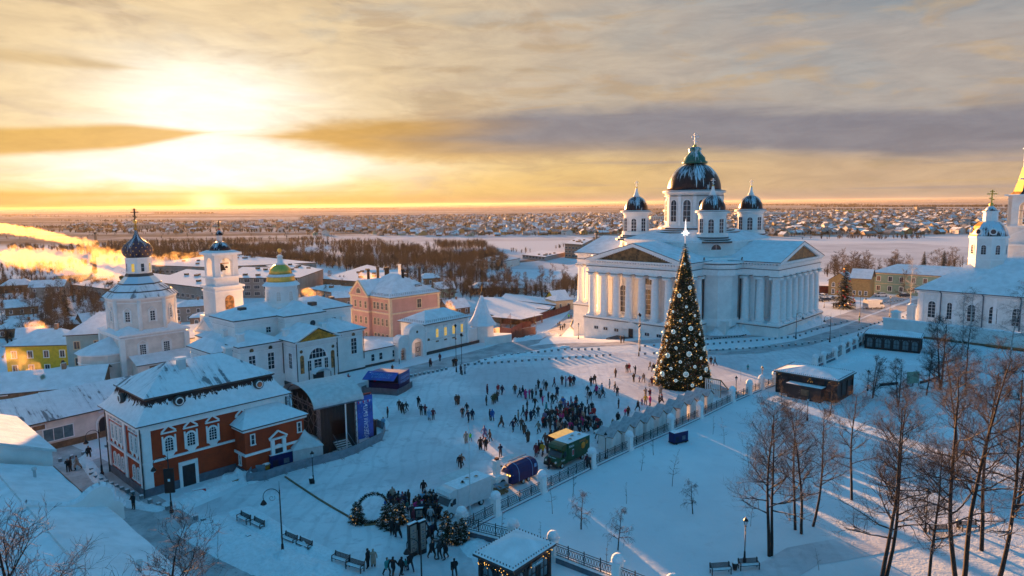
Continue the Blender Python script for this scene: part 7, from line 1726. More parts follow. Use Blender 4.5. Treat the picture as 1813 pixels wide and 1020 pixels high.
def lamp_lantern(px_, h, label, group='small lantern lamp posts'):
    t = thing('lamp_post', label, 'lamp post', G(*px_), .4, group); m = MB(); m.lathe([(.16, 0), (.16, .35), (.1, .45), (.08, 1.0), (.05, 1.1), (.045, h - .7)], 8, 'iron'); m.lathe([(.13, h - .72), (.05, h - .66)], 8, 'iron'); obj('pole', m, t)
    m = MB(); m.lathe([(.1, h - .62), (.2, h - .2)], 6, 'lamp_glass', smooth=False); m.lathe([(.26, h - .2), (.24, h - .14), (.1, h + .02), (.03, h + .16)], 6, 'iron', smooth=False)
    for k in range(6): a = k * pi / 3; m.tube((.1*cos(a), .1*sin(a), h - .62), (.2*cos(a), .2*sin(a), h - .2), .015, .015, 3, 'iron')
    obj('lantern', m, t)
lamp_curl((304,908), 6.2, .2, 'scrolled street lamp with black box sign before the red house', True)
lamp_curl((501,985), 6.6, .15, 'scrolled street lamp beside the benches at the bottom left')
lamp_curl((748,1075), 5.6, 2.9 + pi - .3, 'scrolled street lamp cut by the bottom edge below the sign boards')
lamp_curl((181,841), 5.8, .9, 'street lamp at the corner behind the red house, by the long building')
lamp_curl((1409,600), 6.2, pi, 'scrolled street lamp in front of the cathedral side columns, left one')
lamp_curl((1469,606), 6.2, 0, 'scrolled street lamp right of the cathedral beside the bollards')
lamp_curl((1522,562), 6.4, pi, 'scrolled street lamp behind the person in bright green')
for px_, h, lab in [((1318,995), 4.2, 'lantern post beside the two park benches at the bottom'), ((1638,942), 4.4, 'lantern post in the park among the tall bare trees'), ((555,856), 3.9, 'lantern post before the stage barrier'), ((1303,697), 3.0, 'lantern post at the fence right of the giant tree'), ((1349,678), 3.0, 'lantern post left of the brown pavilion'),
        ((1072,815), 3.6, 'lantern post beside the first white hut'), ((1373,596), 4.6, 'lantern post in front of the cathedral corner columns'), ((1429,745), 3.6, 'lantern post before the brown pavilion porch'), ((1536,692), 3.6, 'lantern post behind the brown pavilion'), ((1575,562), 6.0, 'tall lamp post on the far pavement by the churchyard'), ((1024,600), 4.0, 'lamp post on the lane left of the cathedral'), ((949,590), 4.0, 'lamp post beside the brown fence end'),
        ((703,640), 3.6, 'lamp post before the gate side arch'), ((1808,690), 3.4, 'lantern post at the right frame edge'), ((1459,545), 4.4, 'lamp post on the parking place by the last column')]:
    lamp_lantern(px_, h, lab)
def pole(px_, h, label, m='canvas', r=.05, arm=False):
    t = thing('pole', label, 'pole', G(*px_)); q = MB(); q.tube((0, 0, 0), (0, 0, h), r, r * .6, 7, m); obj('mast', q, t)
    if arm: q = MB(); q.bar((0, 0, h * .45), (-.7, 0, h * .45), .05, .05, m); q.ball((-.75, 0, h * .43), .14, 'iron', 8, 5); obj('camera_arm', q, t)
pole((833,926), 10.5, 'tall thin grey mast with a camera arm behind the white food truck', 'canvas', .07, True)
pole((1452,632), 9.0, 'thin mast left of the park gate'); pole((1486,605), 8.6, 'thin mast near the far bollards, right of the park gate')
def twin(px_, h, lab):
    t = thing('lamp_mast', lab, 'lamp mast', G(*px_)); q = MB(); q.lathe([(.16, 0), (.14, .8), (.06, 1.0), (.05, h)], 8, 'iron'); obj('pole', q, t); q = MB(); q.lathe([(.1, h), (.25, h + .35), (.28, h + .4), (.05, h + .7)], 8, 'iron'); q.lathe([(.07, h * .72), (.22, h * .72 + .25), (.05, h * .72 + .45)], 8, 'iron'); obj('lantern', q, t)
twin((808,659), 9.0, 'tall black lamp mast before the gatehouse, left of the pair'); twin((818,664), 7.6, 'tall black lamp mast before the gatehouse, right of the pair'); twin((1131,631), 8.8, 'tall black lamp mast left of the giant tree, nearer one'); twin((1133,622), 7.8, 'tall black lamp mast left of the giant tree, farther one')
bm = MB(); bm.box(-.25, .25, -.25, .25, 0, .5, 'bollard'); bm.frustum([(-.25,-.25),(.25,-.25),(.25,.25),(-.25,.25)], .5, [(-.16,-.16),(.16,-.16),(.16,.16),(-.16,.16)], .58, 'drift'); BM = bm.mesh('bollard')
def bollards(pts, n, where):
    P = [Vector(p) for p in pts]; tot = sum((b - a).length for a, b in zip(P, P[1:]))
    for k in range(n):
        s_ = tot * k / max(1, n - 1); 
        for a, b in zip(P, P[1:]):
            L = (b - a).length
            if s_ <= L + 1e-6: q = a.lerp(b, s_ / L); break
            s_ -= L
        o = bpy.data.objects.new('bollard', BM); o.scale = (.78, .78, .95); o.location = G(q.x, q.y); o.rotation_euler = (0, 0, TH + .1 * (k % 3)); link(o)
        tag(o, 'snow-capped bollard ' + where, 'bollard', 'bollards ' + where)
bollards([(728,668),(763,661),(790,655)], 9, 'on the near side of the lane by the gatehouse')
bollards([(829,647),(856,645),(930,640),(1080,630)], 22, 'in the sunlit row nearest the crowd')
bollards([(848,642),(892,631),(945,626),(1000,620),(1060,620)], 19, 'in the sunlit row along the pavement')
bollards([(1142,614),(1158,613)], 2, 'left of the giant tree, upper pair'); bollards([(1142,628),(1158,627)], 2, 'left of the giant tree, lower pair')
bollards([(1253,611),(1350,603),(1412,597),(1450,583),(1500,570)], 24, 'in the upper row before the cathedral side')
bollards([(1257,622),(1345,617),(1420,611),(1460,604),(1500,592)], 22, 'in the lower row before the cathedral side')
bollards([(1521,585),(1545,575),(1600,562),(1612,556)], 14, 'on the far pavement by the churchyard corner'); bollards([(1530,548),(1560,538),(1600,532)], 14, 'along the parking place edge')
bollards([(162,835),(159,841),(172,849),(189,857),(216,869),(235,877)], 10, 'on the kerb beside the red house end wall'); bollards([(107,818),(128,812),(148,806),(170,800),(189,793)], 5, 'on the kerb before the long white building'); bollards([(251,884),(272,894),(297,903)], 4, 'below the corner of the red house')
bollards([(347,920),(371,930),(398,939),(440,955)], 8, 'along the road at the bottom left')
def bench(px_, rz, label, L=1.9):
    t = thing('bench', label, 'bench', G(*px_), rz, 'black park benches'); m = MB(); m.box(-L/2, L/2, -.22, .22, .42, .48, 'iron', 'drift'); obj('seat', m, t); m = MB()
    for k in range(5): m.bar((-L/2, .25 + .02 * k, .5 + .09 * k), (L/2, .25 + .02 * k, .5 + .09 * k), .05, .05, 'iron')
    obj('backrest', m, t)
    for x in (-L/2 + .08, L/2 - .08): m = MB(); m.bar((x, -.2, 0), (x, -.2, .65), .07, .07, 'iron'); m.bar((x, .25, 0), (x, .36, .95), .07, .07, 'iron'); m.bar((x, -.22, .66), (x, .3, .66), .06, .06, 'iron'); obj('side_frame', m, t)
for px_, rz, lab in [((431,925), -.65, 'black bench in snow, upper one of the left pair'), ((455,935), -.65, 'black bench in snow, lower one of the left pair'), ((512,962), -.6, 'black bench just right of the scrolled lamp'), ((538,972), -.6, 'black bench second right of the scrolled lamp'), ((603,998), -.5, 'black bench near the bottom edge, left one'), ((628,1010), -.5, 'black bench near the bottom edge, right one'),
                     ((1276,1016), .1, 'snowy park bench left of the litter bin at the bottom'), ((1326,1008), .1, 'snowy park bench right of the litter bin at the bottom'), ((1664,948), .05, 'snowy park bench right of the park lantern post'), ((1716,940), .05, 'snowy park bench between the big trunks on the right')]: bench(px_, rz, lab)
def bin_(px_, lab): t = thing('litter_bin', lab, 'litter bin', G(*px_)); m = MB(); m.lathe([(.2, .1), (.28, .75)], 10, 'iron'); m.lathe([(.05, 0), (.05, .2)], 6, 'iron'); obj('bucket', m, t); m = MB(); m.lathe([(.27, .75), (.2, .88), (.05, .92)], 10, 'drift'); obj('snow_cap', m, t)
bin_((1301,1010), 'black litter bin between the two bottom park benches'); bin_((551,857), 'black litter bin at the foot of the stage lantern post'); bin_((1697,935), 'black litter bin between the right park benches'); bin_((823,651), 'litter bin by the gatehouse lamp masts')
def board(px_, rz, h, w, label, sections):
    t = thing('sign_board', label, 'sign', G(*px_), rz); m = MB(); m.box(-w/2, w/2, -.15, .15, 0, h, 'black'); m.box(-w/2, w/2, -.15, .15, h, h + .05, 'drift'); obj('frame', m, t); m = MB(); m.box(-w/2 + .15, w/2 - .1, -.18, -.15, .5, h - .2, 'grey_wall'); pn = obj('panel', m, t)
    m = MB()
    for k in range(sections): z = .6 + (h - 1) * k / sections; m.box(-w/2 + .2, w/2 - .15, -.19, -.18, z, z + .03, 'iron'); m.box(-.1, .1, -.19, -.18, z + .2, z + .35, 'grey_plinth')
    obj('print', m, pn)
board((731,985), .85, 3.3, 1.0, 'tall black-framed information board standing left of its twin in the crowd', 4); board((748,980), .75, 3.3, .8, 'tall information board with stacked panels, right of its black-framed twin', 5); board((742,922), .1, 1.4, .9, 'small blue-grey sandwich board among the crowd near the white truck', 2)
for px_, lab in (((1610,684), 'green-grey park notice board, left of the pair'), ((1621,683), 'green-grey park notice board, right of the pair')):
    t = thing('notice_board', lab, 'notice board', G(*px_), -.1); m = MB(); m.box(-.5, .5, -.06, .06, .5, 2.6, 'green_wall'); obj('panel', m, t); m = MB(); m.bar((-.45, 0, 0), (-.45, 0, 2.6), .08, .08, 'iron'); m.bar((.45, 0, 0), (.45, 0, 2.6), .08, .08, 'iron'); obj('post', m, t)
t = thing('barrier', 'low grey steel crowd barrier by the person in bright green', 'barrier', G(1521, 573), -.1); m = MB()
for x in (-3, -1.8, -.6, .6, 1.8, 3): m.bar((x, 0, 0), (x, 0, 1.0), .05, .05, 'canvas')
m.bar((-3, 0, 1), (3, 0, 1), .05, .05, 'canvas'); m.bar((-3, 0, .2), (3, 0, .2), .05, .05, 'canvas'); obj('rail', m, t)
t = barrier('low_wall', [(1557,684),(1578,682),(1590,681)], .5, 'dark', 'low dark snow-edged wall left of the notice boards', None, cat='wall', foot=False)
barrier('low_wall', [(1628,680),(1648,675),(1665,668)], .5, 'dark', 'low dark snow-edged wall right of the notice boards', None, cat='wall', foot=False)
# low stone ring fences by the cathedral lane
def kerb_stones(pts, lab):
    P = [G(*p) for p in pts]; m = MB(); rs = random.Random(3)
    for p, q in zip(P, P[1:]):
        n = int((q - p).length / .8)
        for k in range(n): c = p.lerp(q, k / n); m.ball((c.x + rs.uniform(-.1,.1), c.y, c.z + .1), .25, 'dark', 6, 4, .8)
    tag(obj('hedge', m), lab, 'hedge')
kerb_stones([(1028,560),(1014,568),(1010,578),(1018,586),(1034,589)], 'low dark clipped hedge curving beside the cathedral lane, half under snow')
kerb_stones([(1220,602),(1260,601),(1310,596),(1345,588)], 'thin dark low hedge under snow before the cathedral corner bay')
# ------------------------------------------------------------------ people
def body_mesh(seed, pose, coat, child=False):
    """one skinned body: legs, coat, head in one continuous surface"""
    bm = bmesh.new(); sk = {}; lay = bm.verts.layers.skin.verify()
    rs = random.Random(seed); J = {}
    def j(n, x, y, z, r, ry=None): v = bm.verts.new((x, y, z)); J[n] = v; sk[v] = (r, ry or r); return v
    st = {'stand': 0, 'walk': .26, 'step': .16, 'phone': 0, 'pocket': 0, 'carry': .05, 'wave': 0}[pose]
    j('pel', 0, 0, .95, .15, .12); j('wai', 0, .01, 1.12, .15, .12); j('che', 0, .0, 1.32, .18, .13); j('neck', 0, 0, 1.47, .06); j('chin', 0, -.02, 1.55, .075, .08); j('head', 0, -.01, 1.66, .105, .115); j('top', 0, .0, 1.74, .08, .085)
    for s, n in ((-1, 'l'), (1, 'r')):
        k = s * st
        j(n + 'hip', s * .09, 0, .88, .10); j(n + 'kn', s * .10, -k * .9, .50, .075); j(n + 'an', s * .11, k * -.9 + (k > 0) * .12 + (.16 if k < 0 else 0), .09 + (.05 if k < 0 else 0), .055); j(n + 'toe', s * .12, k * -.9 + (k > 0) * .0 - .13 + (.16 if k < 0 else 0), .05, .045)
        j(n + 'sh', s * .19, 0, 1.40, .085)
        if pose == 'phone' or (pose == 'wave' and s > 0): e = (s * .25, -.05, 1.15); h = (s * .10, -.30, 1.22 if pose == 'phone' else 1.55); fi = (s * .06, -.36, 1.27 if pose == 'phone' else 1.64)
        elif pose == 'pocket': e = (s * .30, .06, 1.13); h = (s * .22, -.08, .98); fi = (s * .18, -.12, .95)
        elif pose == 'carry': e = (s * .28, -.02, 1.12); h = (s * .24, -.22, .95); fi = (s * .22, -.26, .90)
        else: e = (s * .27, k * .5 + .02, 1.13); h = (s * .29, k * .9 - .05, .88); fi = (s * .29, k * 1.0 - .07, .79)
        j(n + 'el', *e, .062); j(n + 'wr', *h, .045); j(n + 'fi', *fi, .035)
    E = [('pel','wai'),('wai','che'),('che','neck'),('neck','chin'),('chin','head'),('head','top')]
    for n in 'lr': E += [('pel', n+'hip'), (n+'hip', n+'kn'), (n+'kn', n+'an'), (n+'an', n+'toe'), ('che', n+'sh'), (n+'sh', n+'el'), (n+'el', n+'wr'), (n+'wr', n+'fi')]
    if coat > 0: sk[J['pel']] = (.20, .16); sk[J['wai']] = (.18, .15); sk[J['che']] = (.20, .16)
    if coat > 1:
        for n in 'lr': sk[J[n + 'hip']] = (.145, .14)
    if coat > 2:
        for n in 'lr': sk[J[n + 'kn']] = (.13, .13)
    for a, b in E: bm.edges.new((J[a], J[b]))
    for v, r in sk.items(): v[lay].radius = r
    J['pel'][lay].use_root = True
    me = bpy.data.meshes.new('tmpb'); bm.to_mesh(me); bm.free()
    o = bpy.data.objects.new('tmpb', me); C.objects.link(o); o.modifiers.new('s', 'SKIN').use_smooth_shade = True; ss = o.modifiers.new('u', 'SUBSURF'); ss.levels = 1; ss.render_levels = 1
    dg = bpy.context.evaluated_depsgraph_get(); r = bpy.data.meshes.new_from_object(o.evaluated_get(dg)); bpy.data.objects.remove(o)
    r.materials.clear()
    for n in ('black', 'dark', 'skin', 'black'): r.materials.append(M[n])
    hem = (.80, .74, .52, .34)[coat]
    for p in r.polygons:
        c = p.center
        if c.z > 1.52: p.material_index = 2 if (c.y < -.05 and c.z < 1.70 and abs(c.x) < .075) else 3
        elif c.z > hem or abs(c.x) > .2: p.material_index = 0 if (c.z > .86 or abs(c.x) < .23) else 2
        else: p.material_index = 1
        p.use_smooth = True
    # a hood, cap or scarf volume
    r.name = 'person'
    return r
poses = ['stand', 'walk', 'step', 'phone', 'pocket', 'carry', 'wave']
bodies = {(p, c): body_mesh(1, p, c) for p in poses for c in (0, 1, 2, 3) if not (p in ('wave', 'carry') and c == 3)}
cols = {'black': (.012, .012, .015), 'dark grey': (.035, .038, .045), 'navy': (.012, .02, .05), 'brown': (.09, .05, .035), 'olive': (.07, .07, .03), 'red': (.42, .02, .03), 'pink': (.55, .03, .18), 'lilac': (.20, .14, .26), 'tan': (.28, .21, .16),
        'light grey': (.40, .40, .42), 'white': (.62, .62, .64), 'teal': (.03, .25, .25), 'bright green': (.12, .65, .05), 'yellow': (.50, .33, .03), 'blue': (.02, .10, .35), 'maroon': (.13, .015, .03), 'pale blue': (.22, .42, .60), 'beige': (.38, .28, .22)}
for k, c in cols.items(): mat('coat_' + k, c, .85, var=.15, vscale=4)
people = []
def person(px_, col, zone, pose=None, coat=None, child=False, rz=None, legs=None, hat=None, extra=''):
    i = len(people); rs = random.Random(i * 7 + 3); pose = pose or rs.choice(poses[:5]); coat = rs.choice((0, 1, 1, 2, 2, 3)) if coat is None else coat
    if (pose, coat) not in bodies: coat = 1
    p = G(*px_) if not isinstance(px_, Vector) else px_
    o = bpy.data.objects.new('person', bodies[(pose, coat)]); link(o); o.location = p; o.rotation_euler = (0, 0, rs.random() * 6.28 if rz is None else rz)
    s = (.70 if child else rs.uniform(1.02, 1.12)); o.scale = (s * 1.14, s * 1.14, s)
    lg = legs or rs.choice(('black', 'navy', 'dark grey', 'black', 'brown')); ht = hat or rs.choice(('black', 'dark grey', col, 'brown', 'black', 'navy', 'red' if rs.random() < .3 else col, 'light grey'))
    for k, n in enumerate((col, lg, None, ht)):
        if n: o.material_slots[k].link = 'OBJECT'; o.material_slots[k].material = M['coat_' + n]
    verb = {'stand': 'standing', 'walk': 'walking', 'step': 'strolling', 'phone': 'holding something up', 'pocket': 'hands in pockets', 'carry': 'carrying things', 'wave': 'one arm raised'}[pose]
    noun = 'child' if child else 'person'; cl = ('short', 'thick', 'mid-length', 'long')[coat]
    zone = ' '.join(w for w in zone.split() if w not in ('the', 'dense'))
    tag(o, f'{noun} in {cl} {col} coat, {zone}' if len(zone.split()) > 6 else f'{noun} in {cl} {col} coat {verb} {zone}', 'person', 'people on the snowy square')
    people.append(o); return o
def crowd(lst, zone, k, ox, oy):
    for q in lst: person((ox + q[0] / k, oy + q[1] / k), q[2] if len(q) > 2 else random.Random(q[0] * 31 + q[1]).choice(('black', 'black', 'dark grey', 'navy', 'black', 'brown', 'dark grey')), zone, *(q[3:] if len(q) > 3 else ()))
z = 3.4865
crowd([(85,100),(97,100),(124,147),(150,148,'light grey')], 'by the gatehouse lamp masts', z, 780, 620)
crowd([(97,338),(111,338,'brown','stand',3),(136,418),(163,393),(172,445),(197,432),(305,435,'black','stand',2),(320,437,'blue'),(376,478,'brown'),(158,578,'beige','stand',3),(184,562,'bright green','walk',0,True),(272,545,'lilac'),(305,567),(247,618,'black','stand',3),(279,622,'black','stand',2),(370,663,'navy','phone',0),(118,730),(132,722,'tan','walk')], 'in the open left half of the square', z, 780, 620)
crowd([(283,342),(289,275,'maroon'),(323,335,'olive'),(336,328,'olive'),(350,318,'brown'),(355,270,'red'),(381,277,'navy'),(459,272,'brown','stand',2),(490,293),(508,280),(525,305,'pink'),(548,300,'pink','wave'),(566,305,'dark grey'),(604,240,'black','pocket',2),(590,280,'light grey'),(638,242,'light grey'),(652,252),(702,230,'maroon'),(720,285,'navy','phone'),(750,215),(773,225,'lilac'),(797,220,'red'),(806,224),(823,215)], 'at the upper left edge of the crowd', z, 780, 620)
crowd([(929,225),(951,210,'brown'),(960,270),(962,280,'pink'),(980,300,'light grey'),(1003,295),(1043,240,'light grey'),(1077,258),(1091,285,'dark grey'),(908,280),(924,310),(907,335,'light grey')], 'at the shadow edge above the crowd', z, 780, 620)
crowd([(1080,170,'brown','stand',2),(1150,140,'brown'),(1163,138,'red'),(1202,150,'black','wave'),(1192,198),(1228,200,'lilac','step',0,True),(1253,200,'tan','walk',2),(1293,125,'tan','walk'),(1313,138),(1325,140),(1303,225,'maroon'),(1287,225,'light grey','stand',0,True),(1358,275,'tan','stand',3)], 'on sunlit snow left of the giant tree', z, 780, 620)
crowd([(1265,295,'tan'),(1292,300,'maroon'),(1243,340,'lilac','stand',1,True),(1265,340,'yellow','carry'),(1293,345,'pink','stand',2),(1218,378,'black','walk',2),(1349,342),(1365,340,'navy'),(1099,362,'black','stand',0),(1140,405,'pink','stand',1,True),(1158,412,'black','stand',2),(1095,455,'black','stand',3),(1063,470,'olive','stand',1,True)], 'between the giant tree and the hut fronts', z, 780, 620)
crowd([(1668,92),(1693,98,'dark grey','walk')], 'on the snow right of the giant tree', z, 780, 620)
crowd([(447,503,'navy'),(462,475),(480,440,'tan'),(510,410),(500,495,'brown'),(518,523),(530,440,'maroon'),(557,440),(577,425),(602,412),(583,360),(535,375),(540,572,'brown','stand',3),(605,515,'tan','walk'),(632,480,'red'),(620,300),(630,342,'pink','wave',2),(665,320,'black','wave'),(690,333,'black','wave'),(712,330)], 'on the left flank of the dense crowd', z, 780, 620)
rs = random.Random(77)
pal = ['black'] * 9 + ['dark grey'] * 5 + ['navy'] * 4 + ['brown'] * 4 + ['maroon', 'maroon', 'pink', 'lilac', 'teal', 'light grey', 'tan', 'olive', 'red', 'beige', 'white', 'blue']
done = []; 
while len(done) < 92:
    x = rs.gauss(790, 95); y = rs.gauss(440, 62)
    if not (640 < x < 975 and 330 < y < 545) or any(hypot(x - a, (y - b) * 1.4) < 13 for a, b in done): continue
    if y < 330 + (abs(x - 800)) * .25: continue
    done.append((x, y)); zn = 'in the dense crowd, ' + ('far side' if y < 390 else 'middle' if y < 455 else 'near side') + ', ' + ('left third' if x < 740 else 'centre' if x < 850 else 'right third')
    person((780 + x / z, 620 + y / z), rs.choice(pal), zn, child=rs.random() < .13)
crowd([(590,660,'maroon'),(607,640),(622,642),(631,655,'yellow'),(647,592),(672,590),(684,575),(700,572),(716,568),(733,565),(752,560),(660,640),(745,548),(985,500),(968,482,'red'),(970,545),(990,580),(955,520)], 'queueing beside the green food truck', z, 780, 620)
crowd([(668,735,'black','stand',2),(905,725,'maroon'),(915,735)], 'right next to the green food truck cab or fence', z, 780, 620)
k = 3.626
crowd([(322,505),(345,470,'beige','stand',3),(365,500),(385,500),(410,500,'lilac'),(440,527,'teal','stand',0,True),(450,490),(365,545),(300,520,'blue','stand',0,True),(420,520)], 'behind the small lit spruces', k, 600, 760)
crowd([(545,425,'black','step',2),(495,530),(515,520),(533,542,'pink'),(540,500,'pale blue'),(555,485,'dark grey'),(565,590),(590,600,'light grey','stand',1),(597,520),(612,520),(625,590),(640,500),(657,482,'black','stand',2),(650,585),(480,612,'maroon'),(630,545,'maroon'),(492,560,'pink')], 'in the knot of people before the white food truck', k, 600, 760)
crowd([(505,545),(520,560),(535,575,'navy'),(548,560),(575,560,'dark grey'),(583,545),(605,570),(618,560,'brown'),(636,575),(560,515),(575,500,'light grey'),(590,490),(610,490,'navy'),(625,520),(470,590),(355,540),(375,530,'maroon'),(395,525),(430,500),(405,545,'lilac'),(335,520)], 'in the thick group beside the white food truck', k, 600, 760)
crowd([(477,690,'maroon'),(500,690,'black'),(548,690,'black','stand',2),(578,737,'black','walk',2),(600,707,'navy'),(620,692,'black','walk',2),(343,680,'black','stand',3),(380,697,'black','walk',3)], 'between the sign boards and the spruces', k, 600, 760)
crowd([(600,835,'black','walk',2),(645,835,'dark grey','carry'),(683,835,'black','step',2),(743,950,'black','walk',1),(188,893,'black','stand',2),(222,888,'beige','stand',3),(312,945,'teal','walk',1,False,None,'black'),(350,945,'black','walk',2),(405,945,'black','step',2),(430,912,'teal','stand',1,True),(460,912,'black','walk',1)], 'walking at the bottom of the photo', k, 600, 760)
for px_, c, zn, *r in [((121,836), 'black', 'on the street behind the red house'), ((126,834), 'brown', 'on the street behind the red house'), ((137,832), 'beige', 'on the street behind the red house', 'walk', 3), ((158,813), 'black', 'under the long white building', 'walk', 2), ((237,902), 'black', 'on the road beside the curved fire wall'),
    ((617,679), 'red', 'beside the arched stage canopy'), ((695,661), 'black', 'just behind the blue kiosk'), ((761,650), 'black', 'on the lane before the gatehouse', 'stand', 2), ((763,649), 'maroon', 'on the lane before the gatehouse'), ((779,640), 'maroon', 'alone near the gatehouse wall'), ((803,650), 'black', 'under the left lamp mast'), ((707,645), 'maroon', 'in the small gate arch', 'stand', 0, True),
    ((988,579), 'black', 'on the lane towards the yellow cottage'), ((991,577), 'brown', 'on the lane towards the yellow cottage'), ((992,584), 'black', 'on the lane, nearer group'), ((996,584), 'black', 'on the lane, nearer group'), ((999.5,581), 'dark grey', 'on the lane, nearer group'), ((1007,564), 'bright green', 'riding coat by the cathedral podium corner'), ((1011,565), 'brown', 'by the cathedral podium corner'),
    ((1099.5,608), 'brown', 'before the cathedral basement door'), ((1104.5,607), 'black', 'before the cathedral basement door'), ((1475.5,546), 'black', 'near the decorated spruce'), ((1480,546), 'black', 'near the decorated spruce'), ((1485,545), 'maroon', 'near the decorated spruce'), ((1521,573), 'bright green', 'inside the steel barrier by the far pavement', 'stand', 1), ((1519,602), 'black', 'beside the fence of the far pavilion', 'stand', 2), ((1524,602), 'black', 'beside the fence of the far pavilion', 'stand', 2),
    ((1324,656), 'teal', 'alone on the empty snow right of the giant tree', 'stand', 1, True), ((686.6,740), 'black', 'alone right of the stage banner', 'stand', 2), ((707,727), 'black', 'in the group of three right of the stage'), ((713,733), 'black', 'in the group of three right of the stage'), ((719.7,730), 'dark grey', 'in the group of three right of the stage'), ((741,721), 'black', 'right of the blue kiosk', 'wave', 1), ((746,736), 'black', 'in the group of four left of centre'), ((753,736), 'maroon', 'in the group of four left of centre'), ((760,745), 'pale blue', 'in the group of four left of centre', 'stand', 2), ((767,744), 'maroon', 'in the group of four left of centre'),
    ((679,760), 'pale blue', 'in a pale costume at the end of the crowd barrier', 'phone', 3), ((90,640), 'black', 'beside the yellow house in the lower town'), ((112,650), 'dark grey', 'by the blue-walled house yard'), ((565,688), 'maroon', 'at the gilded-dome church door')]:
    person(px_, c, zn, *r)
person((1065.5,697), 'pale blue', 'with a big pale blue star costume above the crowd', 'stand', 3)
# ------------------------------------------------------------------ lower town, woods, far town, haze
def house_mesh(w, d, h, rh, wall, roof='roof_clean', hip=False, ch=True):
    m = MB(); m.box(0, w, 0, d, -1.5, h, wall, bot=False)
    if hip: m.hip(0, w, 0, d, h, h + rh, roof, min(w, d) * .48, .45, .2)
    else: m.gable(0, w, 0, d, h, h + rh, roof, wall, .2, .45)
    return m
def town_house(px_, rz, w, d, h, rh, wall, label, hip=False, wins=(3, 1), roof='roof_clean', nm='house', group=None, chim=True, frame='trim', cat=None):
    t = thing(nm, label, cat or 'house', G(*px_), rz, group)
    m = MB(); m.box(0, w, 0, d, -3, h, wall, bot=False); obj('wall', m, t)
    m = MB()
    if hip: m.hip(0, w, 0, d, h, h + rh, roof, min(w, d) * .48, .45, .2, 'x' if w >= d else 'y')
    else: m.gable(0, w, 0, d, h, h + rh, roof, wall, .2, .45)
    ro = obj('roof', m, t)
    if chim: m = MB(); m.box(w*.6, w*.6 + .7, d*.45, d*.45 + .7, h + rh*.4, h + rh + 1.1, 'brick_wall', 'drift'); obj('chimney', m, ro)
    nx, nz = wins; st = (h - .3) / nz
    for k in range(nz):
        for i in range(nx): win(t, w * (i + .5) / nx, 0, .9 + st * k, S, 1.0, min(1.5, st * .5), False, frame, 'glass', (1, 0), .15)
        for i in range(max(1, nx - 1)): win(t, w, d * (i + .5) / max(1, nx - 1), .9 + st * k, E_, 1.0, min(1.5, st * .5), False, frame, 'glass', (1, 0), .15)
        for i in range(max(1, nx - 1)): win(t, 0, d * (i + .5) / max(1, nx - 1), .9 + st * k, W_, 1.0, min(1.5, st * .5), False, frame, 'glass', (1, 0), .15)
    return t
town_house((14, 662), .08, 14, 10, 6.8, 3.2, 'yellow_wall', 'bright yellow two-storey house with white window frames at the left edge', True, (4, 2))
town_house((122, 655), TH - .55, 15, 11, 7.2, 4.0, 'blue_wall', 'grey-blue two-storey house with cream window frames beside the yellow one', True, (4, 2), frame='cream')
town_house((-30, 712), .35, 18, 12, 1.2, 2.4, 'brown_wall', 'low brown house with sunlit snow roof and chimney at the left edge', False, (3, 1))
town_house((262, 640), TH, 14, 10, 3.8, 2.0, 'plaster_old', 'low white annex with snow roof between the two left churches', False, (2, 1))
town_house((308, 572), .4, 15, 10, 6.2, 2.4, 'grey_wall', 'grey two-storey block with snowy flat hip between the two left churches', True, (4, 2))
town_house((338, 590), .3, 13, 9, 5.6, 1.6, 'brick_wall', 'brownish block lower right of the grey one, behind the bell tower foot', True, (3, 2))
for i, (px_, rz, w, d, h, rh, wl, lab) in enumerate([((0,520), .5, 16, 10, 4, 3.5, 'brown_wall', 'snow-roofed house at the left edge in the steam'), ((52,530), .3, 16, 12, 6, 3.2, 'grey_wall', 'hip-roofed pale house in front of the steam plumes'), ((10,560), .6, 12, 9, 3.6, 3, 'brown_wall', 'snow-roofed cottage low at the left edge, upper row'),
        ((-10,600), .3, 16, 9, 3.2, 2.6, 'brick_wall', 'long snow-roofed cottage at the left edge, lower row'), ((30,615), .5, 13, 8, 3.2, 2.8, 'brown_wall', 'small cottage just above the yellow house'), ((150,590), .9, 10, 8, 3.6, 3.4, 'brown_wall', 'steep-gabled dark cottage left of the onion-domed church'), ((96,590), .2, 12, 8, 3, 2.6, 'brick_wall', 'cottage under bare trees above the blue-walled house'),
        ((590,545), .3, 14, 10, 4.5, 2.6, 'brick_wall', 'snow-roofed house left behind the pink one'), ((700,520), .25, 15, 10, 4, 3, 'brown_wall', 'brown house with split snow roof above the pink house chimneys'), ((722,535), .1, 12, 9, 4.2, 3.2, 'brick_wall', 'brick cottage right of the pink house chimneys'), ((772,528), .35, 10, 8, 4.6, 3.0, 'green_wall', 'small pale green gabled house above the gatehouse roof'),
        ((795,560), .7, 11, 9, 3, 3.2, 'brown_wall', 'steep snow-roofed cottage beside the corner turret'), ((835,522), .2, 16, 10, 3.2, 2.8, 'brown_wall', 'dark cottage behind the market sheds'), ((880,520), -.2, 14, 9, 3.2, 2.6, 'blue_wall', 'cottage with blue-grey wall behind the sheds'), ((640,505), .2, 22, 12, 5, 3, 'grey_wall', 'wide workshop with bright snow roof above the pink house'),
        ((100,500), .3, 18, 10, 4, 2, 'green_wall', 'long low hall with green fascia beside the steam'), ((210,520), .25, 12, 8, 3, 2, 'brown_wall', 'small shed house in the factory yard'), ((560,525), .2, 12, 8, 3, 2, 'brick_wall', 'brick outbuilding in the factory yard right side'), ((745,505), .4, 12, 9, 3.6, 3, 'brown_wall', 'brown gabled house at the wood edge')]):
    town_house(px_, rz, w, d, h, rh, wl, lab, i % 3 == 0, (3, 2 if h > 5 else 1), group=None)
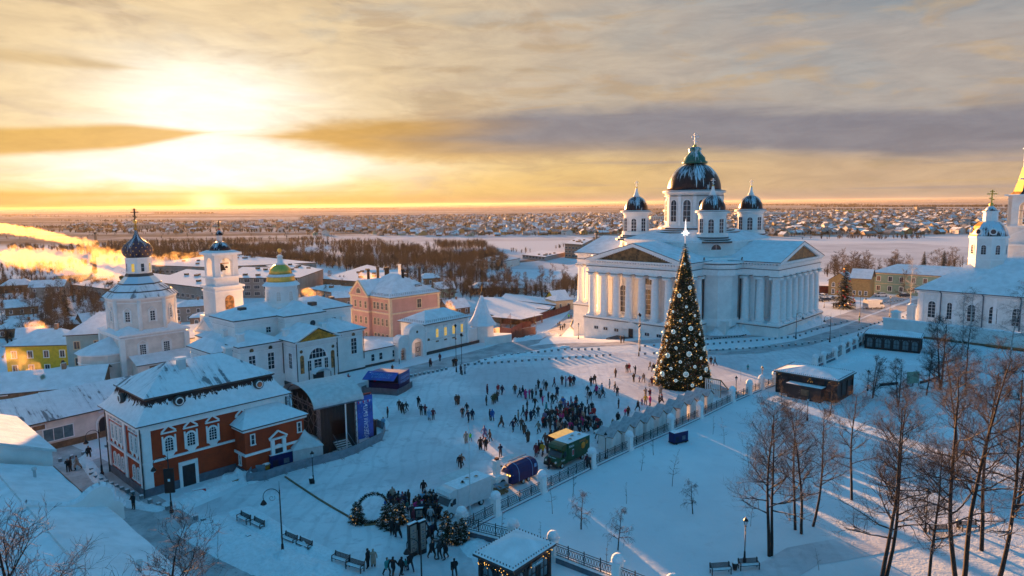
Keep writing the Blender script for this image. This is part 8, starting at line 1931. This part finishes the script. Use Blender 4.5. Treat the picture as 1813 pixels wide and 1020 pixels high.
# factory halls: real flat-roofed blocks on the valley floor
def hall(px4, z, label, wall='grey_wall', rows=0):
    zg = -14; P = [G(x, y, zg + z) for x, y in px4]; o = sum(P, Vector()) / len(P); o.z = zg; Q = [p - o for p in P]
    t = thing('factory_hall', label, 'factory', o); m = MB(); m.prism([(q.x, q.y) for q in Q], -1, z, wall); obj('wall', m, t)
    m = MB(); m.prism([(q.x * 1.01, q.y * 1.01) for q in Q], z + .01, z + .5, 'gutter', 'roof_snow', True); ro = obj('roof', m, t)
    rs = random.Random(int(px4[0][0]))
    for k in range(7):
        a, b = rs.random() * .7 + .15, rs.random() * .7 + .15; c = Q[0].lerp(Q[1], a).lerp(Q[3].lerp(Q[2], a), b); m = MB(); m.box(c.x - 1, c.x + 1, c.y - 1, c.y + 1, z + .5, z + 1.6, 'brown_wall', 'drift'); obj('roof_vent', m, ro)
    a, b = Q[0], Q[1]; d = b - a; L = d.length; ang = atan2(d.y, d.x)
    for r in range(rows):
        n = int(L / 4.5)
        for k in range(n): p = a.lerp(b, (k + .5) / n); win(t, p.x, p.y, 1.4 + r * 3.4, ang - pi / 2, 2.8, 1.7, False, 'plaster_old', 'glass', (2, 0), .15)
hall([(128,505),(205,515),(330,492),(225,480)], 5, 'flat factory hall with snow roof right of the dark spruce', 'grey_wall', 1)
hall([(270,500),(372,512),(470,488),(330,478)], 7, 'long factory hall with snow roof between the left churches', 'grey_wall', 1)
hall([(395,494),(530,493),(572,478),(430,474)], 10, 'three-storey grey factory block behind the gilded drum', 'grey_wall', 3)
hall([(530,492),(570,478),(510,466),(470,472)], 9, 'side wing of the grey factory block with greenish wall', 'concrete', 2)
hall([(250,470),(370,474),(560,466),(400,450)], 6, 'very wide flat hall with bright sunlit snow roof far left', 'grey_wall', 1)
hall([(545,512),(650,530),(700,515),(600,500)], 4, 'low flat-roofed brick hall left of the pink house', 'brick_wall', 1)
hall([(572,495),(640,500),(720,486),(650,470)], 7, 'warehouse with two bright snow slopes above the pink house', 'brown_wall', 1)
hall([(838,462),(880,466),(920,458),(880,453)], 5, 'low white riverside complex beside the wood', 'plaster_old', 1)
hall([(1000,432),(1030,434),(1050,424),(1022,421)], 12, 'dark multi-storey building by the far road', 'brick_wall', 3)
hall([(925,452),(965,456),(1000,448),(960,444)], 3, 'long low snow-roofed stands beside the riverside complex', 'concrete', 1)
# chimneys
for px_, h, lab in (((172,455), 24, 'tall dark factory chimney rising left of the onion dome'), ((168,480), 18, 'shorter factory chimney in front of the tall one'), ((398,492), 16, 'thin boiler chimney right of the slender bell tower'), ((1056,440), 16, 'thin chimney by the far road')):
    t = thing('factory_chimney', lab, 'chimney', G(*px_)); m = MB(); m.lathe([(1.6, 0), (1.1, h)], 10, 'brick_wall'); m.lathe([(1.25, h * .92), (1.25, h)], 10, 'gutter'); obj('stack', m, t)
# river, roads and embankment on the valley floor (plain at -14)
def flat(name, px, m, dz, kind='structure', z=-14):
    P = [G(x, y, z) for x, y in px]; mb = MB(); mb.face([(p.x, p.y, z + dz) for p in P], m); return struct(name, mb)
flat('river_ice', [(1440,482),(1560,478),(1700,470),(1760,440),(1600,430),(1480,432),(1300,428),(1290,445)], 'ice', .05)
flat('river_ice', [(800,475),(1000,478),(1030,465),(960,452),(850,450),(790,462)], 'ice', .05)
flat('river_ice', [(520,428),(1000,424),(1100,418),(900,415),(560,420)], 'ice', .05)
flat('road', [(880,470),(950,462),(1030,444),(1075,428),(1110,412),(1106,411),(1068,426),(1020,442),(940,459),(878,467)], 'asphalt', .1)
# bare woods: individual mid-distance trees, then the mass behind
wood = [tree_mesh(61 + i, 11, (0, 0), .12, .62, 3, nb=7, r0=.16, m1='far_twig', m2='far_twig', sides=4, twig=1.25, thin=3.2, forks=1 + i % 2) for i in range(4)]
def ptin(x, y, P):
    c = False; n = len(P)
    for i in range(n):
        x0, y0 = P[i]; x1, y1 = P[(i + 1) % n]
        if (y0 > y) != (y1 > y) and x < (x1 - x0) * (y - y0) / (y1 - y0) + x0: c = not c
    return c
def wood_zone(P, n, name, lab, s0, s1, seed):
    rs = random.Random(seed); xs = [p[0] for p in P]; ys = [p[1] for p in P]; k = 0; tries = 0
    while k < n and tries < 4000:
        tries += 1; x, y = rs.uniform(min(xs), max(xs)), rs.uniform(min(ys), max(ys))
        if not ptin(x, y, P): continue
        put_tree(wood[rs.randrange(4)], G(x, y), rs.random() * 6, name, lab.replace('bare tree ', 'bare tree, ' + ('far left, ', 'left part, ', 'middle, ', 'right part, ', 'far right, ')[min(4, int(5 * (x - min(xs)) / (max(xs) - min(xs))))], 1), 'bare trees ' + lab.split('bare tree ')[-1], rs.uniform(s0, s1)); k += 1
wood_zone([(0,545),(60,540),(200,545),(230,600),(120,625),(0,600)], 42, 'bare_tree', 'brown bare tree among the cottages of the lower left town', .7, 1.25, 1)
wood_zone([(800,510),(830,495),(1020,505),(1025,535),(940,540),(840,530)], 40, 'bare_tree', 'brown bare tree in the belt left of the cathedral', .7, 1.15, 2)
wood_zone([(700,520),(800,520),(830,560),(790,580),(740,545)], 22, 'bare_tree', 'brown bare tree round the cottages beyond the gatehouse', .6, 1.05, 3)
wood_zone([(430,455),(800,448),(880,480),(830,505),(700,495),(560,470)], 80, 'bare_tree', 'brown bare tree in the wood beyond the factory', .9, 1.5, 4)
wood_zone([(1450,480),(1480,475),(1700,478),(1700,492),(1480,500)], 26, 'bare_tree', 'brown bare tree on the river bank beyond the green building', .8, 1.4, 5)
wood_zone([(560,490),(620,520),(560,540),(480,530)], 14, 'bare_tree', 'brown bare tree in the factory yard', .5, .9, 6)
wood_zone([(100,520),(180,515),(230,545),(120,545)], 14, 'bare_tree', 'brown bare tree at the edge of the smoking factory yard', .6, 1.0, 7)
for px_, s_, lab in (((1612,545), .95, 'tall bare tree at the churchyard corner beside the green building'), ((1600,525), .8, 'bare tree in front of the green building'), ((1555,495), 1.1, 'broad bare tree behind the green building roof, left one'), ((1578,492), 1.0, 'broad bare tree behind the green building roof, right one')):
    put_tree(bir[0] if s_ == .95 else wood[0], G(*px_), s_ * 30, 'bare_tree', lab, None, s_)
def lowtree(mb, x, y, z, H, rs, m='far_twig', n=46):
    mb.tube((x, y, z), (x, y, z + H * .75), .15, .05, 3, m)
    for k in range(n):
        a = rs.random() * 2 * pi; f = rs.uniform(.15, 1); r = H * .50 * sin(pi * min(1, f * .7 + .15)) * rs.uniform(.4, 1.2)
        p = Vector((x, y, z + H * f * .6)); q = Vector((x + r * cos(a), y + r * sin(a), z + H * min(1.0, f * .6 + .38 * rs.uniform(.4, 1.1)))); w = Vector((-sin(a), cos(a), 0)) * (1.3 if n == 12 else .4 if n < 14 else .22 if n < 30 else .085)
        mb.face([p - w, p + w, q], m)
def woodland(P, n, seed, H=(7, 12), name='woodland', lab=None, tw=40):
    rs = random.Random(seed); mb = MB(); xs = [p[0] for p in P]; ys = [p[1] for p in P]; k = 0; tries = 0
    A = [G(x, y) for x, y in P]; ax = [p.x for p in A]; ay = [p.y for p in A]
    AP = [(p.x, p.y) for p in A]
    while k < n and tries < 90000:
        tries += 1; x, y = rs.uniform(min(ax), max(ax)), rs.uniform(min(ay), max(ay))
        if not ptin(x, y, AP): continue
        if noise.noise(Vector((x * .012, y * .012, seed))) < -.10 + .1 * rs.random(): continue
        lowtree(mb, x, y, ter(x, y) - .2, rs.uniform(*H), rs, n=tw); k += 1
    tag(obj(name, mb), lab, 'woodland', kind='stuff')
woodland([(0,545),(0,500),(250,505),(250,610),(120,625),(0,610)], 260, 1, (4, 9), lab='brown undergrowth and thickets between the cottages of the lower left town', tw=90)
woodland([(150,448),(480,440),(860,436),(900,470),(860,500),(700,498),(560,472),(380,470)], 1900, 2, (8, 13), lab='broad brown bare wood in the valley beyond the factory halls', tw=80)
woodland([(790,500),(1030,500),(1030,535),(900,545),(800,525)], 150, 3, (5, 9), lab='brown thicket belt between the sheds and the river', tw=90)
woodland([(0,440),(300,430),(560,424),(700,432),(500,446),(150,452)], 900, 4, (6, 10), lab='far brown thickets left of the valley wood', tw=26)
woodland([(1440,500),(1440,482),(1640,474),(1740,468),(1740,500)], 190, 5, (5, 10), lab='brown river bank thicket beyond the green building', tw=50)
woodland([(900,446),(1100,420),(1400,420),(1800,420),(1800,424),(1400,424),(1100,426),(920,450)], 260, 6, (4, 8), lab='thin line of scrub along the river before the far town', tw=24)
# far town across the river
vh = []
for i, (w, d, h, rh, wl) in enumerate(((13, 9, 3.4, 3.2, 'brown_wall'), (11, 9, 3.2, 3.4, 'grey_wall'), (16, 10, 3.2, 2.8, 'brick_wall'), (10, 10, 4.6, 3.6, 'ochre_wall'), (12, 8, 3.0, 3.0, 'green_wall'), (15, 11, 5.4, 3.4, 'plaster_old'), (12, 9, 3.2, 3, 'blue_wall'), (9, 7, 2.6, 2.6, 'brown_wall'))):
    m = house_mesh(w, d, h, rh, wl, 'roof_far'); m.box(w*.6, w*.6+.7, d*.4, d*.4+.7, h, h + rh + 1, 'brick_wall', 'drift'); vh.append((m, m.mesh('village_house'), ('brown', 'grey', 'long brick', 'ochre two-floor', 'green', 'large pale', 'blue', 'small brown')[i]))
rs = random.Random(99); spots = []
def town_density(x, y):
    px = PW / 2 + FPX * x / y
    if px < 120 or px > 1830: return 0
    near = 900 if px > 1150 else 980 + max(0, (900 - px)) * .35
    if px < 540: return .35 if 1250 < y < 2100 else 0
    if near < y < 2900: return 1 if y < 1700 else .6
    return 0
ysx = 860
row = 0
while ysx < 2950:
    x = -ysx * .70
    while x < ysx * .80:
        xx, yy = x + rs.uniform(-5, 5), ysx + rs.uniform(-7, 7) + 14 * sin(x * .006)
        if rs.random() < .74 * town_density(xx, yy): spots.append((xx, yy))
        x += rs.uniform(19, 30)
    ysx += rs.choice((24, 30, 44)) ; row += 1
spots.sort(key=lambda p: p[1])
print('village houses', len(spots))
far = MB()
for i, (x, y) in enumerate(spots):
    k = rs.choice((0, 1, 2, 3, 4, 5, 6, 7, 0, 1, 7)); rz = rs.choice((0, pi / 2)) + rs.uniform(-.25, .25) + .3
    if i < 300:
        px = PW / 2 + FPX * x / y; zn = 'far left' if px < 700 else 'left of cathedral' if px < 1030 else 'right behind the cathedral' if px < 1460 else 'above the green building'
        o = bpy.data.objects.new('village_house', vh[k][1]); o.location = (x, y, -14); o.rotation_euler = (0, 0, rz); link(o)
        tag(o, f'{vh[k][2]} snow-roofed house in far town, {zn}', 'house', f'houses of the far town across the river, {zn}')
    else:
        c, s_ = cos(rz), sin(rz); base = len(far.v); m = vh[k][0]
        far.v += [(x + c * v[0] - s_ * v[1], y + s_ * v[0] + c * v[1], v[2] - 14) for v in m.v]; far.f += [[a + base for a in f] for f in m.f]; far.m += m.m
tag(obj('distant_houses', far), 'mass of tiny snow-roofed houses of the far town below the horizon', 'houses', kind='stuff')
tm = MB()
for i in range(14000):
    x0, y0 = spots[rs.randrange(len(spots))]; H = rs.uniform(4, 9) * (1 if y0 < 1400 else 1.3); lowtree(tm, x0 + rs.uniform(-18, 18), y0 + rs.uniform(-16, 16), -14.2, H, rs, n=13)
tag(obj('town_trees', tm), 'dark garden trees scattered all through the far town', 'trees', kind='stuff')
# bigger blocks and tree lines at the far edge
for px_, w, h, m, lab in (((1345,382), 160, 10, 'plaster_old', 'long pale school block far behind the right small domes'), ((1510,376), 120, 9, 'yellow_wall', 'long yellowish block near the horizon right of the cathedral'), ((1640,372), 90, 14, 'grey_wall', 'grey block of flats near the horizon on the right'), ((1165,392), 36, 13, 'plaster_old', 'white church-like block seen between the small domes'), ((250,405), 60, 10, 'grey_wall', 'low block far left under the glow')):
    p = G(*px_); t = thing('distant_block', lab, 'building', p, .1); q = MB(); q.box(-w/2, w/2, 0, 16, 0, h, m, 'roof_clean'); obj('wall', q, t); q = MB()
    for k in range(int(w / 6)):
        for r in range(int(h / 3.4)): q.box(-w/2 + 2 + k * 6, -w/2 + 4.2 + k * 6, -.2, 0, 1.2 + r * 3.3, 2.8 + r * 3.3, 'glass')
    tag(obj('window', q, t), kind='stuff')
tl = MB()
def treeline(x0, x1, y, n, H, dep):
    r2 = random.Random(int(x0 * 3 + y))
    for k in range(n):
        f = r2.random(); px = x0 + (x1 - x0) * f; p = G(px, y, -14); lowtree(tl, p.x, p.y + r2.uniform(0, dep), -14.5, r2.uniform(*H), r2, n=12)
for a in ((270,370,378.5,170,(10,15),120), (0,260,384,60,(7,12),60), (0,60,382,60,(8,14),60), (380,520,371,300,(14,20),300), (530,700,370.5,400,(14,20),300), (700,1060,367,400,(12,18),300), (1060,1560,364,900,(16,24),500), (1460,1813,367,800,(14,20),300), (1100,1813,372,800,(8,13),150), (100,300,392,90,(6,10),40), (0,200,404,90,(6,10),60), (0,700,412,160,(6,10),60)): treeline(*a)
tag(obj('distant_tree_line', tl), 'dark tree lines along the far fields under the horizon', 'trees', kind='stuff')
woodland([(0,470),(260,462),(300,500),(160,520),(0,520)], 220, 11, (4, 8), lab='brown garden thickets among the cottages under the steam', tw=60)
woodland([(0,398),(600,388),(600,420),(0,425)], 420, 12, (4, 8), lab='scattered scrub on the snowy plain at the far left', tw=20)
# ------------------------------------------------------------------ steam plumes and the cold evening haze
def vol_mat(name, col, dens, ani=.5, nscale=None, lo=.45, hi=.62):
    m = bpy.data.materials.new(name); m.use_nodes = True; t = m.node_tree; t.nodes.clear(); n = NT(t)
    v = n.n('ShaderNodeVolumePrincipled'); v.inputs['Color'].default_value = (*col, 1); v.inputs['Anisotropy'].default_value = ani; v.inputs['Density'].default_value = dens
    if nscale:
        tc = n.n('ShaderNodeTexCoord').outputs['Object']
        t.links.new(n.mul(n.sm(n.noise(tc, nscale, 3, .6, .3), lo, hi), dens), v.inputs['Density'])
    o = n.n('ShaderNodeOutputMaterial'); t.links.new(v.outputs[0], o.inputs['Volume']); M[name] = m; return m
vol_mat('haze_air', (1.0, .84, .60), HAZE_D, .4)
hz_ = MB(); hz_.box(-9000, 9000, -60, 22000, -15.2, 57, 'haze_air'); tag(obj('haze', hz_), kind='stuff')

vol_mat('steam', (1, .74, .38), .05, .4, .25, .40, .60)
def plume(pts, r, label, z, seed):
    P = []
    for x, y, dz in pts: q = G(x, y, z); P.append(q)
    o = P[0].copy(); m = MB(); rings = []; Q = []
    for a, b in zip(P, P[1:]):
        n = max(3, int((b - a).length / (r * .45))); Q += [a.lerp(b, k / n) for k in range(n)]
    Q.append(P[-1]); N = len(Q); K = 14
    for i, q in enumerate(Q):
        f = i / (N - 1); d = (Q[min(i + 1, N - 1)] - Q[max(0, i - 1)]).normalized(); u = d.cross(Vector((0, 0, 1))).normalized(); v = u.cross(d)
        R_ = r * (.25 + .95 * f ** .6) * min(1, (1 - f) * 5 + .12); c = q - o + Vector((0, 0, r * .5 * noise.noise(Vector((i * .35, seed, 0)))))
        rings.append([m.vert(c + (u * cos(2*pi*k/K) + v * sin(2*pi*k/K)) * R_ * (1 + .75 * noise.noise(Vector((cos(2*pi*k/K) * 1.3, sin(2*pi*k/K) * 1.3 + seed, i * .45))))) for k in range(K)])
    for A, B in zip(rings, rings[1:]):
        for k in range(K): m.idx((A[k], A[(k + 1) % K], B[(k + 1) % K], B[k]), 'steam', None, True)
    m.idx(rings[0][::-1], 'steam'); m.idx(rings[-1], 'steam'); t = obj('steam_plume', m, None, o); b_ = bmesh.new(); b_.from_mesh(t.data); bmesh.ops.recalc_face_normals(b_, faces=b_.faces); b_.to_mesh(t.data); b_.free(); tag(t, label, 'steam', kind='stuff')
plume([(172,432,0),(120,425,0),(60,412,0),(-40,398,0)], 5.5, 'steam drifting left from the tall factory chimney', 10, 49)
plume([(385,452,0),(320,457,0),(235,462,0),(170,452,0),(60,455,0),(-20,462,0)], 5, 'long golden steam band behind the onion-domed church', 6, 52)
plume([(215,492,0),(170,485,0),(130,480,0),(90,478,0)], 4, 'dense steam above the factory yard', 4, 34)
plume([(168,478,0),(120,468,0),(60,462,0),(0,452,0)], 5, 'steam from the shorter factory chimney', 5, 38)
plume([(690,502,0),(665,494,0),(635,486,0)], 2.0, 'steam from the pink house chimneys', 3, 34)
plume([(572,520,0),(555,522,0),(538,516,0)], 2.0, 'steam puff right of the gilded drum', 2, 35)
plume([(76,668,0),(60,655,0),(35,640,0),(5,632,0)], 1.8, 'chimney steam in front of the yellow house', 3, 42)
plume([(112,610,0),(90,602,0),(70,585,0),(45,575,0)], 1.9, 'chimney steam above the yellow house roof', 1, 41)
plume([(805,552,0),(800,545,0),(796,538,0)], 1.3, 'small steam puff beside the corner turret', 3, 41)
plume([(250,590,0),(238,580,0),(232,570,0)], 1.3, 'small steam puff left of the onion-domed church', 0, 47)
# ------------------------------------------------------------------ labels that single things out
def finish_labels():
    by = {}
    for o in scn.objects:
        if o.parent is None and o.get('label') and o.get('category'): by.setdefault(o['label'], []).append(o)
    ordn = ['leftmost', 'second from left', 'third from left', 'fourth from left', 'fifth from left', 'sixth from left', 'seventh from left', 'eighth from left', 'ninth from left', 'tenth from left', 'eleventh from left', 'twelfth from left']
    for lab, os_ in by.items():
        if len(os_) < 2: continue
        def pxx(o): d = o.matrix_world.translation if o.parent else o.location; v = Vector(d) - Vector((0, 0, CAM_H)); return v.dot(rt) / v.dot(fw)
        os_.sort(key=pxx); n = len(os_)
        if n <= 26:
            for i, o in enumerate(os_):
                w = 'rightmost' if i == n - 1 else ordn[i] if i < 12 else None
                if w is None: j = n - 1 - i; w = ordn[j].replace('left', 'right') if j < 12 else None
                if w: o['label'] = f'{w}, {lab}'
    for o in scn.objects:
        if o.parent is None and o.get('label'):
            w = o['label'].split()
            if len(w) > 16: print('LONG', len(w), o['label'])
finish_labels()
